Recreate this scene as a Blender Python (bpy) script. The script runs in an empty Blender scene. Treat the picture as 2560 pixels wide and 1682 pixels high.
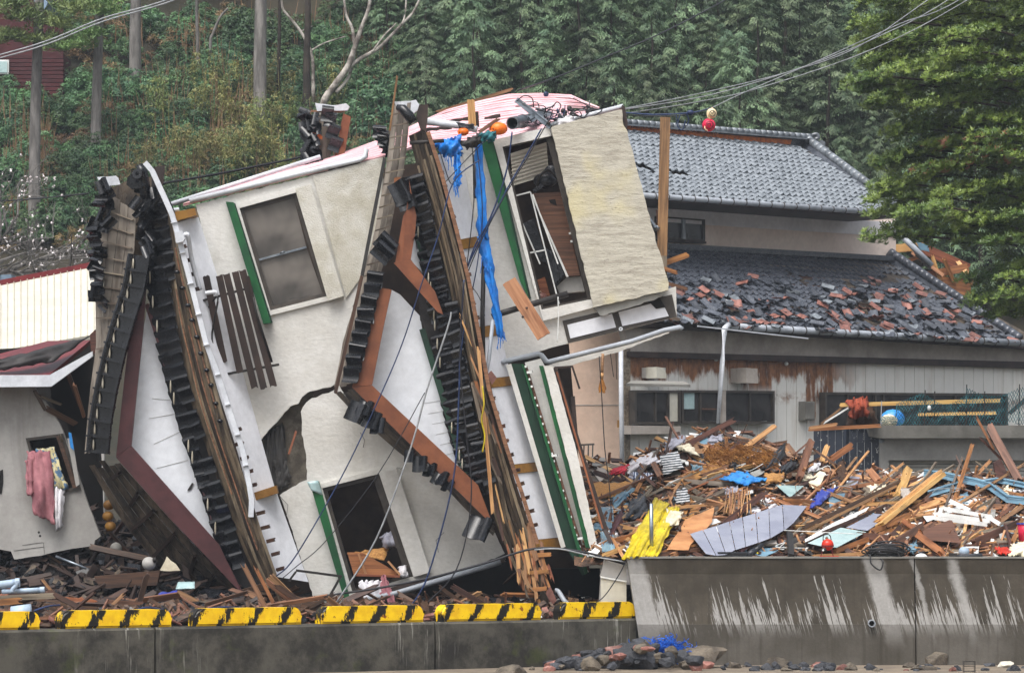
import bpy, bmesh, math, random
from mathutils import Vector, Matrix, noise
from mathutils.geometry import tessellate_polygon

R = math.radians
rnd = random.Random(11)
scene = bpy.context.scene
COL = scene.collection

# ------------------------------------------------------------------ camera
F = 10500.0            # focal length in photograph pixels (frame 2560 wide)
HOR = 1245.0           # row of the horizon
cam = bpy.data.cameras.new('camera')
cam.sensor_width = 36.0
cam.lens = F / 2560.0 * 36.0
cam.shift_y = (HOR - 841.0) / 2560.0
cam.clip_start = 1.0
cam.clip_end = 3000.0
cam_o = bpy.data.objects.new('camera', cam)
cam_o.rotation_euler = (R(90), 0, 0)
COL.objects.link(cam_o)
scene.camera = cam_o

# ------------------------------------------------------------------ sky and sun (overcast, rain)
SUN_EL, SUN_AZ = 62.0, 205.0
world = bpy.data.worlds.new('World')
scene.world = world
world.use_nodes = True
wn = world.node_tree
for n_ in list(wn.nodes):
    wn.nodes.remove(n_)
sky = wn.nodes.new('ShaderNodeTexSky')
sky.sky_type = 'NISHITA'
sky.sun_disc = False
sky.sun_elevation = R(SUN_EL)
sky.sun_rotation = R(SUN_AZ)
sky.air_density = 1.0
sky.dust_density = 6.0
sky.ozone_density = 1.0
hs = wn.nodes.new('ShaderNodeHueSaturation')
hs.inputs['Saturation'].default_value = 0.34      # cloud cover: nearly grey light
bg = wn.nodes.new('ShaderNodeBackground')
bg.inputs['Strength'].default_value = 0.15
wo = wn.nodes.new('ShaderNodeOutputWorld')
wn.links.new(sky.outputs[0], hs.inputs['Color'])
wn.links.new(hs.outputs[0], bg.inputs[0])
wn.links.new(bg.outputs[0], wo.inputs[0])
sun_d = bpy.data.lights.new('sun', 'SUN')
sun_d.energy = 1.3
sun_d.angle = R(40)
sun_d.color = (1.0, 0.98, 0.95)
sun_o = bpy.data.objects.new('sun', sun_d)
sd = Vector((math.sin(R(SUN_AZ)) * math.cos(R(SUN_EL)), math.cos(R(SUN_AZ)) * math.cos(R(SUN_EL)), math.sin(R(SUN_EL))))
sun_o.rotation_euler = sd.to_track_quat('Z', 'Y').to_euler()
sun_o.location = (0, 20, 40)
COL.objects.link(sun_o)
vs = scene.view_settings
vs.view_transform = 'Standard'
vs.look = 'None'
vs.gamma = 1.0
vs.use_curve_mapping = False
vs.exposure = 0.64
scene.cycles.volume_max_steps = 64
scene.cycles.max_bounces = 6

# ------------------------------------------------------------------ helpers
def P(px, py, Y):
    return Vector(((px - 1280.0) * Y / F, Y, (HOR - py) * Y / F))
def proj(v):
    return (1280.0 + v.x * F / v.y, HOR - v.z * F / v.y)
def srgb(r, g, b):
    f = lambda c: (c / 255 / 12.92) if c / 255 <= 0.04045 else ((c / 255 + 0.055) / 1.055) ** 2.4
    return (f(r), f(g), f(b), 1.0)
def V3(p):
    return p if isinstance(p, Vector) else P(*p)

class NT:
    """tiny wrapper for building node materials"""
    def __init__(s, name, rough=0.7, metallic=0.0, spec=0.4):
        s.m = bpy.data.materials.new(name)
        s.m.use_nodes = True
        s.t = s.m.node_tree
        s.b = s.t.nodes['Principled BSDF']
        s.b.inputs['Roughness'].default_value = rough
        s.b.inputs['Metallic'].default_value = metallic
        s.b.inputs['Specular IOR Level'].default_value = spec
        s.tc = s.t.nodes.new('ShaderNodeTexCoord')
        s.geo = s.t.nodes.new('ShaderNodeNewGeometry')
        s.oi = s.t.nodes.new('ShaderNodeObjectInfo')
    def put(s, v, sock):
        if isinstance(v, bpy.types.NodeSocket):
            s.t.links.new(v, sock)
        elif v is not None:
            sock.default_value = v
    def obj(s): return s.tc.outputs['Object']
    def pos(s): return s.geo.outputs['Position']
    def rand(s): return s.oi.outputs['Random']
    def map(s, vec, scale=(1, 1, 1), rot=(0, 0, 0), loc=(0, 0, 0)):
        n = s.t.nodes.new('ShaderNodeMapping')
        s.put(vec, n.inputs[0]); n.inputs[1].default_value = loc; n.inputs[2].default_value = rot; n.inputs[3].default_value = scale
        return n.outputs[0]
    def addv(s, vec, k):
        n = s.t.nodes.new('ShaderNodeVectorMath'); n.operation = 'MULTIPLY_ADD'
        s.put(k, n.inputs[0]); n.inputs[1].default_value = (17.3, 11.1, 7.7); s.put(vec, n.inputs[2])
        return n.outputs[0]
    def noise(s, vec, scale=5, detail=4, rough=0.6, dist=0.0):
        n = s.t.nodes.new('ShaderNodeTexNoise')
        s.put(vec, n.inputs['Vector']); n.inputs['Scale'].default_value = scale
        n.inputs['Detail'].default_value = detail; n.inputs['Roughness'].default_value = rough; n.inputs['Distortion'].default_value = dist
        return n.outputs['Fac']
    def vor(s, vec, scale=5, feat='F1'):
        n = s.t.nodes.new('ShaderNodeTexVoronoi'); n.feature = feat
        s.put(vec, n.inputs['Vector']); n.inputs['Scale'].default_value = scale
        return n.outputs['Distance']
    def math(s, op, a, b=None, c=None, clamp=False):
        n = s.t.nodes.new('ShaderNodeMath'); n.operation = op; n.use_clamp = clamp
        s.put(a, n.inputs[0]); s.put(b, n.inputs[1])
        if c is not None: s.put(c, n.inputs[2])
        return n.outputs[0]
    def step(s, v, a, b):
        n = s.t.nodes.new('ShaderNodeMapRange'); n.interpolation_type = 'SMOOTHSTEP'
        s.put(v, n.inputs[0]); n.inputs[1].default_value = a; n.inputs[2].default_value = b
        return n.outputs[0]
    def sep(s, v):
        n = s.t.nodes.new('ShaderNodeSeparateXYZ'); s.put(v, n.inputs[0]); return n.outputs
    def comb(s, x, y, z):
        n = s.t.nodes.new('ShaderNodeCombineXYZ'); s.put(x, n.inputs[0]); s.put(y, n.inputs[1]); s.put(z, n.inputs[2]); return n.outputs[0]
    def mix(s, f, a, b):
        n = s.t.nodes.new('ShaderNodeMix'); n.data_type = 'RGBA'
        s.put(f, n.inputs[0]); s.put(a, n.inputs[6]); s.put(b, n.inputs[7])
        return n.outputs[2]
    def val(s, col, k):
        n = s.t.nodes.new('ShaderNodeHueSaturation'); s.put(k, n.inputs['Value']); s.put(col, n.inputs['Color'])
        return n.outputs[0]
    def hue(s, col, h):
        n = s.t.nodes.new('ShaderNodeHueSaturation'); s.put(h, n.inputs['Hue']); s.put(col, n.inputs['Color'])
        return n.outputs[0]
    def bump(s, h, strength=0.3, dist=0.01):
        n = s.t.nodes.new('ShaderNodeBump'); n.inputs['Strength'].default_value = strength; n.inputs['Distance'].default_value = dist
        s.put(h, n.inputs['Height']); s.t.links.new(n.outputs[0], s.b.inputs['Normal'])
    def done(s, col, rough=None):
        s.put(col, s.b.inputs['Base Color'])
        if rough is not None: s.put(rough, s.b.inputs['Roughness'])
        return s.m

MATS = {}
def mat(name, c1, c2=None, scale=4.0, rough=0.7, bump=0.25, bd=0.01, var=0.0, stretch=(1, 1, 1), metallic=0.0, dirt=0.0, dirtc=(45, 38, 30), spec=0.4, world=False, contrast=(0.35, 0.65), fine=1.0):
    """two-tone procedural material: blotches, dirt, fine relief and a change of tone from object to object"""
    n = NT(name, rough, metallic, spec)
    co = n.pos() if world else n.addv(n.obj(), n.rand())
    v = n.map(co, stretch)
    big = n.noise(v, scale, 5, 0.62)
    c = n.mix(n.step(big, *contrast), srgb(*c1), srgb(*(c2 or [int(k * 0.8) for k in c1])))
    fn = n.noise(v, scale * 9 * fine, 3, 0.6)
    c = n.val(c, n.math('MULTIPLY_ADD', fn, 0.35, 0.83))
    if dirt:
        dn = n.noise(n.map(co, (1, 1, 0.5)), scale * 0.55, 6, 0.7, 0.6)
        c = n.mix(n.math('MULTIPLY', n.step(dn, 0.5, 0.72), dirt), c, srgb(*dirtc))
    if var:
        c = n.val(c, n.math('MULTIPLY_ADD', n.rand(), 2 * var, 1 - var))
    if bump:
        n.bump(n.math('ADD', big, n.math('MULTIPLY', fn, 0.5)), bump, bd)
    MATS[name] = n.done(c, n.math('MULTIPLY_ADD', fn, 0.25, max(rough - 0.12, 0.02)))
    return MATS[name]
def wood(name, c1, c2, var=0.3, rough=0.6, scale=3.0):
    n = NT(name, rough)
    co = n.addv(n.obj(), n.rand())
    g = n.noise(n.map(co, (0.35, 7, 7)), scale, 5, 0.65, 0.4)
    g2 = n.noise(n.map(co, (1, 2.5, 2.5)), 1.3, 4, 0.6)
    c = n.mix(n.step(g, 0.36, 0.66), srgb(*c1), srgb(*c2))
    c = n.mix(n.math('MULTIPLY', n.step(g2, 0.52, 0.75), 0.6), c, srgb(*[int(k * 0.45) for k in c2]))
    c = n.val(c, n.math('MULTIPLY_ADD', n.rand(), 2 * var, 1 - var))
    c = n.hue(c, n.math('MULTIPLY_ADD', n.rand(), 0.03, 0.485))
    n.bump(g, 0.35, 0.006)
    MATS[name] = n.done(c, n.math('MULTIPLY_ADD', g, 0.3, rough - 0.15))
    return MATS[name]

# ------------------------------------------------------------------ objects
WL = {}
def wl(o):
    return WL.get(o.name, Vector((0, 0, 0))) if o is not None else Vector((0, 0, 0))
def tag(o, label=None, cat=None, group=None, kind=None):
    if label: o['label'] = label
    if cat: o['category'] = cat
    if group: o['group'] = group
    if kind: o['kind'] = kind
    return o
def thing(name, label, cat, loc, group=None):
    o = bpy.data.objects.new(name, None)
    o.empty_display_size = 0.2
    COL.objects.link(o)
    o.location = loc
    WL[o.name] = Vector(loc)
    return tag(o, label, cat, group)
def link(name, me, loc, parent=None, rot=None, scale=None):
    o = bpy.data.objects.new(name, me)
    COL.objects.link(o)
    loc = Vector(loc)
    if rot is not None:
        o.rotation_euler = rot.to_euler()
    if scale is not None:
        o.scale = scale
    o.location = loc - wl(parent)
    if parent is not None:
        o.parent = parent
    WL[o.name] = loc
    return o
def newmesh(name, verts, faces, m, smooth=False):
    me = bpy.data.meshes.new(name)
    me.from_pydata([tuple(v) for v in verts], [], faces)
    ms = m if isinstance(m, (list, tuple)) else [m]
    for k in ms:
        me.materials.append(MATS[k] if isinstance(k, str) else k)
    if smooth:
        me.polygons.foreach_set('use_smooth', [True] * len(me.polygons))
    me.update()
    return me
def obj(name, verts, faces, m, parent=None, smooth=False, fix=False):
    c = Vector((0, 0, 0))
    for v in verts: c += Vector(v)
    c /= len(verts)
    me = newmesh(name, [Vector(v) - c for v in verts], faces, m, smooth)
    if fix:
        bm = bmesh.new(); bm.from_mesh(me); bmesh.ops.recalc_face_normals(bm, faces=bm.faces); bm.to_mesh(me); bm.free()
    return link(name, me, c, parent)
def depth(Y, p):
    if len(p) > 2: return p[2]
    return Y(p[0], p[1]) if callable(Y) else Y
def jagged(pts, j, step, r):
    out = []
    n = len(pts)
    for i in range(n):
        a, b = pts[i], pts[(i + 1) % n]
        d = math.hypot(b[0] - a[0], b[1] - a[1])
        k = max(1, int(d / step))
        for q in range(k):
            t = q / k
            p = [a[w] + (b[w] - a[w]) * t for w in range(min(len(a), len(b)))]
            p[0] += r.uniform(-j, j); p[1] += r.uniform(-j, j)
            out.append(tuple(p))
    return out
def plate(name, pts, Y, t, m, parent=None, holes=(), jag=0.0, step=12, back=None):
    """solid slab whose front outline is given in photograph pixels at depth Y; thickness t away from the viewer"""
    if jag: pts = jagged(pts, jag, step, rnd)
    loops = [list(pts)] + [list(h) for h in holes]
    flat = [p for l in loops for p in l]
    tris = tessellate_polygon([[Vector((p[0], -p[1], 0)) for p in l] for l in loops])
    fr = [P(p[0], p[1], depth(Y, p)) for p in flat]
    bv = back if back is not None else Vector((0, t, 0))
    n = len(flat)
    verts = fr + [v + bv for v in fr]
    faces = [tuple(x) for x in tris] + [tuple(k + n for k in reversed(x)) for x in tris]
    o = 0
    for l in loops:
        k = len(l)
        for i in range(k):
            a, b = o + i, o + (i + 1) % k
            faces.append((a, b, b + n, a + n))
        o += k
    return obj(name, verts, faces, m, parent, fix=True)
def frame(x, fwd=Vector((0, 1, 0))):
    x = x.normalized()
    y = (fwd - x * fwd.dot(x))
    if y.length < 1e-4: y = Vector((1, 0, 0)) - x * x.x
    y.normalize()
    return Matrix((x, y, x.cross(y))).transposed()
BOXF = [(3, 2, 1, 0), (4, 5, 6, 7), (1, 5, 4, 0), (2, 6, 5, 1), (3, 7, 6, 2), (0, 4, 7, 3)]
def boxv(x0, x1, y0, y1, z0, z1):
    return [Vector(v) for v in ((x0, y0, z0), (x1, y0, z0), (x1, y1, z0), (x0, y1, z0), (x0, y0, z1), (x1, y0, z1), (x1, y1, z1), (x0, y1, z1))]
def beam(name, a, b, w, d, m, parent=None, jag=0.0, roll=0.0):
    """timber from a to b: w across in the picture plane, d in depth, ends splintered by jag (m)"""
    a, b = V3(a), V3(b)
    L = (b - a).length
    rot = frame(b - a) @ Matrix.Rotation(roll, 3, 'X')
    if jag <= 0:
        vs_ = boxv(-L / 2, L / 2, -d / 2, d / 2, -w / 2, w / 2)
        fs = BOXF
    else:
        k = 5
        vs_, fs = [], []
        for e, s in ((-L / 2, -1), (L / 2, 1)):
            for q in range(k):
                z = -w / 2 + w * q / (k - 1)
                x = e + s * rnd.uniform(-jag, jag * 0.6)
                vs_ += [Vector((x, -d / 2, z)), Vector((x + s * rnd.uniform(-jag, jag) * 0.5, d / 2, z))]
        n = 2 * k
        for q in range(k - 1):
            i = 2 * q
            fs += [(i, i + n, i + n + 2, i + 2), (i + 1, i + 3, i + n + 3, i + n + 1), (i, i + 2, i + 3, i + 1), (i + n, i + n + 1, i + n + 3, i + n + 2)]
        fs += [(0, 1, n + 1, n), (n - 2, 2 * n - 2, 2 * n - 1, n - 1)]
    me = newmesh(name, vs_, fs, m)
    bm = bmesh.new(); bm.from_mesh(me); bmesh.ops.recalc_face_normals(bm, faces=bm.faces); bm.to_mesh(me); bm.free()
    return link(name, me, (a + b) / 2, parent, rot)
def tubemesh(pts, r, seg=8, cap=True):
    pts = [V3(p) for p in pts]
    verts, faces = [], []
    n = len(pts)
    up = Vector((0.13, 0.3, 1)).normalized()
    for i, p in enumerate(pts):
        d = (pts[min(i + 1, n - 1)] - pts[max(i - 1, 0)]).normalized()
        x = d.cross(up)
        if x.length < 1e-3: x = d.cross(Vector((1, 0, 0)))
        x.normalize(); y = x.cross(d)
        rr = r[i] if isinstance(r, (list, tuple)) else r
        for k in range(seg):
            a = 2 * math.pi * k / seg
            verts.append(p + (x * math.cos(a) + y * math.sin(a)) * rr)
    for i in range(n - 1):
        for k in range(seg):
            a, b = i * seg + k, i * seg + (k + 1) % seg
            faces.append((a, b, b + seg, a + seg))
    if cap:
        faces.append(tuple(reversed(range(seg)))); faces.append(tuple(range((n - 1) * seg, n * seg)))
    return verts, faces
def tube(name, pts, r, m, parent=None, seg=8, cap=True):
    v, f = tubemesh(pts, r, seg, cap)
    return obj(name, v, f, m, parent, smooth=True)
def spline(pts, k=6):
    """Catmull-Rom through tuples"""
    pts = [V3(p) for p in pts]
    out = []
    for i in range(len(pts) - 1):
        p0, p1, p2, p3 = pts[max(i - 1, 0)], pts[i], pts[i + 1], pts[min(i + 2, len(pts) - 1)]
        for q in range(k):
            t = q / k
            out.append(0.5 * ((2 * p1) + (p2 - p0) * t + (2 * p0 - 5 * p1 + 4 * p2 - p3) * t * t + (3 * p1 - p0 - 3 * p2 + p3) * t ** 3))
    out.append(pts[-1])
    return out
def cable(name, pts, r, m, label, group=None, parent=None, cat='cable'):
    o = tube(name, spline(pts), r, m, parent, seg=5)
    if parent is None: tag(o, label, cat, group)
    return o
def ball(name, c, r, m, parent=None, sc=(1, 1, 1), seg=16):
    me = bpy.data.meshes.new(name)
    bm = bmesh.new()
    bmesh.ops.create_uvsphere(bm, u_segments=seg, v_segments=max(6, seg * 2 // 3), radius=r)
    for v in bm.verts: v.co = Vector((v.co.x * sc[0], v.co.y * sc[1], v.co.z * sc[2]))
    for f in bm.faces: f.smooth = True
    bm.to_mesh(me); bm.free()
    me.materials.append(MATS[m])
    return link(name, me, V3(c), parent)
def cloth(name, cor, m, nu=14, nv=14, amp=0.06, fold=5.0, fdir=0.0, parent=None, ragged=4.0, thick=0.012, seed=0, bulge=0.0, crease=0.0):
    """soft sheet between four corners (px, py, Y): TL, TR, BR, BL, with folds running along fdir (0 = down)"""
    r = random.Random(seed * 31 + len(name))
    ph = r.uniform(0, 9)
    c = [V3(p) for p in cor]
    verts, faces = [], []
    for j in range(nv + 1):
        for i in range(nu + 1):
            u, v = i / nu, j / nv
            p = (c[0] * (1 - u) + c[1] * u) * (1 - v) + (c[3] * (1 - u) + c[2] * u) * v
            s = u * math.cos(fdir) + v * math.sin(fdir)
            q = Vector((u * 3 + ph, v * 3, seed * 1.7))
            dn = noise.noise(q) + 0.5 * noise.noise(q * 2.3)
            h = amp * (0.6 * math.sin(s * fold * 2 * math.pi + ph + 1.6 * dn) + 0.9 * dn) - bulge * math.sin(math.pi * u) * math.sin(math.pi * v)
            if crease: h += crease * abs(noise.noise(q * 1.9))
            p = p + Vector((0, h, 0))
            e = min(u, 1 - u, v, 1 - v)
            k = ragged * p.y / F * (1.0 if e < 0.01 else 0.25)
            p += Vector((noise.noise(q * 3.1) * k * 1.6, 0, noise.noise(q * 3.1 + Vector((5, 5, 5))) * k * 1.6))
            verts.append(p)
    for j in range(nv):
        for i in range(nu):
            a = j * (nu + 1) + i
            faces.append((a, a + nu + 1, a + nu + 2, a + 1))
    o = obj(name, verts, faces, m, parent, smooth=True)
    s = o.modifiers.new('thickness', 'SOLIDIFY'); s.thickness = thick; s.offset = 0
    return o
def along(poly, s):
    """point at fraction s of a polyline of tuples"""
    L = [math.hypot(b[0] - a[0], b[1] - a[1]) for a, b in zip(poly, poly[1:])]
    t = s * sum(L)
    for (a, b), l in zip(zip(poly, poly[1:]), L):
        if t <= l + 1e-6:
            k = t / l if l else 0
            return tuple(a[w] + (b[w] - a[w]) * k for w in range(min(len(a), len(b))))
        t -= l
    return poly[-1]
def strips(name, left, right, n, Yl, Yr, t, m, parent, seg=8, gap=0.06, ragged=0.0, lift=0.0):
    """n long boards side by side filling the band between two polylines, each a mesh of its own"""
    out = []
    for k in range(n):
        a, b = k / n + gap / n / 2, (k + 1) / n - gap / n / 2
        s0, s1 = (rnd.uniform(0, ragged), 1 - rnd.uniform(0, ragged)) if ragged else (0, 1)
        dy = rnd.uniform(-lift, lift)
        pts = []
        for q in range(seg + 1):
            s = s0 + (s1 - s0) * q / seg
            l, r_ = along(left, s), along(right, s)
            yl = Yl + (Yr - Yl) * a + dy
            pts.append((l[0] + (r_[0] - l[0]) * a, l[1] + (r_[1] - l[1]) * a, yl))
        for q in range(seg, -1, -1):
            s = s0 + (s1 - s0) * q / seg
            l, r_ = along(left, s), along(right, s)
            yr = Yl + (Yr - Yl) * b + dy
            pts.append((l[0] + (r_[0] - l[0]) * b, l[1] + (r_[1] - l[1]) * b, yr))
        out.append(plate(name, pts, None, t, m[k % len(m)] if isinstance(m, list) else m, parent))
    return out
def offset_line(pts, w):
    """band polygon of width w px around a polyline"""
    A, B = [], []
    for i, p in enumerate(pts):
        a, b = pts[max(i - 1, 0)], pts[min(i + 1, len(pts) - 1)]
        dx, dy = b[0] - a[0], b[1] - a[1]
        l = math.hypot(dx, dy) or 1
        A.append((p[0] - dy / l * w / 2, p[1] + dx / l * w / 2)); B.append((p[0] + dy / l * w / 2, p[1] - dx / l * w / 2))
    return A + B[::-1]
# ------------------------------------------------------------------ materials
mat('stucco', (212, 211, 207), (196, 194, 188), 1.1, 0.85, 0.5, 0.025, dirt=0.3, dirtc=(152, 147, 132), fine=2.0, stretch=(0.8, 1, 1.2), world=True)
mat('stucco_rough', (202, 200, 192), (182, 178, 164), 2.6, 0.9, 0.8, 0.04, dirt=0.4, dirtc=(140, 132, 106), fine=2.0, world=True)
mat('white_panel', (226, 228, 234), (214, 216, 222), 1.2, 0.6, 0.12, 0.004, dirt=0.22, dirtc=(150, 150, 148))
mat('gable_white', (222, 226, 232), (208, 212, 218), 1.0, 0.55, 0.2, 0.006, dirt=0.4, dirtc=(150, 152, 152))
mat('soffit_grey', (150, 150, 146), (126, 124, 118), 1.5, 0.7, 0.2, dirt=0.3)
mat('maroon', (74, 38, 40), (58, 28, 30), 3, 0.55, 0.3, 0.006)
mat('brown_board', (128, 76, 48), (104, 58, 36), 2.5, 0.5, 0.3, 0.006, dirt=0.4, dirtc=(84, 50, 34), fine=1.5)
mat('green_paint', (18, 92, 46), (14, 66, 38), 2.5, 0.45, 0.2, 0.004, dirt=0.35, dirtc=(20, 45, 30))
mat('dark_green', (20, 58, 40), (12, 42, 30), 2.0, 0.6, 0.25, 0.006, dirt=0.3)
mat('ochre', (150, 108, 42), (122, 84, 30), 4, 0.55, 0.2)
mat('tile_black', (24, 26, 31), (14, 15, 18), 5, 0.24, 0.12, 0.004, var=0.3, spec=0.45)
mat('tile_grey', (122, 128, 134), (92, 98, 104), 6, 0.22, 0.15, 0.004, var=0.28, spec=0.7)
mat('tile_slate', (74, 78, 86), (54, 58, 66), 6, 0.26, 0.15, 0.004, var=0.3, spec=0.7)
mat('tile_red', (138, 94, 84), (102, 66, 58), 8, 0.4, 0.25, 0.005, var=0.35, dirt=0.3)
mat('mortar', (188, 182, 166), (150, 142, 124), 9, 0.9, 0.4)
mat('gutter_white', (206, 210, 216), (186, 190, 196), 3, 0.4, 0.05, dirt=0.2)
mat('pvc_grey', (158, 164, 172), (140, 146, 154), 3, 0.4, 0.05, dirt=0.2)
mat('pvc_blue', (168, 186, 204), (150, 168, 186), 3, 0.4, 0.05)
mat('steel', (150, 158, 166), (110, 118, 126), 6, 0.35, 0.1, metallic=0.85, dirt=0.2)
mat('dark_metal', (42, 38, 36), (28, 25, 24), 6, 0.5, 0.2, var=0.2)
mat('bronze_frame', (70, 64, 58), (52, 47, 43), 5, 0.45, 0.1, var=0.1)
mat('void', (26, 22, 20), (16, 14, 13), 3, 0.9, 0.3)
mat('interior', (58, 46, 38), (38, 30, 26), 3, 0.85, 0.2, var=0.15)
mat('tar_paper', (56, 54, 52), (38, 37, 37), 6, 0.7, 0.4, 0.02)
mat('lath_grey', (108, 102, 92), (76, 70, 62), 6, 0.85, 0.5, 0.02)
mat('pink_metal', (232, 192, 196), (220, 170, 176), 1.2, 0.35, 0.05, dirt=0.25, dirtc=(160, 90, 90))
mat('red_metal', (116, 38, 40), (92, 28, 32), 2, 0.4, 0.1, dirt=0.4, dirtc=(70, 30, 28))
mat('black_felt', (46, 42, 42), (28, 26, 26), 5, 0.6, 0.4, 0.02)
mat('cream_metal', (200, 197, 184), (190, 186, 172), 1.5, 0.5, 0.06, dirt=0.2, dirtc=(170, 160, 130))
mat('house_white', (166, 164, 160), (146, 143, 139), 1.0, 0.8, 0.3, 0.01, dirt=0.45, dirtc=(104, 98, 92), fine=2)
mat('beige_wall', (212, 186, 166), (200, 172, 152), 1.0, 0.85, 0.2, dirt=0.2, dirtc=(170, 140, 120))
mat('tan_wall', (232, 216, 204), (220, 202, 190), 1.0, 0.85, 0.2, dirt=0.15, dirtc=(150, 130, 116))
mat('band_grey', (228, 226, 228), (214, 212, 214), 1.0, 0.8, 0.2, dirt=0.2, dirtc=(130, 124, 120))
mat('fascia_wall', (176, 168, 160), (150, 142, 134), 1.2, 0.8, 0.3, dirt=0.45, dirtc=(84, 74, 68))
mat('dark_wood', (58, 44, 38), (40, 30, 27), 3, 0.6, 0.3, stretch=(1, 1, 1))
mat('concrete', (136, 134, 128), (112, 110, 104), 1.5, 0.8, 0.35, 0.01, dirt=0.5, dirtc=(72, 68, 62), fine=2)
mat('concrete_pale', (172, 170, 166), (150, 148, 144), 1.2, 0.8, 0.3, 0.01, dirt=0.45, dirtc=(104, 100, 94), fine=2)
mat('shutter', (196, 194, 188), (180, 178, 172), 1.5, 0.5, 0.05, dirt=0.2)
mat('orange_clay', (196, 108, 42), (150, 74, 28), 9, 0.6, 0.3)
mat('red_house', (78, 26, 30), (60, 20, 24), 1.5, 0.7, 0.2, var=0.1)
mat('blue_roof', (120, 140, 158), (98, 116, 134), 1.5, 0.4, 0.1)
wood('wood_yellow', (212, 172, 108), (180, 134, 74), 0.12)
wood('wood_fresh', (192, 146, 100), (150, 104, 64), 0.25)
wood('wood_mid', (146, 106, 76), (98, 68, 48), 0.32)
wood('wood_red', (108, 72, 54), (70, 47, 37), 0.3)
wood('wood_dark', (82, 56, 42), (48, 33, 27), 0.3)
wood('wood_grey', (128, 116, 102), (80, 68, 56), 0.3)
wood('wood_orange', (162, 106, 64), (116, 70, 42), 0.25)
mat('roof_deck', (122, 106, 86), (60, 51, 42), 1.6, 0.65, 0.9, 0.03, var=0.2, stretch=(3.0, 3.0, 0.5), contrast=(0.38, 0.6))
mat('roof_deck_pale', (158, 142, 118), (92, 80, 66), 1.8, 0.7, 0.9, 0.03, var=0.2, stretch=(3.0, 3.0, 0.5))
mat('roof_deck_dark', (92, 80, 66), (38, 32, 28), 2.2, 0.6, 0.9, 0.04, var=0.25, stretch=(2.2, 2.2, 0.6))
mat('batten_board', (128, 120, 110), (84, 76, 68), 2, 0.75, 0.5, 0.02, var=0.25, stretch=(2.5, 2.5, 0.6))
mat('blue_tarp', (28, 128, 214), (18, 96, 178), 6, 0.35, 0.3, 0.01)
mat('blue_sheet', (30, 120, 200), (60, 150, 220), 6, 0.35, 0.3, 0.01)
mat('navy_tarp', (40, 58, 150), (120, 132, 180), 5, 0.4, 0.3, 0.01, contrast=(0.5, 0.7))
mat('yellow_tarp', (214, 192, 26), (172, 152, 20), 4, 0.4, 0.3, 0.01, dirt=0.4, dirtc=(110, 96, 30))
mat('cream_cloth', (222, 214, 190), (196, 186, 160), 5, 0.8, 0.3)
mat('white_cloth', (224, 222, 224), (196, 194, 200), 5, 0.85, 0.3, dirt=0.2, dirtc=(140, 130, 124))
mat('red_cloth', (204, 60, 76), (168, 40, 56), 5, 0.85, 0.3)
mat('pink_cloth', (176, 120, 126), (148, 94, 102), 6, 0.95, 0.5, 0.02, fine=3)
mat('grey_towel', (170, 170, 182), (140, 140, 152), 9, 0.95, 0.5, 0.02)
mat('pattern_cloth', (214, 204, 160), (90, 120, 150), 9, 0.85, 0.2, contrast=(0.48, 0.54))
mat('black_plastic', (44, 46, 52), (24, 25, 28), 5, 0.3, 0.5, 0.02)
mat('lavender', (142, 146, 160), (126, 130, 146), 1.5, 0.55, 0.1, dirt=0.3, dirtc=(90, 88, 98))
mat('board_orange', (188, 136, 90), (158, 106, 66), 2.5, 0.75, 0.3, dirt=0.4, dirtc=(96, 58, 34))
mat('rubble', (104, 78, 60), (48, 38, 33), 5, 0.85, 0.9, 0.05, dirt=0.5, dirtc=(28, 22, 20))
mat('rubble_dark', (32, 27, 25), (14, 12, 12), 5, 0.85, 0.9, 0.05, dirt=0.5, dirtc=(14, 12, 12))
mat('straw', (176, 128, 70), (118, 78, 42), 7, 0.85, 0.3, var=0.2)
mat('woven', (190, 142, 82), (150, 104, 56), 30, 0.85, 0.6, 0.01)
mat('steel_blue', (112, 146, 164), (88, 120, 140), 3, 0.4, 0.15, dirt=0.35, dirtc=(70, 72, 70), var=0.1)
mat('white_board', (226, 228, 226), (206, 208, 206), 3, 0.6, 0.1, dirt=0.25, dirtc=(150, 144, 136), var=0.05)
mat('glass_cyan', (172, 196, 196), (150, 176, 178), 2, 0.12, 0.03)
mat('rubber', (44, 44, 46), (32, 32, 34), 8, 0.5, 0.1, var=0.1)
mat('wire_blue', (34, 54, 96), (24, 38, 70), 8, 0.4, 0.0)
mat('wire_black', (36, 36, 42), (26, 26, 30), 8, 0.5, 0.0)
mat('wire_grey', (150, 153, 156), (120, 123, 126), 8, 0.5, 0.0)
mat('orange_float', (240, 122, 24), (214, 98, 16), 4, 0.4, 0.05, dirt=0.2)
mat('pink_float', (214, 34, 76), (184, 24, 60), 4, 0.4, 0.05)
mat('cream_float', (232, 214, 176), (206, 184, 140), 4, 0.5, 0.05)
mat('red_paint', (208, 52, 30), (170, 36, 22), 4, 0.3, 0.05)
mat('orange_net', (176, 84, 56), (120, 50, 34), 40, 0.9, 0.8, 0.02)
mat('brown_net', (84, 58, 40), (56, 40, 30), 40, 0.9, 0.8, 0.02)
mat('green_net', (40, 110, 116), (26, 82, 92), 20, 0.7, 0.2)
mat('blue_net', (24, 108, 212), (16, 72, 168), 30, 0.6, 0.6, 0.02)
mat('broom_straw', (186, 132, 66), (150, 98, 44), 20, 0.9, 0.5)
mat('rock_dark', (66, 68, 74), (38, 40, 45), 3.5, 0.6, 0.9, 0.04, var=0.3)
mat('rock_brown', (106, 97, 84), (68, 61, 53), 3.5, 0.75, 0.9, 0.04, var=0.3)
mat('rock_pale', (206, 202, 190), (180, 174, 160), 5, 0.8, 0.5)
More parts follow.
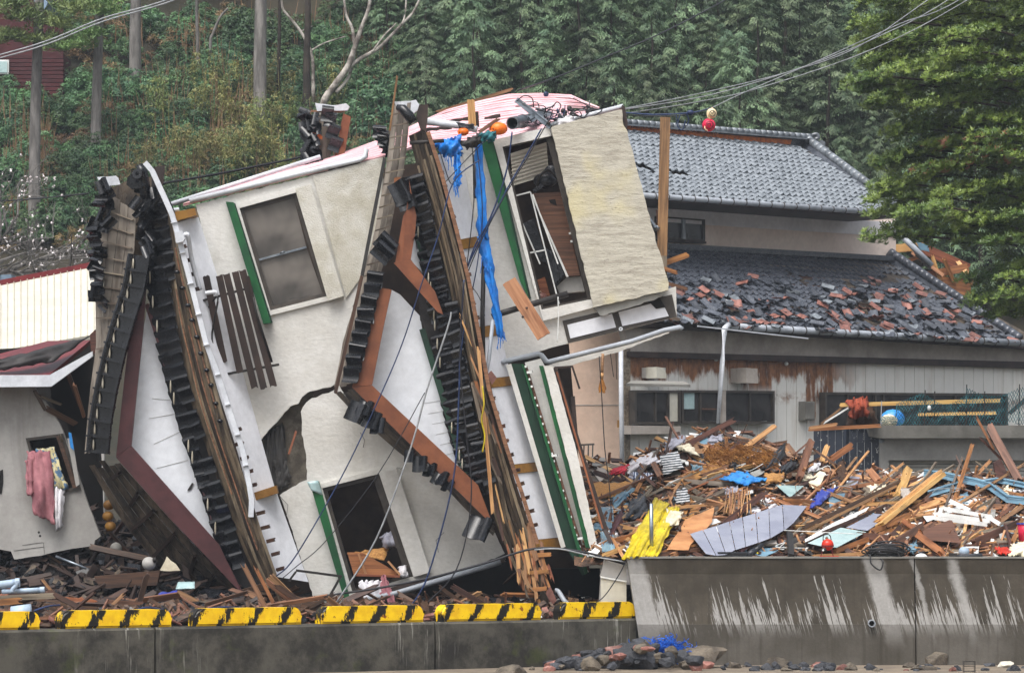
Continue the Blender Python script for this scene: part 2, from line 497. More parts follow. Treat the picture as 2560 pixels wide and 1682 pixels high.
mat('sand', (128, 116, 100), (104, 94, 82), 2.0, 0.85, 0.5, 0.02, fine=4, world=True)
mat('pavement', (92, 88, 84), (66, 62, 58), 1.2, 0.75, 0.4, 0.01, dirt=0.5, world=True, fine=2)
mat('soil', (52, 46, 34), (34, 34, 24), 0.6, 0.95, 0.6, 0.05, world=True, dirt=0.5, dirtc=(46, 50, 26))
mat('bark', (126, 122, 118), (88, 85, 82), 2.5, 0.9, 0.8, 0.04, stretch=(2.5, 2.5, 0.5), var=0.15)
mat('bark_dark', (66, 58, 50), (44, 38, 33), 3, 0.9, 0.7, 0.03, var=0.2)
mat('bark_pale', (172, 166, 158), (88, 80, 74), 3.0, 0.85, 0.5, 0.02, var=0.1)
mat('blossom', (236, 230, 228), (216, 206, 208), 4, 0.7, 0.0)
mat('culm', (128, 122, 74), (92, 96, 54), 3, 0.6, 0.1, var=0.3)

def leafmat(name, c1, c2, var=0.25, hv=0.03, rough=0.5, scale=0.9):
    n = NT(name, rough, 0, 0.35)
    co = n.addv(n.obj(), n.rand())
    a = n.noise(co, scale, 3, 0.6)
    b = n.noise(co, 14, 2, 0.6)
    c = n.mix(n.step(n.math('ADD', n.math('MULTIPLY', a, 0.7), n.math('MULTIPLY', b, 0.35)), 0.38, 0.68), srgb(*c1), srgb(*c2))
    c = n.val(c, n.math('MULTIPLY_ADD', n.rand(), 2 * var, 1 - var))
    c = n.hue(c, n.math('MULTIPLY_ADD', n.rand(), 2 * hv, 0.5 - hv))
    MATS[name] = n.done(c)
    return MATS[name]
leafmat('leaf_conifer', (66, 88, 66), (116, 134, 98), 0.36, 0.025)
leafmat('leaf_shrub', (52, 84, 58), (88, 116, 72), 0.35, 0.025)
leafmat('leaf_bamboo', (92, 110, 62), (164, 156, 96), 0.25, 0.03)
leafmat('leaf_pine', (84, 110, 58), (120, 140, 80), 0.2, 0.02)
leafmat('leaf_tree', (62, 88, 38), (122, 140, 62), 0.05, 0.0, 0.3, 1.2)
leafmat('leaf_dead', (140, 96, 74), (170, 124, 96), 0.1, 0.0)
leafmat('leaf_dry', (104, 84, 56), (140, 116, 80), 0.25, 0.02)

def glassmat(name, col, rough=0.08):
    n = NT(name, rough, 0, 0.6)
    v = n.noise(n.obj(), 0.9, 3, 0.6, 0.4)
    MATS[name] = n.done(n.mix(n.step(v, 0.35, 0.7), srgb(*col), srgb(*[int(c * 0.5) for c in col])))
glassmat('glass_frosted', (116, 110, 104), 0.24)
glassmat('glass_dark', (62, 60, 60), 0.12)

def striped(name, c1, c2, scale, rot=0.0):
    n = NT(name, 0.85)
    v = n.sep(n.map(n.obj(), (1, 1, 1), (0, rot, 0)))
    w = n.math('FRACT', n.math('MULTIPLY', n.math('ADD', v[2], n.math('MULTIPLY', n.noise(n.obj(), 6), 0.03)), scale))
    MATS[name] = n.done(n.mix(n.step(w, 0.42, 0.55), srgb(*c1), srgb(*c2)))
striped('stripe_bw', (214, 216, 216), (50, 58, 66), 26, 0.12)
striped('stripe_navy', (206, 212, 222), (44, 62, 104), 26, 1.4)

# slab on the far end of the toppled house: weather streaks run along its old horizontals
n = NT('stucco_slab', 0.9)
v = n.map(n.pos(), (0.5, 1, 4.2), (0, R(-13), 0))
a = n.noise(v, 4.6, 8, 0.82, 0.1)
b = n.noise(n.pos(), 0.8, 3, 0.6)
f = n.noise(n.map(n.pos(), (0.7, 1, 1.6), (0, R(-13), 0)), 15, 5, 0.75)
c = n.mix(n.step(a, 0.38, 0.64), srgb(194, 190, 176), srgb(158, 152, 139))
c = n.mix(n.math('MULTIPLY', n.step(b, 0.52, 0.66), 0.6), c, srgb(206, 196, 150))
c = n.mix(n.math('MULTIPLY', n.step(f, 0.56, 0.68), 0.55), c, srgb(104, 96, 82))
n.bump(n.math('ADD', n.math('MULTIPLY', a, 0.3), f), 0.5, 0.03)
MATS['stucco_slab'] = n.done(c)

# sea wall: wet dark film that the wall has shed in slanting runs, dry pale concrete beneath
n = NT('sea_wall_concrete', 0.75, 0, 0.2)
x, y, z = n.sep(n.pos())
zz = n.math('ADD', z, 1.786)            # 0 at the lower arris, 0.93 at the top
sx = n.math('ADD', x, n.math('MULTIPLY', z, 0.26))
wet = srgb(52, 47, 39)
c = n.mix(n.step(n.noise(n.pos(), 1.4, 6, 0.65), 0.35, 0.7), wet, srgb(72, 66, 57))
c = n.mix(n.math('MULTIPLY', n.step(n.noise(n.map(n.pos(), (9, 1, 0.5)), 1.6, 4, 0.6), 0.5, 0.75), 0.5), c, srgb(42, 38, 31))
st = n.noise(n.comb(n.math('MULTIPLY', sx, 21.0), 0.0, n.math('MULTIPLY', z, 1.1)), 1.0, 4, 0.72)
st2 = n.noise(n.comb(n.math('MULTIPLY', sx, 2.6), 3.0, n.math('MULTIPLY', z, 0.3)), 1.0, 3, 0.6)
low = n.step(zz, 0.74, 0.05)             # the runs widen downwards
runs = n.step(n.math('ADD', n.math('ADD', st, n.math('MULTIPLY', n.math('SUBTRACT', st2, 0.5), 0.75)), n.math('MULTIPLY', low, 0.18)), 0.675, 0.71)
runs = n.math('MULTIPLY', runs, n.math('MULTIPLY', n.step(zz, 0.70, 0.66), n.step(zz, -0.30, 0.0)))
def band(px0, px1, soft=0.05):
    X0, X1 = (px0 - 1280) * 60 / F, (px1 - 1280) * 60 / F
    s_ = n.math('ADD', n.math('ADD', x, n.math('MULTIPLY', n.math('ADD', z, 1.25), 0.26)), n.math('MULTIPLY', n.noise(n.pos(), 5, 4, 0.7), 0.16))
    return n.math('MULTIPLY', n.step(s_, X0 + 0.08 - soft, X0 + 0.08 + soft), n.step(s_, X1 + 0.08 + soft, X1 + 0.08 - soft))
pale = n.math('MAXIMUM', n.math('MAXIMUM', band(2175, 2222), band(2384, 2408)), band(1540, 1622))
pale = n.math('MAXIMUM', pale, n.math('MULTIPLY', band(2292, 2304, 0.02), 0.8))
pale = n.math('MULTIPLY', pale, n.step(zz, -0.55, -0.05))
m_ = n.math('MAXIMUM', runs, n.math('MULTIPLY', pale, 0.9))
dry = n.mix(n.noise(n.pos(), 6, 5, 0.7), srgb(160, 158, 155), srgb(120, 118, 114))
c = n.mix(m_, c, dry)
botm = n.step(zz, 0.01, -0.02)
base = n.mix(n.step(n.noise(n.pos(), 1.1, 5, 0.6), 0.35, 0.7), srgb(72, 68, 61), srgb(94, 90, 84))
base = n.mix(n.math('MULTIPLY', n.step(n.noise(n.map(n.pos(), (8, 1, 0.4)), 1.3, 3, 0.6), 0.5, 0.75), 0.5), base, srgb(50, 44, 36))
c = n.mix(n.math('MULTIPLY', botm, n.math('SUBTRACT', 1.0, n.math('MULTIPLY', m_, 0.7))), c, base)
fn = n.noise(n.pos(), 26, 4, 0.7)
n.bump(fn, 0.35, 0.01)
MATS['sea_wall_concrete'] = n.done(n.val(c, n.math('MULTIPLY_ADD', fn, 0.5, 0.75)), n.math('MULTIPLY_ADD', fn, 0.3, 0.6))

# quay wall: dark, algae and drip marks
n = NT('quay_concrete', 0.6)
x, y, z = n.sep(n.pos())
c = n.mix(n.step(n.noise(n.pos(), 1.3, 7, 0.72), 0.38, 0.62), srgb(84, 81, 73), srgb(40, 38, 34))
dr = n.noise(n.map(n.pos(), (13, 13, 0.8)), 1.0, 4, 0.75)
dr = n.math('MULTIPLY', n.step(dr, 0.56, 0.66), n.math('MULTIPLY', n.step(n.noise(n.pos(), 0.5, 2), 0.45, 0.6), n.step(z, -2.5, -2.0)))
c = n.mix(n.math('MULTIPLY', dr, 0.95), c, srgb(150, 148, 140))
c = n.mix(n.math('MULTIPLY', n.step(n.noise(n.pos(), 1.7, 4, 0.7), 0.58, 0.72), 0.5), c, srgb(74, 82, 40))
c = n.mix(n.math('MULTIPLY', n.step(n.noise(n.pos(), 0.7, 6, 0.7), 0.55, 0.75), 0.6), c, srgb(34, 32, 30))
fn = n.noise(n.pos(), 26, 4, 0.7)
n.bump(fn, 0.4, 0.012)
MATS['quay_concrete'] = n.done(n.val(c, n.math('MULTIPLY_ADD', fn, 0.35, 0.82)), n.math('MULTIPLY_ADD', fn, 0.3, 0.45))

# yellow kerb with brushed black slashes and rust
n = NT('kerb_paint', 0.4)
x, y, z = n.sep(n.obj())
w = n.math('FRACT', n.math('ADD', n.math('MULTIPLY', n.math('SUBTRACT', x, n.math('MULTIPLY', z, 0.6)), 2.15), n.math('MULTIPLY', n.rand(), 0.5)))
br = n.noise(n.map(n.addv(n.obj(), n.rand()), (9, 9, 2.6), (0, R(32), 0)), 1.6, 5, 0.8)
tri = n.math('ABSOLUTE', n.math('SUBTRACT', w, 0.5))
k = n.math('SUBTRACT', n.math('MULTIPLY', br, 0.95), tri)
c = n.mix(n.step(n.noise(n.addv(n.obj(), n.rand()), 6, 4), 0.35, 0.7), srgb(250, 208, 18), srgb(232, 182, 12))
c = n.mix(n.step(n.noise(n.addv(n.obj(), n.rand()), 7, 5, 0.7), 0.62, 0.66), c, srgb(150, 84, 22))
c = n.mix(n.math('MULTIPLY', n.step(k, 0.315, 0.35), n.step(n.math('ABSOLUTE', x), 0.98, 0.94)), c, srgb(26, 24, 20))
n.bump(br, 0.15, 0.004)
MATS['kerb_paint'] = n.done(c, 0.38)

# rusting siding of the rear house
n = NT('siding', 0.55)
x, y, z = n.sep(n.pos())
hgt = n.math('SUBTRACT', 3.30, z)
a = n.noise(n.map(n.pos(), (2.6, 2.6, 0.8)), 1.1, 6, 0.62)
b = n.noise(n.pos(), 2.4, 5, 0.7)
top = n.math('MULTIPLY', n.step(n.math('SUBTRACT', n.math('MULTIPLY', a, 1.35), hgt), 0.10, 0.34), n.step(x, 8.9, 7.4))
def colm(px0, px1, Y=101.0, lo=1.9):
    X0, X1 = (px0 - 1280) * Y / F, (px1 - 1280) * Y / F
    q = n.math('ADD', x, n.math('MULTIPLY', n.math('SUBTRACT', b, 0.5), 0.18))
    return n.math('MULTIPLY', n.math('MULTIPLY', n.step(q, X0 - 0.03, X0 + 0.03), n.step(q, X1 + 0.03, X1 - 0.03)), n.math('MULTIPLY', n.step(z, lo - 0.25, lo + 0.1), n.step(n.noise(n.map(n.pos(), (5, 5, 0.6)), 1.2, 4, 0.7), 0.36, 0.5)))
rust = n.math('MAXIMUM', n.math('MAXIMUM', top, colm(2018, 2044)), n.math('MAXIMUM', colm(2048, 2094, lo=2.4), colm(1846, 1926, lo=2.65)))
rim = n.math('MULTIPLY', n.math('MULTIPLY', n.step(z, 2.42 + 0.2, 2.42 + 0.02), n.step(z, 2.2, 2.4)), n.math('MULTIPLY', n.step(x, 3.4, 4.0), n.step(b, 0.38, 0.6)))
rust = n.math('MAXIMUM', rust, n.math('MULTIPLY', rim, 0.8))
c = n.mix(b, srgb(232, 231, 226), srgb(216, 214, 207))
c = n.mix(n.math('MULTIPLY', n.step(n.noise(n.map(n.pos(), (4, 4, 0.4)), 1, 4), 0.5, 0.8), 0.35), c, srgb(160, 140, 116))
c = n.mix(rust, c, n.mix(n.step(n.noise(n.map(n.pos(), (1, 1, .5)), 6, 5, 0.75), 0.35, 0.7), srgb(146, 98, 62), srgb(86, 54, 38)))
n.bump(b, 0.1, 0.01)
MATS['siding'] = n.done(c)

# ------------------------------------------------------------------ the setting
ZQ = -1.714            # quay level
ZB = -2.37             # beach level
MW = 0.65              # slope of the quay line in plan
def Yq(X): return 58.85 + MW * X
def Yqp(px, off=0.0): return (58.85 + off) / (1 - MW * (px - 1280) / F)
MH = 0.90
def YR(px, Y0): return Y0 / (1 - MH * (px - 1280) / F)

def terrain(X, Y):
    z = ZQ
    if Y > 78: z += 3.2 * min(1, (Y - 78) / 36)
    if Y > 113:
        t = Y - 113
        z += 0.74 * t if t < 45 else 0.74 * 45 + 0.12 * (t - 45)
        z += 1.2 * noise.noise(Vector((X * 0.07, Y * 0.07, 0))) * min(1, t / 8)
    return z
vs_, fs_ = [], []
xs = [-120 + 240 * i / 110 for i in range(111)]
ts = [0, .008, .02, .04] + [0.06 + 0.94 * (j / 80) ** 1.15 for j in range(81)]
for t in ts:
    for X in xs:
        y0 = Yq(X) + 0.25 if X < 1.85 else 60.35
        y0 = max(y0, 20)
        Y = y0 + (260 - y0) * t
        vs_.append(Vector((X, Y, terrain(X, Y))))
nx = len(xs)
for j in range(len(ts) - 1):
    for i in range(nx - 1):
        a = j * nx + i
        fs_.append((a, a + 1, a + nx + 1, a + nx))
g_ = obj('ground', vs_, fs_, ['soil', 'pavement'], None, smooth=True)
for p_ in g_.data.polygons:
    if (p_.center + g_.location).y < 82: p_.material_index = 1
g_['kind'] = 'structure'
b_ = obj('beach', [(-150, -60, ZB), (150, -60, ZB), (150, 62, ZB), (-150, 62, ZB)], [(0, 1, 2, 3)], 'sand')
b_['kind'] = 'structure'

# quay wall in cast bays
def quay_pt(px): return (px - 1280) * Yqp(px) / F
qw = thing('quay_wall', 'dark stained concrete quay wall below the row of yellow kerb stops', 'quay wall', (quay_pt(700), Yqp(700), ZB))
bays = [-1900, 388, 1088, 1592]
for a, b in zip(bays, bays[1:]):
    X0, X1 = quay_pt(a) + 0.012, quay_pt(b) - 0.012
    dn = Vector((-MW, 1, 0)).normalized()
    v = []
    for X in (X0, X1):
        p = Vector((X, Yq(X), 0))
        for (o, z) in ((0, ZB - 0.3), (0, ZQ - 0.03), (0.03, ZQ), (0.6, ZQ + 0.002), (0.6, ZB - 0.3)):
            v.append(p + dn * o + Vector((0, 0, z)))
    f = [(i, i + 1, i + 6, i + 5) for i in range(4)] + [(4, 0, 5, 9), (0, 4, 3, 2, 1), (5, 6, 7, 8, 9)]
    obj('wall_bay', v, f, 'quay_concrete', qw, fix=True)

# flood wall on the right: coping, sloped face, plinth
sw = thing('sea_wall', 'pale streaked concrete sea wall with sloped face holding back the debris heap', 'sea wall', P(2060, 1650, 60))
prof = [(0.0, -0.857), (0.0, -1.086), (-0.012, -1.092), (-0.20, -1.786), (-0.215, -1.79), (-0.25, ZB - 0.3), (0.5, ZB - 0.3), (0.5, -0.857)]
def bay(X0, X1, first=False):
    v = []
    for X in (X0, X1):
        for (o, z) in prof:
            xx = X + ((-0.26 * (z + 0.857)) * 0.55 if (first and X == X0) else 0)
            v.append(Vector((xx, 60 + o, z)))
    k = len(prof)
    f = [(i, (i + 1) % k, (i + 1) % k + k, i + k) for i in range(k)] + [tuple(range(k)), tuple(reversed(range(k, 2 * k)))]
    obj('wall_bay', v, f, 'sea_wall_concrete', sw, fix=True)
xsw = [1568, 2286, 3100, 4200]
for i, (a, b) in enumerate(zip(xsw, xsw[1:])):
    bay((a - 1280) * 60 / F + (0.008 if i else 0), (b - 1280) * 60 / F - 0.008, i == 0)
# coping strip, drain pipe
c0, c1 = (1567 - 1280) * 60 / F, (4200 - 1280) * 60 / F
obj('coping', boxv(c0, c1, 59.985, 60.52, -0.858, -0.835), BOXF, 'concrete', sw, fix=True)
dp = P(2178, 1557, 59.80)
def ring(name, c, ax, r0, r1, L, m, parent, seg=20):
    ax = Vector(ax).normalized(); fr = frame(ax)
    v, f = [], []
    for (r, s) in ((r0, 0), (r1, 0), (r1, L), (r0, L)):
        for k in range(seg):
            a = 2 * math.pi * k / seg
            v.append(c + ax * s + fr @ Vector((0, r * math.cos(a), r * math.sin(a))))
    for j in range(4):
        for k in range(seg):
            a, b = j * seg + k, j * seg + (k + 1) % seg
            c_, d_ = ((j + 1) % 4) * seg + (k + 1) % seg, ((j + 1) % 4) * seg + k
            f.append((a, b, c_, d_))
    return obj(name, v, f, m, parent, smooth=False, fix=True)
ring('drain_pipe', dp + Vector((0, -0.12, 0)), (0, 1, 0), 0.04, 0.052, 0.3, 'pvc_grey', sw)
obj('drain_mouth', [dp + Vector((0.045 * math.cos(k * math.pi / 8), 0.0, 0.045 * math.sin(k * math.pi / 8))) for k in range(16)], [tuple(range(16))], 'void', sw)

# yellow kerb stops
def kerb_mesh(L):
    bm = bmesh.new()
    H, D = 0.235, 0.22
    v = []
    rr = 0.12
    pts = [(-L / 2, 0)] + [(-L / 2 + rr - rr * math.cos(a), H - rr + rr * math.sin(a)) for a in [R(15 * k) for k in range(7)]]
    pts += [(L / 2 - rr + rr * math.sin(a), H - rr + rr * math.cos(a)) for a in [R(15 * k) for k in range(7)]] + [(L / 2, 0)]
    f0 = [bm.verts.new((x, -D / 2, z)) for x, z in pts]
    f1 = [bm.verts.new((x, D / 2, z)) for x, z in pts]
    k = len(pts)
    bm.faces.new(f0); bm.faces.new(f1[::-1])
    for i in range(k):
        bm.faces.new((f0[(i + 1) % k], f0[i], f1[i], f1[(i + 1) % k]))
    bmesh.ops.bevel(bm, geom=[e for e in bm.edges if abs(e.verts[0].co.y - e.verts[1].co.y) < 1e-6], offset=0.03, segments=3, affect='EDGES')
    bmesh.ops.recalc_face_normals(bm, faces=bm.faces)
    me = bpy.data.meshes.new('kerb_stop'); bm.to_mesh(me); bm.free()
    for p in me.polygons: p.use_smooth = False
    me.materials.append(MATS['kerb_paint'])
    return me
ang = math.atan(MW)
spans = [(-190, 97, 'cut by the frame edge'), (145, 427, 'second from the left, below the overturned white house'), (479, 752, 'third from the left, below the collapsed roof edge'),
         (797, 1058, 'fourth from the left, below the hanging white shirt'), (1098, 1352, 'fifth from the left, below the splintered roof end'), (1395, 1588, 'last one, tight against the sea wall')]
for a, b, w in spans:
    pa, pb = Vector((quay_pt(a), Yq(quay_pt(a)), 0)), Vector((quay_pt(b), Yq(quay_pt(b)), 0))
    dirk = (pb - pa).normalized(); pa = pa + dirk * 0.08; pb = pb + dirk * 0.05
    L = (pb - pa).length
    c = (pa + pb) / 2 + Vector((-MW, 1, 0)).normalized() * 0.16
    o = link('kerb_stop', kerb_mesh(L), (c.x, c.y, ZQ + 0.003), None, Matrix.Rotation(ang, 3, 'Z'))
    tag(o, 'yellow kerb stop with black slashes, ' + w, 'kerb stop', 'yellow kerb stops along the quay edge')

mat('cream_seam', (188, 182, 164), (172, 166, 148), 3, 0.6, 0.05)
# ------------------------------------------------------------------ the toppled house
YW = 62.0
H = thing('toppled_house', 'big cream stucco house lying on its side with black tiled gables and green trim', 'house', (P(960, 1530, YW).x, YW, ZQ))

# --- tile meshes shared by all tiles of a kind
def pan_tile(w=0.27, l=0.30, m='tile_black', t=0.016):
    xs = [0, .12, .3, .5, .66, .8, .92, 1.0]
    zs = [0.02, 0.0, -0.012, 0.0, 0.035, 0.052, 0.035, 0.0]
    v, f = [], []
    for s in (0, 1):
        for x, z in zip(xs, zs):
            for y in (0, 1):
                zz = z + (0.022 if y == 0 else 0.0)
                v.append(((x - .5) * w, (y - .5) * l, zz - s * t))
    k = len(xs) * 2
    for i in range(len(xs) - 1):
        a = 2 * i
        f += [(a, a + 2, a + 3, a + 1), (a + k, a + k + 1, a + k + 3, a + k + 2), (a, a + k, a + k + 2, a + 2), (a + 1, a + 3, a + k + 3, a + k + 1)]
    f += [(0, 1, k + 1, k), (k - 2, 2 * k - 2, 2 * k - 1, k - 1)]
    me = newmesh('pan_tile', v, f, m, True)
    bm = bmesh.new(); bm.from_mesh(me); bmesh.ops.recalc_face_normals(bm, faces=bm.faces); bm.to_mesh(me); bm.free()
    me.set_sharp_from_angle(angle=R(48))
    return me
TILE_BLACK = pan_tile()
def verge_tile():
    v, f = [], []
    def box(x0, x1, y0, y1, z0, z1):
        o = len(v); v.extend(boxv(x0, x1, y0, y1, z0, z1)); f.extend([tuple(i + o for i in q) for q in BOXF])
    box(-0.10, 0.16, -0.115, 0.115, 0, 0.018)
    box(-0.10, 0.17, -0.13, -0.09, 0.0, 0.10)      # lip at the lower end
    box(0.12, 0.16, -0.09, 0.11, 0.018, 0.07)
    o = len(v)
    n = 8
    for y in (-0.12, 0.12):
        for k in range(n):
            a = 2 * math.pi * k / n
            v.append(Vector((-0.14 + 0.045 * math.cos(a), y, 0.05 + 0.045 * math.sin(a))))
    for k in range(n):
        f.append((o + k, o + (k + 1) % n, o + n + (k + 1) % n, o + n + k))
    o = len(v)
    for y in (-0.128, -0.10):
        for k in range(n):
            a = 2 * math.pi * k / n
            v.append(Vector((-0.14 + 0.072 * math.cos(a), y, 0.05 + 0.072 * math.sin(a))))
    for k in range(n):
        f.append((o + k, o + (k + 1) % n, o + n + (k + 1) % n, o + n + k))
    f.append(tuple(o + k for k in reversed(range(n))))
    me = newmesh('verge_tile', v, f, 'tile_black')
    bm = bmesh.new(); bm.from_mesh(me); bmesh.ops.recalc_face_normals(bm, faces=bm.faces); bm.to_mesh(me); bm.free()
    return me
VERGE = verge_tile()
def basis(x, z):
    x = Vector(x).normalized(); z = Vector(z); z = (z - x * z.dot(x)).normalized(); y = z.cross(x)
    return Matrix((x, y, z)).transposed()
def tile(px, py, Y, x, z, parent=H, me=TILE_BLACK, name='roof_tile', jit=0.12, sc=None):
    x = Vector(x) + Vector([rnd.uniform(-jit, jit) for _ in range(3)])
    z = Vector(z) + Vector([rnd.uniform(-jit, jit) for _ in range(3)])
    return link(name, me, P(px, py, Y), parent, basis(x, z), sc)

# --- plaster wall (one storey face) with two openings and the burst corner
wall1 = [(488, 512), (620, 478), (776, 441), (880, 412), (961, 392), (957, 470), (946, 545), (932, 600), (918, 662), (900, 715), (883, 764), (868, 820), (858, 850), (850, 900), (842, 940), (832, 976)]
crack = [(822, 982), (806, 984), (792, 992), (778, 996), (765, 1004), (758, 1018), (752, 1030), (756, 1056), (754, 1085), (764, 1127), (768, 1198)]
hole_edge = [(766, 1200), (692, 1227), (674, 1189), (666, 1151), (654, 1099), (678, 1071), (725, 1019), (748, 1010), (756, 994), (768, 984), (786, 978), (806, 972), (826, 968)]
w1a = wall1[:15] + [(848, 925), (836, 962)] + hole_edge[::-1][0:1] + [(806, 970), (786, 976), (768, 982), (754, 992), (746, 1008), (725, 1017), (678, 1069), (654, 1097), (648, 1100), (616, 976), (539, 686)]
win1 = [(599, 521), (740, 482), (818, 740), (676, 776)]
plate('wall', w1a, YW, 0.16, 'stucco', H, holes=[win1], jag=1.3, step=9)
w1b = crack[::-1] + [(837, 974), (845, 960), (870, 1000), (882, 1026), (1005, 1135), (1109, 1211), (1180, 1286), (1236, 1330), (1262, 1384), (1200, 1408), (1076, 1445), (1033, 1456), (882, 1498), (850, 1510), (790, 1512), (700, 1236), (740, 1212)]
win2 = [(806, 1220), (948, 1184), (1033, 1440), (882, 1482)]
plate('wall', w1b, YW + 0.03, 0.16, 'stucco', H, holes=[win2], jag=1.3, step=9)
# lath and tar paper inside the burst
plate('wall_lath', [(640, 1040), (770, 960), (790, 1000), (790, 1210), (690, 1260), (640, 1200)], YW + 0.24, 0.03, 'lath_grey', H)
cloth('tar_paper', [(664, 1080, YW + 0.1), (706, 1058, YW + 0.14), (722, 1215, YW + 0.1), (672, 1225, YW + 0.06)], 'tar_paper', 12, 14, 0.05, 4, 0.3, H, 5, seed=3)
cloth('tar_paper', [(684, 1150, YW + 0.08), (712, 1140, YW + 0.12), (730, 1206, YW + 0.08), (692, 1224, YW + 0.05)], 'tar_paper', 10, 10, 0.05, 4, 1.1, H, 5, seed=5)
beam('lath', (741, 1075, YW + 0.08), (722, 1135, YW + 0.04), 0.03, 0.02, 'wood_orange', H, 0.03)

def window(win, rail=None, surround=12, glass='glass_frosted', dy=0.0, jamb=True):
    cx = sum(p[0] for p in win) / 4; cy = sum(p[1] for p in win) / 4
    def sc(k): return [(cx + (p[0] - cx) * k, cy + (p[1] - cy) * k) for p in win]
    def inset(d):
        out = []
        for i, p in enumerate(win):
            q, r_ = win[i - 1], win[(i + 1) % 4]
            v = Vector((q[0] - p[0], q[1] - p[1])).normalized() + Vector((r_[0] - p[0], r_[1] - p[1])).normalized()
            out.append((p[0] + v.x * d, p[1] + v.y * d))
        return out
    w = plate('window', inset(-1), YW + dy + 0.02, 0.10, 'bronze_frame', H, holes=[inset(9)])
    plate('surround', inset(-surround), YW + dy - 0.05, 0.05, 'stucco', w, holes=[inset(-0.5)])
    if rail:
        a, b = rail
        mids = [inset(9)[0], inset(9)[1], b, a], [a, b, inset(9)[2], inset(9)[3]]
        for k, m4 in enumerate(mids):
            plate('pane', m4, YW + dy + 0.075 + 0.02 * k, 0.008, glass, w)
        beam('sash_rail', (a[0], a[1], YW + dy + 0.055), (b[0], b[1], YW + dy + 0.055), 0.03, 0.03, 'steel', w)
        tube('latch', [((a[0] + b[0]) / 2 - 6, (a[1] + b[1]) / 2 - 1, YW + dy + 0.02), ((a[0] + b[0]) / 2 + 6, (a[1] + b[1]) / 2 - 5, YW + dy + 0.02)], 0.012, 'steel', w, 6)
    return w
window(win1, ((646, 650), (766, 618)))
# inner jamb lines of the first window, the deep side of its reveal, and rendered box beside it
plate('window_pilaster', [(738, 472), (777, 461), (859, 740), (820, 752)], YW - 0.14, 0.14, 'stucco_rough', H)
plate('window_pilaster', [(948, 1184), (991, 1170), (1076, 1430), (1035, 1441)], YW - 0.11, 0.14, 'stucco', H)
plate('wall_fin', [(782, 440), (961, 393), (953, 486), (935, 590), (905, 690), (865, 745)], YW - 0.035, 0.03, 'stucco_rough', H)
w2 = window(win2, None, 12, dy=0.03)
plate('sliding_sash', [(930, 1188), (944, 1185), (1030, 1438), (1016, 1442)], YW + 0.09, 0.04, 'bronze_frame', w2)

# what lies behind the walls: rooms, dark timber floor and rear wall
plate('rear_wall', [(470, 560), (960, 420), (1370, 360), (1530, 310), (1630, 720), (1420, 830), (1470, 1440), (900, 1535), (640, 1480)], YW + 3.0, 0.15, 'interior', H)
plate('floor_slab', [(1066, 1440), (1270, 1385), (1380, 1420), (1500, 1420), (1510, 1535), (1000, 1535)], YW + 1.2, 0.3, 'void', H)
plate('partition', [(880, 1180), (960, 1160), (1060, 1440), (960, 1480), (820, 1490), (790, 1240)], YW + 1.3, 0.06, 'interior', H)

# --- green boards beside the windows
def board(name, pts, Y, t, m, **k): return plate(name, pts, Y, t, m, H, **k)
board('shutter_box', [(564, 504), (584, 506), (677, 807), (658, 809)], YW - 0.20, 0.2, 'green_paint')
board('shutter_box', [(780, 1226), (797, 1202), (876, 1501), (862, 1503)], YW - 0.16, 0.16, 'green_paint')
board('shutter_lip', [(583, 506.5), (588, 509), (681, 805), (677.5, 807)], YW - 0.1, 0.1, 'dark_green')
cloth('flap', [(768, 1204, YW - 0.2), (795, 1200, YW - 0.2), (808, 1238, YW - 0.16), (778, 1226, YW - 0.22)], 'glass_cyan', 4, 4, 0.02, 1, 0, H, 1)

# --- left white band under the eave, posts and rafters
strip_l = [(446, 560), (508, 800), (560, 980), (608, 1130), (640, 1250), (700, 1440)]
strip_r = [(492, 541), (539, 686), (616, 976), (682, 1213), (768, 1454)]
band_pts = strip_l + strip_r[::-1]
plate('eave_panel', [(p[0] - 14, p[1], 61.45) for p in strip_l] + [(p[0] + 3, p[1], YW - 0.04) for p in strip_r[::-1]], None, 0.05, 'white_panel', H)
plate('post', [(433, 531), (487, 520), (491, 538), (438, 553)], 61.5, 0.4, 'ochre', H)
plate('post', [(635, 1231), (690, 1213), (694, 1232), (640, 1250)], 61.55, 0.35, 'ochre', H)
for x, y in [(460, 617), (471, 651), (480, 686), (491, 723), (597, 1073), (602, 1108), (614, 1144), (623, 1178), (633, 1212), (654, 1281), (666, 1317), (679, 1350), (692, 1383), (704, 1421)]:
    beam('rafter_end', (x - 12, y + 3, 61.32), (x + rnd.uniform(5, 9), y - 2, 61.28), 0.055, 0.06, 'wood_dark', H, 0.01)

# --- roof one: weathered deck, gable, maroon barge boards
dl = [(404, 470), (412, 640), (432, 820), (470, 985), (526, 1151), (600, 1360), (676, 1515)]
dr = [(424, 530), (462, 700), (503, 830), (564, 1056), (628, 1246), (668, 1370), (718, 1506)]
strips('deck_board', dl, dr, 7, 61.5, 61.0, 0.04, ['roof_deck', 'roof_deck', 'roof_deck_pale', 'roof_deck_dark'], H, 12, 0.08, 0.05, 0.02)
for k in range(7):
    s = 0.08 + 0.13 * k
    a, b = along(dl, s), along(dr, min(1, s + 0.02))

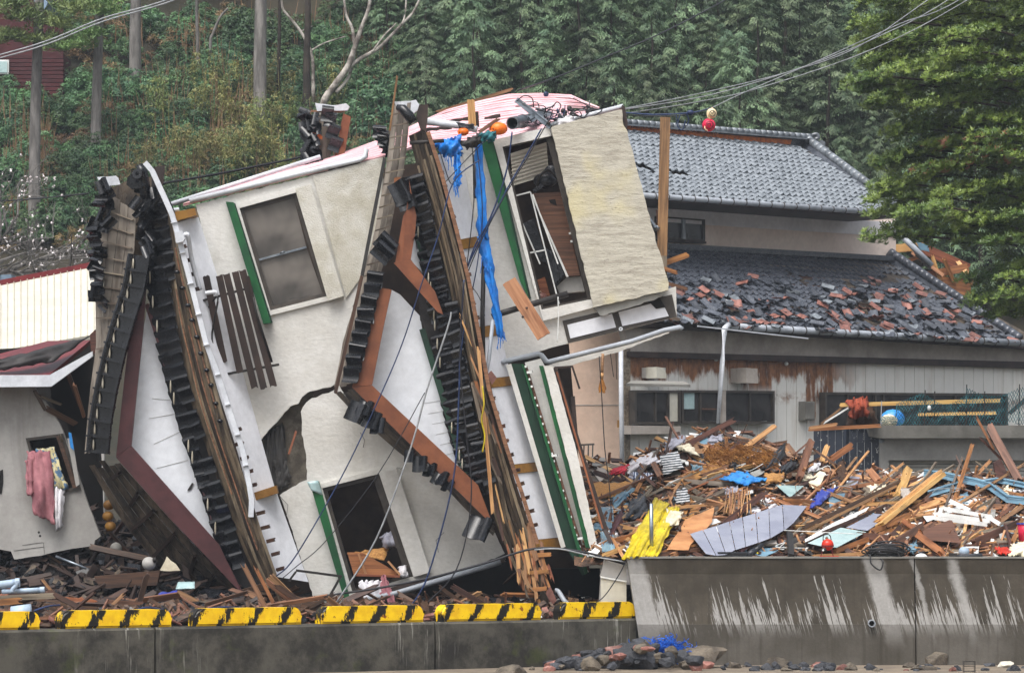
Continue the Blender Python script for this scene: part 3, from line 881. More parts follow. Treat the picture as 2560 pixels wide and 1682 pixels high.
for t_, s0_, s1_ in ((0.34, 0.22, 0.72), (0.58, 0.3, 0.86), (0.8, 0.1, 0.5)):
    ln_ = []
    for q in range(9):
        s_ = s0_ + (s1_ - s0_) * q / 8; a, b = along(dl, s_), along(dr, s_)
        ln_.append((a[0] + (b[0] - a[0]) * t_ + rnd.uniform(-1, 1), a[1] + (b[1] - a[1]) * t_))
    plate('batten', offset_line(ln_, 3.2), 61.5 - 0.5 * t_ - 0.045, 0.03, 'wood_mid', H)
for t_, s0_, s1_ in ((0.3, 0.1, 0.5), (0.6, 0.05, 0.62), (0.85, 0.3, 0.8)):
    pass
for ck in ([(722, 748), (736, 744), (752, 746), (770, 738)], [(980, 1182), (994, 1168), (1002, 1172), (1012, 1164)], [(640, 830), (652, 850), (650, 872), (664, 900)], [(700, 1240), (720, 1262), (716, 1290), (732, 1330)], [(900, 1080), (912, 1100), (908, 1118)], [(1110, 1330), (1090, 1350), (1096, 1380)]):
    tube('crack', [(x, y, YW - 0.002) for x, y in ck], 0.004, 'tar_paper', H, 4)
gw = plate('gable_panel', [(368, 772), (384, 820), (550, 1364), (326, 1116), (357, 830)], 61.72, 0.06, 'gable_white', H)
for (x, y, a) in [(455, 1212, 0.9), (470, 1216, 0.7)]:
    pass
plate('torn_flap', [(470, 1222), (480, 1206), (484, 1208), (478, 1222), (468, 1227)], 61.70, 0.01, 'dark_metal', gw)
for (a, b) in [((380, 996), (425, 1000)), ((372, 1046), (440, 1034)), ((384, 1110), (452, 1078)), ((392, 1170), (470, 1150))]:
    beam('panel_joint', (*a, 61.717), (*b, 61.717), 0.006, 0.006, 'soffit_grey', gw)
plate('barge_board', [(338, 668), (350, 640), (364, 648), (366, 700), (358, 820), (328, 1113), (290, 1142), (305, 1000), (325, 820)], 61.36, 0.09, 'maroon', H)
plate('barge_board', [(290, 1143), (328, 1114), (548, 1362), (562, 1392), (603, 1474), (594, 1472), (420, 1290)], 61.34, 0.09, 'maroon', H)
plate('barge_trim', offset_line([(366, 760), (386, 820), (470, 1095), (552, 1364)], 10), 61.5, 0.2, 'maroon', H)
# verge: boards with battens, then the raised verge tiles
vl = [(262, 480), (250, 560), (240, 640), (238, 760), (240, 860), (222, 1000), (210, 1146)]
vr = [(340, 520), (338, 610), (326, 700), (304, 800), (284, 900), (262, 1000), (252, 1120)]
strips('verge_board', vl, vr, 4, 61.9, 61.45, 0.04, 'batten_board', H, 12, 0.05, 0.02, 0.01)
for k in range(16):
    s = 0.06 + 0.058 * k
    a, b = along(vl, s), along(vr, s)
    beam('batten', (a[0] + rnd.uniform(0, 20), a[1] + 5, 61.82), (b[0] - 6, b[1] - 6, 61.45), 0.02, 0.025, 'wood_grey', H, 0.02)
vc = [(344, 640), (331, 720), (305, 800), (283, 880), (262, 970), (246, 1060), (240, 1130)]
for k in range(13):
    s = (k + 0.5) / 13
    p = along(vc, s); q = along(vc, min(1, s + 0.03)); p0 = along(vc, max(0, s - 0.03))
    d = Vector((q[0] - p0[0], 0, -(q[1] - p0[1]))).normalized()
    yv = -d
    xv = Vector((1, -0.22, 0.12))
    zv = xv.cross(yv) if xv.cross(yv).y < 0 else yv.cross(xv)
    link('verge_tile', VERGE, P(p[0] + 8, p[1], 61.28), H, Matrix((yv.cross(zv).normalized(), yv, zv.normalized()))
         .transposed(), (1.0, 1.0, 1.2))
    ball('mortar_lump', (p[0] - 8, p[1], 61.24), 0.05, 'mortar', H, (0.3, 0.4, 1.6), 8)
# tile column beside the gable
HD = Vector((0.29, 0, -0.956)); DS = Vector((0.92, -0.28, 0.27))
tc = [(380, 520), (388, 640), (402, 760), (428, 900), (470, 1050), (520, 1200), (562, 1330), (585, 1420)]
for k in range(30):
    s = (k + 0.5) / 30
    p = along(tc, s)
    nrow = 3 if s < 0.2 else 2 if rnd.random() < (0.9 if s < 0.62 else 0.45) else 1
    for q in range(nrow):
        tile(p[0] - 12 + q * 24, p[1] - q * 6, 61.48 - q * 0.09, -HD, DS.cross(HD) if DS.cross(HD).y < 0 else HD.cross(DS), jit=0.12, sc=(0.92, 0.68, 0.6))
    if rnd.random() < 0.55:
        ball('mortar_lump', (p[0] - 19, p[1] + 4, 61.42), 0.05, 'mortar', H, (0.28, 0.5, 1.9), 8)
for k, (x, y) in enumerate([(443, 680), (456, 720), (470, 763), (480, 800), (492, 842), (502, 883), (517, 925), (528, 962), (540, 1008), (550, 1052)]):
    o = ball('roof_stud', (x, y, 61.06), 0.045, 'tile_black', H, (1, 1, 0.7), 10)
plate('roof_felt', [(366, 690), (380, 800), (420, 930), (470, 1090), (552, 1364), (600, 1470), (680, 1515), (604, 1362), (530, 1151), (474, 985), (436, 820), (416, 640), (408, 470), (380, 440)], 61.66, 0.03, 'black_felt', H)
plate('roof_felt', [(268, 476), (330, 446), (400, 440), (416, 640), (372, 700), (345, 668), (320, 760), (262, 700)], 61.95, 0.04, 'roof_deck_dark', H)
# ridge end: broken tiles, caps and ornaments
for k in range(13):
    x = rnd.gauss(258, 26); y = rnd.uniform(455, 640) if x > 245 else rnd.uniform(470, 760)
    a = rnd.uniform(0, 6.3)
    tile(max(218, min(x, 345)), y, rnd.uniform(61.3, 61.8), (math.cos(a), rnd.uniform(-.6, .6), math.sin(a)), (rnd.uniform(-.6, .6), -1, rnd.uniform(-.3, .8)), jit=0.2, sc=(0.65, 0.7, 1))
for k in range(11):
    tile(rnd.uniform(228, 262), 560 + k * 20, rnd.uniform(61.4, 61.8), (rnd.uniform(-.3, .3), -.3, 1), (-0.6, -1, 0.2), jit=0.2, sc=(0.7, 0.7, 1))
tube('ridge_cap', [(348, 412, 61.2), (356, 428, 61.2), (362, 470, 61.3), (366, 520, 61.4), (352, 600, 61.5)], [0.05, 0.075, 0.085, 0.09, 0.08], 'tile_black', H, 10)
for k in range(15):
    x, y = rnd.uniform(330, 394), rnd.uniform(440, 640)
    if x < 345 and y > 520: continue
    tile(x, y, rnd.uniform(61.2, 61.4), (rnd.uniform(.2, 1), -.3, rnd.uniform(-.6, .6)), (rnd.uniform(-.4, .4), -1, rnd.uniform(0, .6)), jit=0.15, sc=(.65, .7, 1.1))
ring('ridge_disc', P(345, 436, 61.1), (-0.2, -1, 0.1), 0.03, 0.075, 0.05, 'tile_black', H, 14)
plate('ridge_cheek', [(318, 444), (336, 428), (352, 440), (354, 470), (330, 474), (316, 462)], 61.15, 0.1, 'tile_black', H)
plate('fascia_end', [(388, 418), (411, 413), (410, 432), (405, 468), (393, 460), (380, 430)], 61.35, 0.12, 'dark_wood', H)
plate('flashing', [(242, 443), (288, 440), (296, 446), (300, 462), (256, 464)], 61.6, 0.01, 'gutter_white', H, jag=1.5)
# underside of roof one running down to the rubble
ul = [(214, 1150), (300, 1300), (420, 1440), (560, 1525)]
ur = [(288, 1143), (420, 1290), (520, 1400), (602, 1478)]
strips('under_board', ul, ur, 5, 62.2, 61.5, 0.05, 'roof_deck_dark', H, 8, 0.08, 0.06, 0.05)
for k in range(6):
    s = 0.08 + 0.15 * k + rnd.uniform(-.04, .04)
    a, b = along(ul, s), along(ur, s)
    beam('rafter', (a[0] + rnd.uniform(0, 40), a[1] + rnd.uniform(0, 20), 62.1), (b[0] - 20, b[1] + 2, 61.6), 0.05, 0.05, 'dark_wood', H, 0.05)
# white gutter on the eave
gp = [(362, 406), (380, 427), (410, 492), (429, 535), (445, 588), (480, 720), (515, 858), (541, 925), (575, 1030), (607, 1127), (622, 1205), (629, 1250), (627, 1292)]
gt = plate('gutter', offset_line(gp, 13), 60.98, 0.10, 'gutter_white', H)
for s in [0.18 + 0.085 * k for k in range(9)]:
    p = along(gp, s)
    beam('gutter_joint', (p[0] - 8, p[1] + 2, 60.97), (p[0] + 8, p[1] - 2, 60.97), 0.014, 0.05, 'gutter_white', gt)
plate('gutter_box', [(436, 582), (456, 577), (462, 596), (458, 604), (440, 608)], 60.86, 0.16, 'gutter_white', gt)
tube('gutter_outlet', spline([(455, 590, 60.95), (468, 586, 60.97), (471, 596, 61.0), (480, 650, 61.2), (500, 725, 61.3)]), 0.035, 'gutter_white', gt, 8)
tube('gutter_outlet', spline([(513, 733, 61.1), (538, 730, 61.1), (540, 738, 61.12)]), 0.032, 'gutter_white', gt, 8)

# --- scorched slat balcony hanging on the wall
bal = [((510, 690), (548, 838)), ((548, 688), (588, 850)), ((562, 686), (626, 888)), ((590, 680), (650, 862)), ((608, 676), (664, 815)), ((540, 700), (600, 915)), ((520, 760), (560, 900)), ((650, 690), (684, 870))]
for k, (a, b) in enumerate([((515, 690), (560, 905)), ((548, 688), (600, 930)), ((566, 686), (637, 970)), ((588, 680), (660, 972)), ((606, 676), (684, 965)), ((620, 690), (652, 840))]):
    beam('balcony_slat', (*a, YW - 0.42 - 0.05 * (k % 2)), (*b, YW - 0.30 - 0.05 * (k % 2)), 0.10 if k != 5 else 0.04, 0.04, 'dark_wood', H, 0.02)
beam('balcony_rail', (505, 752, YW - 0.36), (630, 718, YW - 0.36), 0.035, 0.04, 'dark_metal', H)
beam('balcony_rail', (560, 936, YW - 0.28), (698, 911, YW - 0.28), 0.035, 0.04, 'dark_metal', H)
tube('balcony_stay', [(628, 716, YW - 0.42), (640, 780, YW - 0.45), (680, 905, YW - 0.36)], 0.018, 'dark_metal', H, 6)
tube('balcony_stay', spline([(520, 770, YW - 0.3), (545, 745, YW - 0.5), (530, 850, YW - 0.4), (560, 930, YW - 0.3)]), 0.014, 'dark_metal', H, 6)
beam('balcony_rail', (508, 745, YW - 0.3), (575, 950, YW - 0.2), 0.03, 0.03, 'dark_metal', H)

# --- roof two (lower, nearer gable) --------------------------------------------------
YG = 61.25
g2 = plate('gable_panel', [(978, 724), (1000, 736), (1050, 790), (1056, 825), (1173, 1193), (1196, 1216), (926, 964), (956, 820)], YG + 0.08, 0.06, 'gable_white', H)
for k in range(7):
    y = 1000 + k * 26
    beam('water_stain', (1110 + k * 6, y, YG + 0.077), (1060 + k * 10, y + 8, YG + 0.077), 0.004, 0.003, 'soffit_grey', g2)
plate('barge_board', [(951, 719), (979, 724), (958, 820), (930, 962), (880, 967), (925, 820)], YG - 0.30, 0.10, 'brown_board', H)
plate('barge_board', [(880, 968), (930, 963), (1195, 1212), (1228, 1300), (1215, 1296)], YG - 0.32, 0.10, 'brown_board', H)
plate('green_fascia', [(1048, 824), (1062, 820), (1176, 1195), (1158, 1190)], YG - 0.06, 0.14, 'dark_green', H)
# the small upper gable
plate('gable_panel', [(1030, 560), (1046, 600), (1078, 705), (1026, 650)], YG + 0.05, 0.05, 'gable_white', H)
plate('green_fascia', [(1033, 572), (1042, 580), (1074, 690), (1066, 702)], YG - 0.04, 0.1, 'dark_green', H)
for k in range(3):
    plate('barge_board', [(1008 + k * 7, 540 - k * 22), (1015 + k * 7, 528 - k * 22), (1030 + k * 3, 480 + k * 30), (1036, 560), (1026 - (2 - k) * 2, 650), (988 + k * 11, 656)] if k == 0 else [(1018, 500), (1026, 470), (1040, 540), (1036, 592), (1027, 648), (1006, 655)] if k == 1 else [(1022, 447), (1030, 490), (1041, 540), (1037, 590), (1030, 600), (1030, 520)], YG - 0.3 - 0.02 * k, 0.06, 'brown_board', H)
plate('barge_board', [(984, 657), (1027, 649), (1088, 729), (1108, 786), (1094, 780)], YG - 0.34, 0.1, 'brown_board', H)
# verge edge of roof two: stacked boards, felt, battens and tiles
el = [(982, 262), (966, 412), (952, 490), (934, 590), (916, 662), (884, 764), (858, 850), (843, 930), (832, 978)]
er = [(1028, 256), (1012, 420), (990, 500), (974, 590), (962, 650), (938, 735), (910, 850), (888, 940), (880, 968)]
strips('verge_board', el, er, 3, YG + 0.3, YG - 0.1, 0.05, 'batten_board', H, 12, 0.06, 0.02, 0.02)
for k in range(15):
    s = 0.03 + 0.04 * k
    a, b = along(el, s), along(er, s)
    beam('batten', (a[0] + 2, a[1] + 3, YG + 0.1), (b[0] - 2, b[1] + 1, YG - 0.16), 0.018, 0.03, 'wood_grey', H, 0.02)
for k in range(9):
    s = 0.62 + 0.042 * k
    a = along(er, s)
    tile(a[0] - 10, a[1], YG - 0.3, (0.15, 0.1, 1), (-0.3, -1, 0.2), jit=0.12, sc=(0.95, 0.85, 1.1))
beam('verge_edge', (962, 395, YG + 0.0), (905, 690, YG + 0.0), 0.05, 0.06, 'tar_paper', H, 0.02)
beam('verge_edge', (905, 690, YG + 0.0), (838, 985, YG + 0.0), 0.05, 0.06, 'wood_dark', H, 0.02)
for (x, y, ax) in [(1004, 487, 0.5), (1000, 478, 0.5), (965, 610, 0.9), (958, 630, 0.8), (1016, 500, 0.4)]:
    tile(x, y, YG - 0.28, (math.cos(ax), -.2, math.sin(ax)), (0.3, -1, 0.3), jit=0.08)
plate('bare_board', [(985, 445), (1002, 442), (996, 470), (984, 492)], YG - 0.16, 0.02, 'wood_orange', H)
# lower verge run of roof two
lo_a = [(836, 980), (882, 1030), (1005, 1138), (1109, 1214), (1180, 1290), (1234, 1340)]
lo_b = [(882, 970), (930, 1012), (1040, 1112), (1140, 1205), (1205, 1275), (1240, 1318)]
strips('verge_board', lo_a, lo_b, 3, YG + 0.35, YG - 0.2, 0.06, 'roof_deck_dark', H, 10, 0.05, 0.02, 0.03)
for (x, y, sc_) in [(890, 1030, 1), (912, 1020, 0.8), (930, 1050, 0.9), (945, 1065, 0.8), (1025, 1140, .6), (1050, 1160, .8), (1075, 1175, .7), (1100, 1195, .8), (1195, 1320, 1.3), (1120, 1215, .6)]:
    tile(x, y, YG - 0.35, (0.9, -.3, -0.2), (0.2, -1, 0.25), jit=0.25, sc=(sc_, sc_, 1))
# tile column of roof two
tc2 = [(1036, 450), (1052, 520), (1072, 620), (1098, 730), (1106, 820), (1122, 930), (1140, 1040), (1168, 1140), (1200, 1235)]
for k in range(34):
    s = (k + 0.5) / 34
    p = along(tc2, s)
    nrow = 2 if s < 0.42 else 3
    for q in range(nrow):
        if rnd.random() < 0.08: continue
        tile(p[0] - 14 + q * 22, p[1] - q * 6, YG - 0.05 - q * 0.1, -HD, DS.cross(HD) if DS.cross(HD).y < 0 else HD.cross(DS), jit=0.12, sc=(0.9, 0.66, 0.6))
    if rnd.random() < 0.35:
        ball('mortar_lump', (p[0] - 18, p[1] + 3, YG - 0.1), 0.05, 'mortar', H, (0.25, 0.5, 1.7), 8)
plate('roof_felt', [(1030, 440), (1056, 449), (1100, 600), (1128, 719), (1153, 858), (1180, 962), (1210, 1123), (1236, 1293), (1222, 1290), (1176, 1195), (1062, 820), (1050, 800), (1040, 560)], YG + 0.06, 0.03, 'black_felt', H)
# weathered deck of roof two
d2l = [(1022, 340), (1051, 449), (1096, 600), (1124, 719), (1149, 858), (1176, 962), (1206, 1123), (1232, 1293), (1290, 1430), (1330, 1505)]
d2r = [(1066, 320), (1096, 416), (1133, 555), (1165, 674), (1194, 858), (1216, 976), (1262, 1123), (1300, 1236), (1340, 1359), (1376, 1505)]
strips('deck_board', d2l, d2r, 8, YG - 0.10, YG - 0.55, 0.05, ['roof_deck_pale', 'roof_deck_dark', 'roof_deck'], H, 14, 0.14, 0.08, 0.05)
plate('deck_back', [(x, y) for x, y in d2l] + [(x, y) for x, y in d2r[::-1]], YG + 0.1, 0.03, 'roof_deck_dark', H)
beam('batten', (1196, 870, YG - 0.6), (1232, 1284, YG - 0.6), 0.05, 0.04, 'wood_fresh', H, 0.05)
beam('batten', (1182, 960, YG - 0.62), (1222, 1040, YG - 0.62), 0.04, 0.04, 'wood_grey', H, 0.05)
for k in range(26):
    s = rnd.uniform(0.38, 1.0)
    a = along(d2l, s); b = along(d2r, s)
    t = rnd.random()
    x, y = a[0] + (b[0] - a[0]) * t, a[1] + (b[1] - a[1]) * t
    L = rnd.uniform(40, 130)
    beam('splinter', (x, y, YG - 0.45 - 0.12 * t), (x + L * 0.28 + rnd.uniform(-12, 12), y + L, YG - 0.5), rnd.uniform(0.02, 0.06), 0.02, rnd.choice(['wood_fresh', 'wood_orange', 'wood_grey', 'wood_dark', 'wood_mid']), H, 0.06)
for k in range(14):
    x, y = rnd.uniform(1300, 1380), rnd.uniform(1350, 1480)
    L = rnd.uniform(40, 110)
    beam('splinter', (x - 8, y - L / 2, YG - 0.5), (x + rnd.uniform(-6, 22), min(1525, y + L / 2), YG - 0.55), rnd.uniform(0.03, 0.08), 0.03, rnd.choice(['wood_fresh', 'wood_orange', 'wood_mid']), H, 0.08)
for y in (1385, 1428, 1470):
    beam('rafter_stub', (1318, y + 4, YG - 0.5), (1378 - (y - 1385) * .1, y, YG - 0.55), 0.06, 0.06, 'wood_orange', H, 0.02)
# top of roof two: finial tile, gutter end, fascia box
tube('ridge_cap', [(992, 268, YG - 0.3), (1006, 272, YG - 0.32), (1022, 290, YG - 0.35), (1034, 306, YG - 0.35)], [0.04, 0.07, 0.08, 0.06], 'tile_black', H, 10)
plate('fascia_end', [(1048, 262), (1070, 262), (1068, 300), (1064, 330), (1050, 320), (1040, 290)], YG - 0.3, 0.15, 'dark_wood', H)
plate('flashing', [(986, 254), (1040, 254), (1050, 262), (1040, 268), (990, 266)], YG + 0.0, 0.02, 'gutter_white', H, jag=1.5)
plate('gutter_end', [(1028, 252), (1040, 250), (1052, 268), (1034, 284), (1026, 280)], YG - 0.2, 0.1, 'gutter_white', H)
beam('pole', (993, 190, YG - 0.1), (974, 330, YG), 0.03, 0.03, 'wood_mid', H, 0.02)
plate('fascia_strip', offset_line([(1070, 330), (1100, 420), (1140, 570), (1172, 700), (1200, 850), (1222, 970), (1268, 1123), (1306, 1236), (1344, 1359)], 10), YG - 0.57, 0.08, 'wood_mid', H)

# --- white panels beside roof two, their posts and rafter ends
l2 = [(1084, 390), (1138, 590), (1186, 800), (1226, 960), (1270, 1140), (1334, 1375)]
r2 = [(1152, 375), (1192, 590), (1246, 812), (1280, 950), (1335, 1146), (1404, 1368)]
def wedge(s0, s1, nm, m, y0=0.0):
    a0, b0, a1, b1 = along(l2, s0), along(r2, s0), along(l2, s1), along(r2, s1)
    return plate(nm, [(*a0, 61.0 + y0), (*b0, 61.55 + y0), (*b1, 61.55 + y0), (*a1, 61.0 + y0)], None, 0.05, m, H)
cuts = [0.0, 0.235, 0.255, 0.45, 0.47, 0.565, 0.59, 0.78, 0.80, 0.985, 1.0]
cuts = [0.0, 0.215, 0.24, 0.435, 0.462, 0.565, 0.588, 0.783, 0.806, 0.975, 1.0]
for k in range(10):
    wedge(cuts[k], cuts[k + 1] - 0.001, 'eave_panel' if k % 2 == 0 else 'post', 'white_panel' if k % 2 == 0 else 'ochre', 0.0 if k % 2 == 0 else -0.04)
for x, y in [(1101, 433), (1111, 468), (1121, 506), (1131, 543), (1139, 577), (1158, 650), (1170, 687), (1176, 723), (1184, 759), (1190, 795), (1230, 997), (1242, 1033), (1254, 1066), (1266, 1102), (1277, 1137), (1292, 1175), (1304, 1209), (1315, 1244), (1327, 1277), (1337, 1312)]:
    beam('rafter_end', (x - 14, y + 4, 60.85), (x + rnd.uniform(3, 9), y - 2, 60.8), 0.055, 0.06, rnd.choice(['wood_dark', 'wood_dark', 'wood_red']), H, 0.012)

# --- upper right body: plaster, green shutter box, open window, weathered slab
YU = 61.6
win3 = [(1256, 367), (1375, 341), (1477, 748), (1354, 774)]
plate('wall', [(1150, 366), (1233, 350), (1376, 316), (1486, 768), (1500, 772), (1690, 716), (1692, 792), (1380, 868), (1258, 908), (1246, 815), (1192, 592)], YU, 0.15, 'stucco', H, holes=[win3])
w3 = plate('window', [(1254, 365), (1376, 338), (1480, 749), (1352, 777)], YU + 0.02, 0.1, 'bronze_frame', H, holes=[[(1262, 369), (1366, 345), (1470, 744), (1358, 768)]])
plate('surround', [(1233, 351), (1374, 318), (1378, 340), (1256, 367), (1354, 774), (1478, 748), (1486, 768), (1358, 802)], YU - 0.10, 0.10, 'stucco', w3)
plate('sash_stile', [(1366, 343), (1383, 339), (1481, 752), (1470, 750)], YU - 0.02, 0.05, 'bronze_frame', w3)
plate('wall_slab', [(1378, 318), (1555, 272), (1559, 314), (1567, 326), (1600, 452), (1640, 600), (1673, 707), (1669, 725), (1640, 733), (1484, 768)], YU - 0.26, 0.2, 'stucco_slab', H, jag=1.6, step=14)
plate('slab_edge', [(1555, 262), (1562, 268), (1570, 310), (1566, 326), (1559, 314)], YU - 0.2, 0.4, 'dark_wood', H)
plate('wall_underside', [(1484, 768), (1640, 734), (1660, 740), (1600, 760), (1500, 790)], YU - 0.2, 0.3, 'soffit_grey', H, jag=2)
plate('shutter_box', [(1203, 359), (1231, 347), (1322, 745), (1300, 702)], YU - 0.2, 0.2, 'green_paint', H)
plate('shutter_lip', [(1231, 348), (1237, 352), (1328, 746), (1323, 747)], YU - 0.08, 0.08, 'dark_green', H)
# soffit panels under the slab
sp = plate('soffit_frame', [(1406, 802), (1680, 736), (1692, 792), (1420, 858)], YU - 0.02, 0.02, 'bronze_frame', H)
plate('soffit_panel', [(1418, 812), (1530, 784), (1540, 818), (1426, 846)], YU - 0.035, 0.014, 'white_panel', sp)
plate('soffit_panel', [(1546, 780), (1654, 752), (1672, 790), (1556, 815)], YU - 0.035, 0.014, 'white_panel', sp)
plate('torn_hole', [(1604, 752), (1622, 742), (1650, 746), (1664, 768), (1640, 772), (1626, 758)], YU - 0.05, 0.012, 'void', sp)
ring('pipe_stub', P(1552, 822, YU - 0.1), (0, 1, 0), 0.012, 0.03, 0.1, 'gutter_white', sp, 12)
tube('downpipe', [(1256, 908, YU - 0.2), (1262, 903, YU - 0.2), (1346, 884, YU - 0.2), (1354, 888, YU - 0.2), (1366, 903, YU - 0.2), (1374, 904, YU - 0.2), (1580, 853, YU - 0.2), (1660, 826, YU - 0.2), (1700, 818, YU - 0.2), (1706, 824, YU - 0.2)], 0.038, 'pvc_grey', H, 10)
plate('sill_board', [(1360, 915), (1540, 868), (1670, 822), (1674, 832), (1545, 880), (1384, 924)], YU - 0.05, 0.1, 'stucco', H, jag=1)
# furniture seen through the window
plate('rear_wall', [(1240, 340), (1390, 320), (1500, 760), (1350, 800)], YU + 1.2, 0.05, 'interior', H)

# --- right lower end: long green boards and the strip with white blocks
YL = 61.3
plate('wall_strip', [(1265, 912), (1278, 909), (1414, 1366), (1403, 1370)], YL - 0.1, 0.1, 'stucco', H)
plate('shutter_track', [(1278, 909), (1304, 910), (1400, 1200), (1464, 1432), (1456, 1438), (1407, 1352)], YL - 0.02, 0.05, 'dark_green', H)
plate('shutter_edge', [(1304, 909), (1310, 912), (1470, 1430), (1462, 1436)], YL - 0.12, 0.14, 'green_paint', H)
plate('track_rail', [(1312, 914), (1318, 914), (1476, 1428), (1470, 1430)], YL - 0.06, 0.05, 'wood_red', H)
for q, (x, y) in enumerate([(375, 100), (400, 190), (417, 240), (438, 320), (455, 372), (477, 450), (492, 502), (517, 578), (533, 630), (557, 708), (572, 760), (597, 838), (612, 890), (635, 967), (650, 1020), (673, 1097), (690, 1150), (713, 1225), (728, 1278), (750, 1355), (768, 1410), (780, 1450), (805, 1530)]):
    X, Y_ = 1180 + x * .358, 880 + y * .358
    beam('rail_block', (X - 2.6, Y_ + .7, YL - 0.09), (X + 2.6, Y_ - .7, YL - 0.09), 0.03, 0.04, 'white_board', H)
for (x, y) in [(1324, 931), (1386, 1139), (1451, 1346)]:
    beam('rail_bracket', (x - 6, y, YL - 0.1), (x + 7, y - 2, YL - 0.12), 0.035, 0.06, 'white_board', H)
plate('wall', [(1312, 906), (1352, 896), (1362, 914), (1480, 1392), (1470, 1428), (1400, 1180)], YL + 0.06, 0.1, 'stucco', H)
plate('shutter_edge', [(1348, 914), (1358, 914), (1482, 1394), (1470, 1390)], YL - 0.16, 0.2, 'green_paint', H)
plate('wall_strip', [(1359, 915), (1382, 915), (1440, 1120), (1498, 1386), (1482, 1394)], YL - 0.2, 0.16, 'stucco', H, jag=0.8)
beam('door_stile', (1386, 918, YL - 0.05), (1516, 1330, YL - 0.1), 0.07, 0.08, 'dark_wood', H, 0.02)
beam('door_stile', (1392, 930, YL - 0.12), (1506, 1320, YL - 0.14), 0.028, 0.04, 'wood_orange', H, 0.02)
beam('door_stile', (1512, 1325, YL - 0.14), (1556, 1412, YL - 0.3), 0.055, 0.05, 'dark_wood', H)
beam('hanging_frame', (1386, 919, YL), (1430, 916, YL), 0.03, 0.03, 'dark_wood', H)
beam('hanging_frame', (1430, 914, YL), (1449, 972, YL), 0.03, 0.03, 'dark_wood', H)
beam('hanging_board', (1432, 990, YL), (1440, 1095, YL), 0.06, 0.03, 'dark_wood', H)
for (a, b) in [((1526, 884), (1534, 942)), ((1540, 882), (1542, 948))]:
    beam('hanging_strip', (*a, YL), (*b, YL), 0.012, 0.012, 'dark_wood', H)
# bottom edge of the body, drain pipe lying under it
beam('sill_beam', (880, 1500, YW - 0.1), (1262, 1398, YW - 0.2), 0.07, 0.12, 'dark_wood', H, 0.02)
tube('downpipe', [(850, 1512, YW - 0.35), (990, 1482, YW - 0.35), (1252, 1404, YW - 0.35)], 0.04, 'pvc_grey', H, 10)

# --- pink metal cladding on the upper side and the pipes along its edge
pk_a = [(452, 512, 62.0), (620, 470, 62.0), (780, 430, 62.0), (958, 392, 62.0), (1075, 352, 62.1), (1230, 352, 62.1), (1378, 318, 62.1), (1500, 286, 62.1)]
pk_b = [(600, 462, 63.2), (700, 432, 63.4), (830, 392, 63.8), (960, 346, 64.0), (1120, 272, 64.6), (1290, 230, 65.0), (1448, 238, 65.2), (1500, 270, 64.0)]
def pk(s, k):
    a, b = along(pk_a, s), along(pk_b, s)
    return tuple(a[w] + (b[w] - a[w]) * k for w in range(3))
NP = 9
for k in range(NP):
    k0, k1 = k / NP, (k + 0.992) / NP
    e = 1.0 - rnd.uniform(0, 0.05) - (0.05 if k in (4, 5) else 0)
    st_ = rnd.uniform(0, 0.02)
    ss = [st_ + (e - st_) * q / 12 for q in range(13)]
    ring_ = [pk(q, k0) for q in ss] + [pk(q, k1) for q in reversed(ss)]
    sh = plate('metal_sheet', [(x, y + rnd.uniform(-.8, .8), Y) for x, y, Y in ring_], None, 0.02, 'pink_metal', H, back=Vector((0, 0.005, -0.03)))
    for kk in (0.0, 0.5):
        kq = k0 + (k1 - k0) * kk
        tube('sheet_rib', [P(*pk(q, kq)) + Vector((0, 0, 0.004)) for q in ss], 0.010, 'pink_metal', sh, 5)
for (a, b) in [((1050, 322, 62.3), (1130, 316, 62.5)), ((1122, 300, 63.0), (1180, 292, 63.2)), ((1210, 292, 63.2), (1252, 286, 63.3)), ((820, 420, 62.3), (900, 402, 62.5))]:
    plate('torn_seam', [(a[0], a[1]), (b[0], b[1]), (b[0], b[1] + 7), (a[0], a[1] + 7)], a[2] - 0.3, 0.05, 'dark_wood', H, jag=1.5, step=10)
beam('ridge_batten', (1090, 282, 64.8), (1280, 224, 65.2), 0.05, 0.05, 'wood_mid', H, 0.05)
beam('ridge_batten', (850, 400, 64.0), (960, 352, 64.2), 0.05, 0.05, 'wood_fresh', H, 0.05)
tube('edge_pipe', [(429, 510, 62.3), (801, 392, 62.6)], 0.034, 'gutter_white', H, 10)
tube('edge_pipe', [(474, 502, 61.95), (740, 436, 61.95), (900, 399, 61.95), (914, 392, 61.95), (917, 372, 61.95)], 0.038, 'gutter_white', H, 10)
tube('edge_pipe', [(428, 526, 61.9), (448, 524, 61.9)], 0.03, 'gutter_white', H, 10)
tube('edge_pipe', [(1380, 312, 61.75), (1558, 266, 61.75)], 0.035, 'gutter_white', H, 10)
beam('edge_board', (1420, 312, 61.7), (1556, 276, 61.7), 0.04, 0.05, 'red_metal', H)
tube('edge_pipe', [(1066, 304, 61.5), (1150, 314, 61.45), (1192, 324, 61.4)], 0.052, 'gutter_white', H, 12)
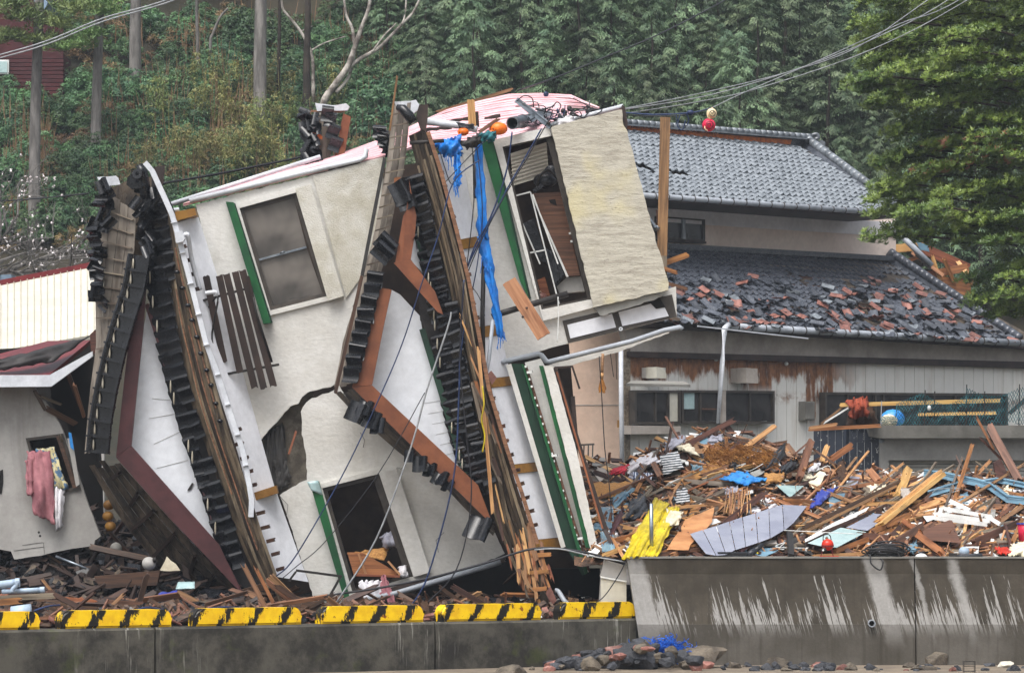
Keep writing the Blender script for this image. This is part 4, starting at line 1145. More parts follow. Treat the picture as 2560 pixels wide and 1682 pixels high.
# broken roof stump standing behind the top edge
ST = 63.6
strips('verge_board', [(786, 285), (795, 398)], [(838, 280), (826, 398)], 3, ST, ST, 0.06, 'batten_board', H, 3, 0.06, 0.04)
plate('barge_board', [(858, 284), (877, 292), (860, 392), (836, 392)], ST - 0.1, 0.08, 'brown_board', H)
plate('flashing', [(788, 258), (830, 264), (866, 258), (874, 266), (868, 276), (792, 278)], ST - 0.05, 0.1, 'gutter_white', H, jag=1.2)
beam('batten', (770, 278, ST), (860, 280, ST), 0.03, 0.05, 'wood_mid', H, 0.02)
for k in range(16):
    tile(rnd.uniform(762, 792), 286 + k * 7.5, ST - 0.15, (rnd.uniform(-.5, .9), -.3, rnd.uniform(.2, 1)), (-0.4, -1, 0.3), jit=0.25, sc=(0.75, 0.7, 1))
for (x, y) in [(818, 285), (826, 300), (832, 330), (838, 360)]:
    tile(x, y, ST - 0.12, (0.3, 0, 1), (0.2, -1, 0.2), jit=0.2, sc=(0.9, 0.6, 1))
beam('batten', (780, 336, ST - 0.2), (805, 344, ST - 0.2), 0.06, 0.03, 'orange_clay', H, 0.02)
for k in range(6):
    tile(950 + k * 6 + rnd.uniform(-4, 4), 330 + k * 10, 61.9, (0.2, 0, 1), (-0.3, -1, 0.2), jit=0.2, sc=(0.7, 0.7, 1))
# ------------------------------------------------------------------ the tiled house behind
RH = thing('tiled_house', 'two-storey house with grey tiled hip roofs and rust-streaked white siding', 'house', (P(2050, 1300, 100).x, 100, ZQ))
def RP(px, py, Y0): return P(px, py, YR(px, Y0))
def yr(Y0): return lambda px, py: YR(px, Y0)
NB = Vector((-MH, 1, 0)).normalized()       # into the house
def rplate(name, pts, Y0, t, m, parent=RH, **k): return plate(name, pts, yr(Y0), t, m, parent, back=NB * t, **k)

# solid bodies (walls)
rplate('upper_wall', [(1560, 500), (2240, 545), (2240, 660), (1560, 640)], 100.0, 0.2, 'tan_wall')
rplate('wall_band', [(1560, 516), (2240, 556), (2240, 592), (1764, 562), (1764, 540), (1560, 530)], 99.94, 0.05, 'band_grey')
rplate('wall_band', [(1560, 516), (1763, 530), (1763, 562), (1560, 548)], 99.92, 0.05, 'band_grey')
uw = rplate('window', [(1640, 540), (1763, 549), (1763, 604), (1640, 597)], 99.85, 0.1, 'bronze_frame', holes=[[(1646, 544), (1758, 552), (1758, 598), (1646, 592)]])
for (a, b, z0, z1) in [(1646, 1709, 544, 593), (1712, 1758, 549, 598)]:
    rplate('pane', [(a, z0), (b, z0 + 4), (b, z1 + 3), (a, z1)], 99.93, 0.02, 'glass_dark', uw)
rplate('sash', [(1707, 548), (1714, 549), (1714, 598), (1707, 597)], 99.83, 0.05, 'pvc_grey', uw)
rplate('sill', [(1636, 597), (1766, 604), (1766, 609), (1636, 602)], 99.75, 0.2, 'dark_wood', uw)
# end wall of the upper floor (hip side, hidden by the tree) and back
c_ = RP(2236, 660, 100.0); dback = NB * 7
obj('upper_wall', [c_ + Vector((0, 0, -.5)), c_ + dback + Vector((0, 0, -.5)), c_ + dback + Vector((0, 0, 1.1)), c_ + Vector((0, 0, 1.1))], [(0, 1, 2, 3)], 'tan_wall', RH)

def quad_uv(E0, E1, R0):
    u = (E1 - E0).normalized(); v = R0 - E0; v = (v - u * v.dot(u)); L = v.length; v.normalize()
    n_ = u.cross(v)
    if n_.z < 0: n_ = -n_
    return u, v, n_, L
def inside(poly, x, y):
    c = False
    for i in range(len(poly)):
        (x1, y1), (x2, y2) = poly[i], poly[i - 1]
        if (y1 > y) != (y2 > y) and x < (x2 - x1) * (y - y1) / (y2 - y1) + x1: c = not c
    return c
def roof(E0, E1, R0, poly, W, rows, m, keep, parts, hero):
    u, v, n_, L = quad_uv(E0, E1, R0)
    l = L / rows
    prof_ = [(0.0, 0.012), (0.14, 0.0), (0.36, 0.002), (0.52, 0.03), (0.66, 0.056), (0.82, 0.058), (0.94, 0.034), (1.0, 0.012)]
    tv, tf = [], []
    for q, (a, z) in enumerate(prof_):
        tv += [Vector((a * W, -0.02, z + 0.045)), Vector((a * W, l * 1.08, z)), Vector((a * W, -0.02, z + 0.015))]
    for q in range(len(prof_) - 1):
        a = 3 * q
        tf += [(a, a + 3, a + 4, a + 1), (a + 2, a + 5, a + 3, a)]
    rotm = Matrix((u, v, n_)).transposed()
    me = newmesh('roof_tile', tv, tf, m)
    vv, ff = [], []
    cand = []
    for j in range(rows):
        for i in range(int((E1 - E0).length / W) + 1):
            p = E0 + u * (i * W) + v * (j * l)
            c = p + u * W / 2 + v * l / 2
            x, y = proj(c)
            if x > 2640 or not inside(poly, x, y): continue
            if not keep(x, y, i, j): continue
            cand.append((x, y, p, rnd.uniform(-0.01, 0.012)))
    cand.sort(key=hero)
    for k, (x, y, p, dz) in enumerate(cand):
        if k < parts:
            link('roof_tile', me, p + n_ * dz, RH, rotm)
        else:
            o = len(vv)
            r2 = Matrix.Rotation(rnd.uniform(-.02, .02), 3, 'Z')
            for w in tv: vv.append(p + rotm @ (r2 @ w) + n_ * dz)
            ff += [tuple(t + o for t in q) for q in tf]
    if vv:
        o = obj('roof_tile_field', vv, ff, m, RH)
        o['kind'] = 'stuff'
    return u, v, n_, l
# upper roof
UE0, UE1, UR0 = RP(1480, 474, 97.5), RP(2260, 536, 97.5), RP(1480, 318, 103.0)
up_poly = [(1440, 320), (1564, 326), (2016, 362), (2200, 470), (2252, 536), (2192, 526), (1606, 484), (1440, 470)]
u1, v1, n1, l1 = roof(UE0, UE1, UR0, up_poly, 0.225, 16, 'tile_grey', lambda x, y, i, j: not ((abs(x - 1612) < 22 and abs(y - 424 - (x - 1612) * .3) < 6) or (abs(x - 1690) < 26 and abs(y - 438) < 3.5)), 90, lambda c: (c[2] - UE0).dot(Vector((0, 1, 0))))
obj('roof_deck', [RP(1440, 474, 97.65), RP(2250, 538, 97.65), RP(2016, 363, 103.1), RP(1440, 320, 103.1)], [(0, 1, 2, 3)], 'roof_deck_dark', RH)
# hip side falling to the right, and back slope
rp = RP(2016, 362, 103.0)
obj('hip_slope', [RP(2252, 538, 97.5), RP(2252, 538, 97.5) + NB * 9, rp], [(0, 1, 2)], 'tile_slate', RH)
obj('back_slope', [RP(1440, 316, 103.0), rp, RP(2252, 538, 97.5) + NB * 9, RP(1440, 470, 97.5) + NB * 9], [(0, 1, 2, 3)], 'tile_slate', RH)
# ridge: base course, clay lattice, cap rolls
def ridge_line(px0, py0, px1, py1, Y0): return (RP(px0, py0, Y0), RP(px1, py1, Y0))
rplate('ridge_course', [(1440, 300), (2030, 346), (2024, 364), (1440, 324)], 102.9, 0.25, 'tile_slate')
rl = rplate('ridge_lattice', [(1440, 308), (1980, 350), (1976, 361), (1440, 320)], 102.82, 0.05, 'orange_clay')
for k in range(70):
    for row in range(2):
        x = 1564 + k * 5.9 + row * 3
        y = 316 + (x - 1564) * 0.0797 + row * 5
        ball('lattice_knob', (x, y, YR(x, 102.8)), 0.022, 'orange_clay', rl, (1, 1, 0.8), 6) if k < 40 and row == 0 else None
rplate('ridge_course', [(1440, 300), (2030, 346), (2030, 350), (1440, 304)], 102.6, 0.5, 'tile_grey')
a, b = RP(1500, 300, 102.85), RP(2028, 342, 102.85)
for k in range(36):
    p, q = a.lerp(b, k / 36), a.lerp(b, (k + 0.94) / 36)
    tube('ridge_roll', [p, q], 0.075, 'tile_grey', RH, 10)
on = RP(2042, 352, 102.9)
oo = plate('ridge_ornament', [(2022, 350), (2026, 336), (2036, 332), (2046, 336), (2050, 346), (2044, 352), (2054, 350), (2064, 356), (2062, 364), (2072, 370), (2074, 376), (2062, 376), (2052, 368), (2036, 360)], YR(2046, 102.7), 0.3, 'tile_grey', RH)
tube('ornament_curl', spline([(2030, 338, 109.9), (2042, 336, 109.9), (2046, 345, 109.9), (2038, 348, 109.9)]), 0.05, 'tile_grey', oo, 8)
# hip ridge
a, b = RP(2018, 362, 102.9), RP(2250, 534, 97.6)
for k in range(22):
    p, q = a.lerp(b, k / 22), a.lerp(b, (k + 0.93) / 22)
    tube('hip_roll', [p + Vector((0, 0, 0.16)), q + Vector((0, 0, 0.16))], 0.11, 'tile_grey', RH, 10)
hb = obj('hip_course', [a + Vector((-.22, 0, -.05)), b + Vector((-.22, 0, -.05)), b + Vector((-.05, 0, .18)), a + Vector((-.05, 0, .18)), a + Vector((.3, 0, -.05)), b + Vector((.3, 0, -.05))], [(0, 1, 2, 3), (3, 2, 5, 4)], 'tile_slate', RH)
# eave: gutter, soffit
def gutter(px0, py0, px1, py1, Y0, r, m, brackets):
    a, b = RP(px0, py0, Y0), RP(px1, py1, Y0)
    g = tube('gutter', [a, b], r, m, RH, 10)
    for k in range(brackets):
        p = a.lerp(b, (k + .5) / brackets)
        ring('gutter_clip', p, (b - a), r, r * 1.2, 0.02, 'bronze_frame', g, 10)
    return g
gutter(1450, 477, 2215, 533, 97.2, 0.07, 'pvc_grey', 24)
rplate('soffit', [(1450, 480), (2240, 538), (2240, 546), (1450, 489)], 97.7, 2.2, 'dark_wood')

# lower roof
LE0, LE1, LR0 = RP(1480, 797, 94.3), RP(2620, 868, 94.3), RP(1480, 598, 100.0)
lo_poly = [(1440, 600), (1650, 612), (2228, 646), (2330, 716), (2440, 790), (2545, 858), (2620, 868), (2000, 826), (1440, 796)]
def keep_lo(x, y, i, j):
    q = noise.noise(Vector((x * 0.011, y * 0.02, 3.3))) + 0.6 * noise.noise(Vector((x * 0.03, y * 0.05, 1.3)))
    s = (y - (612 + (x - 1650) * 0.055)) / 200.0           # 0 at the top, 1 at the eave
    if s < 0.22: return not (q > 0.72)
    if s > 0.9: return q < 0.55
    return q + (s - 0.4) * 0.55 + max(0, (x - 2000) / 1400) < 0.34
u2, v2, n2, l2_ = roof(LE0, LE1, LR0, lo_poly, 0.225, 17, 'tile_slate', keep_lo, 60, lambda c: (c[2] - LE0).y)
obj('roof_deck', [RP(1440, 800, 94.45), RP(2640, 872, 94.45), RP(2228, 648, 100.05), RP(1440, 602, 100.05)], [(0, 1, 2, 3)], 'roof_deck_dark', RH)
DK = quad_uv(LE0, LE1, LR0)
for k in range(26):                                            # bare battens where tiles have gone
    y = 640 + k * 8
    x0 = rnd.uniform(1700, 2150); x1 = x0 + rnd.uniform(80, 260)
    def on_deck(x, yb):
        s = 0.03
        t = yb
        # find the point of the roof plane behind this pixel
        d = P(x, t, 1.0); nrm = DK[2]; lam = (LE0 + nrm * s - Vector((0, 0, 0))).dot(nrm) / d.dot(nrm)
        return d * lam
    if inside(lo_poly, x0, y) and inside(lo_poly, x1, y + (x1 - x0) * .06):
        beam('roof_batten', on_deck(x0, y), on_deck(x1, y + (x1 - x0) * .06), 0.04, 0.05, rnd.choice(['wood_grey', 'wood_dark']), RH)
# loose and overturned tiles sliding down the lower roof
LOOSE = [pan_tile(0.30, 0.30, 'tile_grey', 0.01), pan_tile(0.30, 0.30, 'tile_red', 0.01), pan_tile(0.30, 0.32, 'tile_slate', 0.01)]
cnt = 0
while cnt < 298:
    x = rnd.uniform(1650, 2560); s = rnd.random() ** 0.55
    y = 640 + (x - 1650) * 0.052 + s * 172
    if not inside(lo_poly, x, y): continue
    if s < 0.25 and rnd.random() < 0.75: continue
    if x < 1850 and s < 0.45 and rnd.random() < 0.6: continue
    nrm = DK[2]; d = P(x, y, 1.0); lam = (LE0 + nrm * rnd.uniform(0.08, 0.2)).dot(nrm) / d.dot(nrm)
    a = rnd.gauss(0, 0.55); flip = rnd.random()
    red = flip < 0.30
    zax = DK[2] + Vector([rnd.gauss(0, 0.24) for _ in range(3)])
    xax = DK[0] * math.cos(a) + DK[1] * math.sin(a)
    link('loose_tile', LOOSE[1] if red else LOOSE[0] if flip < 0.42 else LOOSE[2], d * lam, RH, basis(xax, zax), (1, rnd.uniform(0.8, 1.1), 1))
    cnt += 1
rplate('top_course', [(1450, 596), (2236, 640), (2236, 652), (1450, 610)], 99.6, 0.4, 'tile_slate')
a, b = RP(2226, 640, 99.9), RP(2552, 856, 94.5)
for k in range(26):
    p, q = a.lerp(b, k / 26), a.lerp(b, (k + 0.93) / 26)
    tube('hip_roll', [p + Vector((0, 0, 0.1)), q + Vector((0, 0, 0.1))], 0.11, 'tile_slate', RH, 10)
obj('hip_slope', [a, b, b + NB * 7, a + NB * 5], [(0, 1, 2, 3)], 'tile_slate', RH)
obj('hip_course', [a + Vector((-.22, 0, -.1)), b + Vector((-.22, 0, -.1)), b + Vector((-.03, 0, .15)), a + Vector((-.03, 0, .15))], [(0, 1, 2, 3)], 'tile_slate', RH)
gutter(1790, 814, 2560, 858, 94.05, 0.085, 'pvc_grey', 24)
tube('hanging_gutter', [RP(1822, 812, 93.9), RP(1812, 822, 92.5), RP(1806, 900, 92.4), RP(1795, 1058, 92.3)], [0.07, 0.075, 0.06, 0.045], 'gutter_white', RH, 8)
beam('hanging_rod', RP(1744, 815, 92.4), RP(2020, 846, 92.4), 0.03, 0.03, 'gutter_white', RH)
rplate('soffit', [(1560, 806), (2640, 868), (2640, 876), (1560, 814)], 94.45, 0.9, 'dark_wood')
rplate('fascia_wall', [(1560, 818), (2640, 872), (2640, 908), (1572, 880)], 94.9, 0.2, 'fascia_wall')
rplate('fascia_board', [(1572, 878), (2640, 906), (2640, 922), (1572, 892)], 94.75, 0.2, 'dark_wood')
# siding, one sheet at a time
sx = 1573.0
while sx < 2640:
    w_ = 24.6
    t0 = 888 + (sx - 1573) * 0.034; t1 = t0 + w_ * 0.034
    rplate('siding_sheet', [(sx + 0.5, t0), (sx + w_ - 0.5, t1), (sx + w_ - 0.5, 1275), (sx + 0.5, 1275)], 95.0 + rnd.uniform(-.004, .004), 0.03, 'siding')
    sx += w_
rplate('lower_wall', [(1572, 880), (2640, 915), (2640, 1290), (1572, 1290)], 95.06, 0.2, 'void')
rplate('corner_post', [(1562, 872), (1576, 872), (1576, 1280), (1562, 1280)], 94.85, 0.15, 'wood_grey')
def rwin(x0, y0, x1, y1, mull, Y0=94.75, glass='glass_dark'):
    sl = (x1 - x0) * 0.02
    w = rplate('window', [(x0, y0), (x1, y0 + sl * .4), (x1, y1 + sl * .2), (x0, y1)], Y0, 0.2, 'bronze_frame', holes=[[(x0 + 5, y0 + 6), (x1 - 5, y0 + 6 + sl * .4), (x1 - 5, y1 - 6 + sl * .2), (x0 + 5, y1 - 6)]])
    ed = [x0 + 5] + mull + [x1 - 5]
    for k, (a, b) in enumerate(zip(ed, ed[1:])):
        rplate('pane', [(a, y0 + 6), (b, y0 + 6), (b, y1 - 6), (a, y1 - 6)], Y0 + 0.1 + 0.015 * (k % 2), 0.02, glass, w)
    for a in mull:
        rplate('mullion', [(a - 2.2, y0 + 5), (a + 2.2, y0 + 5), (a + 2.2, y1 - 5), (a - 2.2, y1 - 5)], Y0 + 0.03, 0.1, 'bronze_frame', w)
    return w
w = rwin(1587, 975, 1702, 1060, [1640, 1672], 94.55)
rplate('curtain', [(1674, 982), (1694, 982), (1694, 1053), (1674, 1053)], 94.6, 0.02, 'cream_metal', w)
rplate('sill_box', [(1578, 1063), (1702, 1065), (1702, 1084), (1578, 1085)], 94.4, 0.4, 'fascia_wall')
plate('awning', [(1566, 958, 92.6), (1726, 961, 93.6), (1712, 953, 95.5), (1580, 951, 95.4)], None, 0, 'concrete', RH, back=Vector((0, 0, -0.06)))
w = rwin(1705, 975, 1937, 1058, [1752, 1800, 1812, 1876], 94.6)
rplate('lit_pane', [(1709, 982), (1736, 982), (1736, 1022), (1709, 1022)], 94.67, 0.02, 'glass_cyan', w)
rplate('shelf', [(1755, 1020), (1796, 1021), (1796, 1024), (1755, 1023)], 94.66, 0.03, 'wood_mid', w)
rplate('pillar', [(1806, 975), (1815, 975), (1815, 1058), (1806, 1058)], 94.5, 0.1, 'fascia_wall', w)
rwin(2063, 980, 2520, 1075, [2120, 2190, 2210, 2300, 2390, 2450], 94.6)
for (x0, y0, x1, y1) in [(1632, 918, 1664, 944), (1854, 920, 1894, 956)]:
    q = RP((x0 + x1) / 2, (y0 + y1) / 2, 94.6)
    vh = rplate('vent_hood', [(x0, y0), (x1, y0 + 1), (x1, y1 + 1), (x0, y1)], 94.5, 0.5, 'fascia_wall' if x0 > 1800 else 'shutter')
    hw, hh = x1 - x0, y1 - y0
    rplate('hood_cowl', [(x0 + hw * .3, y0 - 1), (x0 + hw * .75, y0 + 1), (x0 + hw * .95, y0 + hh * .3), (x1 + 2, y0 + hh * .65), (x1 + 2, y1 + 2), (x0 + hw * .3, y1 + 1)], 94.2, 0.35, 'fascia_wall' if x0 > 1800 else 'cream_metal', vh)
for (x, y) in [(1790, 898), (1966, 909)]:
    ball('wall_knob', RP(x, y, 94.9), 0.05, 'white_board', RH, (1, 1, 1), 8)
mb = rplate('meter_box', [(2013, 1003), (2037, 1003), (2037, 1050), (2013, 1050)], 94.7, 0.25, 'concrete')
rplate('meter_lid', [(2015, 1006), (2035, 1006), (2035, 1047), (2015, 1047)], 94.66, 0.03, 'concrete', mb)
tube('downpipe', [RP(1552, 860, 94.2), RP(1553, 1000, 94.2), RP(1556, 1200, 94.2)], 0.055, 'gutter_white', RH, 10)
# beige annexe on the left, seen past the toppled house
an = plate('annexe_wall', [(1340, 820), (1564, 820), (1564, 1290), (1340, 1290)], 98.5, 0.2, 'beige_wall', RH)
beam('wall_joint', (1380, 1012, 98.49), (1560, 1012, 98.49), 0.02, 0.01, 'fascia_wall', an)
plate('plug_box', [(1543, 1050), (1551, 1050), (1551, 1068), (1543, 1068)], 96.6, 0.05, 'ochre', RH)
# ladder-like rail against the annexe
lr = thing('iron_rail', 'thin grey iron handrail standing before the beige annexe wall', 'rail', P(1465, 1150, 90))
for x in (1460, 1471, 1482):
    beam('upright', (x, 1112, 90), (x - 1, 1150, 90), 0.03, 0.03, 'bronze_frame', lr)
beam('top_bar', (1450, 1112, 90), (1486, 1110, 90), 0.04, 0.04, 'bronze_frame', lr)

# ------------------------------------------------------------------ garage terrace at the right
GT = thing('garage_terrace', 'low concrete garage with overhanging terrace slab and pale roller shutter', 'garage', P(2380, 1290, 88))
YT = 88.0
plate('slab', [(2168, 1063), (2900, 1063), (2900, 1094), (2196, 1095), (2176, 1090)], YT - 0.4, 6.5, 'concrete', GT)
plate('lintel', [(2199, 1095), (2900, 1094), (2900, 1150), (2222, 1150), (2222, 1352), (2199, 1352)], YT, 0.4, 'concrete_pale', GT)
plate('reveal', [(2222, 1150), (2256, 1150), (2256, 1352), (2222, 1352)], YT + 0.2, 0.2, 'concrete_pale', GT)
for k in range(22):
    plate('shutter_slat', [(2256, 1151 + k * 9), (2900, 1151 + k * 9), (2900, 1158.6 + k * 9), (2256, 1158.6 + k * 9)], YT + 0.3, 0.03, 'shutter', GT)
plate('shutter_back', [(2222, 1150), (2900, 1150), (2900, 1352), (2222, 1352)], YT + 0.36, 0.03, 'void', GT)
plate('shutter_guide', [(2244, 1150), (2257, 1150), (2257, 1352), (2244, 1352)], YT + 0.26, 0.1, 'dark_metal', GT)
ball('pipe_cap', (2204, 1102, YT - 0.1), 0.05, 'pvc_grey', GT, (1.2, 1, 1), 8)
# black corrugated sheet fence beside it
cs = thing('sheet_fence', 'black corrugated sheet fence flaking white paint beside the garage', 'fence', P(2115, 1290, YT))
nq = NT('flaking_black', 0.4)
fl = nq.noise(nq.map(nq.pos(), (9, 1, 5)), 1.5, 5, 0.75)
flk = nq.math('MULTIPLY', nq.step(fl, 0.60, 0.63), nq.step(nq.noise(nq.map(nq.pos(), (1, 1, .3)), 1.6, 2), 0.44, 0.52))
MATS['flaking_black'] = nq.done(nq.mix(flk, nq.mix(nq.noise(nq.pos(), 3), srgb(36, 40, 50), srgb(54, 60, 72)), srgb(220, 220, 214)))
for k in range(9):
    x0 = 2034 + k * 18.2
    plate('sheet', [(x0, 1072 + abs(4 - k) * .5, YT + 0.05), (x0 + 9, 1072, YT - 0.02), (x0 + 17.4, 1072, YT + 0.05), (x0 + 17.4, 1352, YT + 0.05), (x0 + 9, 1352, YT - 0.02), (x0, 1352, YT + 0.05)], None, 0.01, 'flaking_black', cs)
def timber(name, a, b, wpx, Y, m, label, group=None, d=None, jag=0.05, dY=0.0, cat='timber'):
    w = wpx * Y / F
    o = beam(name, (a[0], a[1], Y), (b[0], b[1], Y + dY), w, d or w * 0.8, m, None, jag)
    return tag(o, label, cat, group)
timber('timber', (2022, 1073), (2200, 1064), 9, 86.6, 'wood_orange', 'brown timber lying along the top of the black sheet fence', d=0.1)
timber('timber', (2022, 1070), (2090, 1060), 8, 86.4, 'wood_fresh', 'short fresh timber on the fence top below the orange net', d=0.1)
timber('timber', (2100, 1012), (2500, 1001), 10, 87.2, 'wood_yellow', 'long clean yellow timber railing above the terrace slab', d=0.1, jag=0.01)
timber('timber', (2296, 1036), (2490, 1032), 8, 90.5, 'wood_yellow', 'yellow plank lower behind the net on the terrace', d=0.1, jag=0.01)
timber('timber', (2052, 1060), (2118, 1008), 5, 87.3, 'wood_mid', 'thin brown pole leaning up to the orange net', d=0.05)
timber('timber', (2058, 1058), (2126, 1016), 4, 87.1, 'white_board', 'thin pale pole leaning beside the brown pole under the orange net', d=0.05)
timber('timber', (2520, 1036), (2562, 1000), 10, 87.2, 'wood_dark', 'dark timber slanting up at the end of the terrace railing', d=0.1)
o = cloth('fishing_net', [(2120, 998, 87.1), (2166, 994, 87.1), (2172, 1040, 87.0), (2128, 1046, 87.0)], 'orange_net', 14, 14, 0.10, 4, 0.2, None, 6, 0.03, 21, 0.25)
tag(o, 'rust-orange fishing net hung over the yellow timber railing', 'net')
o = cloth('fishing_net', [(2130, 1010, 87.6), (2176, 1006, 87.6), (2196, 1062, 87.5), (2118, 1062, 87.5)], 'brown_net', 12, 12, 0.1, 3, 0.2, None, 5, 0.03, 22, 0.25)
tag(o, 'dull brown fishing net bunched behind the orange net', 'net')
for k in range(3):
    v = [Vector((P(2120 + 30 * math.cos(t) * .5 + k * 8, 1012 + 14 * math.sin(t) + 8 * k, 86.9))) for t in [i * .5 for i in range(13)]]
# green net on posts: real strands
gn = thing('net_fence', 'teal mesh net strung on thin rusty posts along the terrace edge', 'net', P(2390, 1062, 87.0))
for x, y in [(2313, 975), (2337, 978), (2417, 961), (2462, 978), (2549, 960), (2204, 1002)]:
    beam('post', (x, y, 87.0), (x - 2, 1063, 87.0), 0.02, 0.02, 'dark_metal' if x != 2204 else 'pvc_grey', gn)
vv, ff = [], []
def netz(x): return 1030 - 60 * max(0, math.sin((x - 2200) / 116 * 1.0)) ** 1.0 if x < 2310 else 984 + 26 * math.sin(math.pi * ((x - 2313) % 104) / 104) if x < 2417 else 968 + 22 * math.sin(math.pi * ((x - 2417) % 132) / 132)
def strand(p, q):
    global vv, ff
    v, f = tubemesh([p, q], 0.006, 3, False)
    o = len(vv); vv += v; ff += [tuple(i + o for i in t) for t in f]
nxs = [2200 + 7 * i for i in range(54)]
for i in range(len(nxs) - 1):
    rows = 12
    for j in range(rows):
        def pt(i, j):
            x = nxs[i] + (3.5 if j % 2 else 0)
            top = netz(min(x, 2548)) if x > 2240 else 1040
            return P(x + 2 * noise.noise(Vector((x * .1, j, 0))), top + (1062 - top) * j / rows + 2 * noise.noise(Vector((x * .13, j * .7, 4))), 87.0 + 0.15 * noise.noise(Vector((x * .05, j * .3, 0))))
        if rnd.random() < 0.04: continue
        strand(pt(i, j), pt(i if j % 2 == 0 else i + 1, j + 1)); strand(pt(i, j), pt(i - 1 if j % 2 == 0 else i, j + 1) if i > 0 else pt(i, j + 1))
obj('mesh', vv, ff, 'green_net', gn)
for (c, r, m, lab) in [((2232, 1046, 88.5), 0.22, 'blue_sheet', 'crumpled blue bag behind the net on the terrace'), ((2222, 1052, 88.2), 0.16, 'cream_cloth', 'pale green-white bag behind the net on the terrace')]:
    tag(ball('bag', c, r, m, None, (1.2, 0.8, 0.9), 10), lab, 'bag')
tag(ball('net_float', (2323, 1020, 86.9), 0.05, 'white_board', None, (0.8, 0.8, 1.2), 10), 'small white float hanging in the teal net', 'float')

# collapsed pale-wood frame beyond the roof corner
cw = thing('wrecked_timber_frame', 'collapsed bright orange timber roof frame beyond the hip roof', 'wreckage', P(2330, 1000, 112))
YF = 112.0
for (a, b, w, m) in [((2232, 622), (2310, 616), 20, 'wood_yellow'), ((2236, 640), (2262, 612), 10, 'wood_yellow'), ((2280, 632), (2360, 690), 8, 'wood_fresh'), ((2300, 618), (2420, 672), 26, 'wood_orange'), ((2330, 640), (2350, 700), 9, 'wood_yellow'), ((2360, 648), (2385, 705), 9, 'wood_orange'), ((2250, 660), (2300, 640), 10, 'wood_orange'), ((2310, 690), (2420, 668), 20, 'wood_orange'), ((2395, 655), (2430, 700), 10, 'wood_fresh'), ((2270, 700), (2430, 720), 40, 'wood_orange')]:
    beam('rafter', (*a, YF + rnd.uniform(-.3, .3)), (*b, YF + rnd.uniform(-.3, .3)), w * YF / F, 0.1, m, cw, 0.05)
plate('metal_flashing', [(2288, 598), (2300, 606), (2320, 612), (2324, 630), (2300, 624)], YF - 0.4, 0.05, 'steel_blue', cw)
plate('tarred_sheet', [(2264, 590), (2274, 590), (2330, 660), (2326, 676), (2290, 640)], YF - 0.5, 0.05, 'tar_paper', cw)
tube('fallen_gutter', [(2250, 586, YF - 0.7), (2330, 664, YF - 0.7)], 0.08, 'pvc_grey', cw, 8)

# ------------------------------------------------------------------ upright post by the toppled house
tp = thing('wooden_post', 'tall square wooden post standing beside the toppled slab', 'post', P(1650, 760, 66))
beam('shaft', (1663, 294, 66), (1655, 640, 66), 0.155, 0.13, 'wood_mid', tp, 0.0)
beam('grey_foot', (1655, 640, 66), (1657, 760, 66), 0.150, 0.126, 'wood_grey', tp)
beam('side_batten', (1644, 525, 66.1), (1650, 660, 66.1), 0.05, 0.05, 'wood_dark', tp)
beam('cross_piece', (1655, 660, 66.2), (1722, 636, 66.2), 0.09, 0.06, 'wood_orange', tp, 0.03)
beam('cross_piece', (1655, 670, 65.9), (1692, 682, 65.9), 0.06, 0.05, 'wood_orange', tp, 0.03)
tube('foil_wrap', spline([(1622, 546, 65.9), (1632, 560, 65.9), (1640, 572, 65.9), (1645, 566, 65.9)]), 0.04, 'steel', tp, 6)
for k, (a, b, w, m) in enumerate([((1660, 706, 64), (1716, 722, 64), 9, 'wood_red'), ((1650, 730, 63.5), (1690, 790, 63.5), 9, 'wood_grey'), ((1640, 745, 63.5), (1680, 800, 63.3), 6, 'wood_orange'), ((1600, 770, 63), (1700, 800, 63), 8, 'wood_grey')]):
    beam('cross_piece', a, b, w * 64 / F, 0.06, m, tp, 0.04)
# ------------------------------------------------------------------ left: broken white house with red roof
YH = 62.4
LH = thing('white_house', 'grey-white rendered house with torn red metal roof, heaved up on rubble', 'house', (P(100, 1500, YH).x, YH, ZQ))
wl_win = [(68, 1098), (155, 1087), (199, 1222), (106, 1234)]
plate('wall', [(-160, 968), (86, 968), (118, 1010), (150, 1060), (176, 1130), (200, 1200), (224, 1270), (251, 1340), (238, 1350), (234, 1364), (160, 1374), (100, 1388), (36, 1398), (28, 1378), (-20, 1370), (-160, 1376)], YH, 0.14, 'house_white', LH, holes=[wl_win], jag=0.8, step=16)
w = plate('window', [(64, 1095), (158, 1083), (203, 1225), (104, 1238)], YH - 0.03, 0.12, 'bronze_frame', LH, holes=[[(72, 1101), (150, 1091), (193, 1217), (110, 1228)]])
plate('sash', [(140, 1090), (150, 1089), (194, 1218), (182, 1220)], YH - 0.06, 0.05, 'wood_dark', w)
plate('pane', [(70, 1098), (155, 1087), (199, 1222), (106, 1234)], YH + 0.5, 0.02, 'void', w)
plate('window_flap', [(168, 1096), (180, 1092), (199, 1210), (190, 1216)], YH - 0.12, 0.03, 'house_white', w)
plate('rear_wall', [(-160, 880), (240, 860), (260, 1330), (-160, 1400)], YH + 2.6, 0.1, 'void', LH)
rf = plate('roof', [(-160, 905, YH + 1.2), (0, 884, YH + 1.6), (120, 852, YH + 1.8), (226, 850, YH + 0.9), (124, 936, YH - 0.5), (-160, 936, YH - 0.5)], None, 0.05, 'red_metal', LH, back=Vector((0, 0.02, -0.06)))
cloth('roofing_felt', [(-30, 905, YH - 0.3), (225, 842, YH + 0.4), (128, 905, YH - 0.45), (-30, 928, YH - 0.5)], 'black_felt', 16, 8, 0.08, 2, 1.2, rf, 5, 0.02, 4, 0.25)
plate('fascia', [(-160, 938), (124, 937), (231, 878), (232, 890), (128, 966), (-160, 969)], YH - 0.55, 0.08, 'gutter_white', LH)
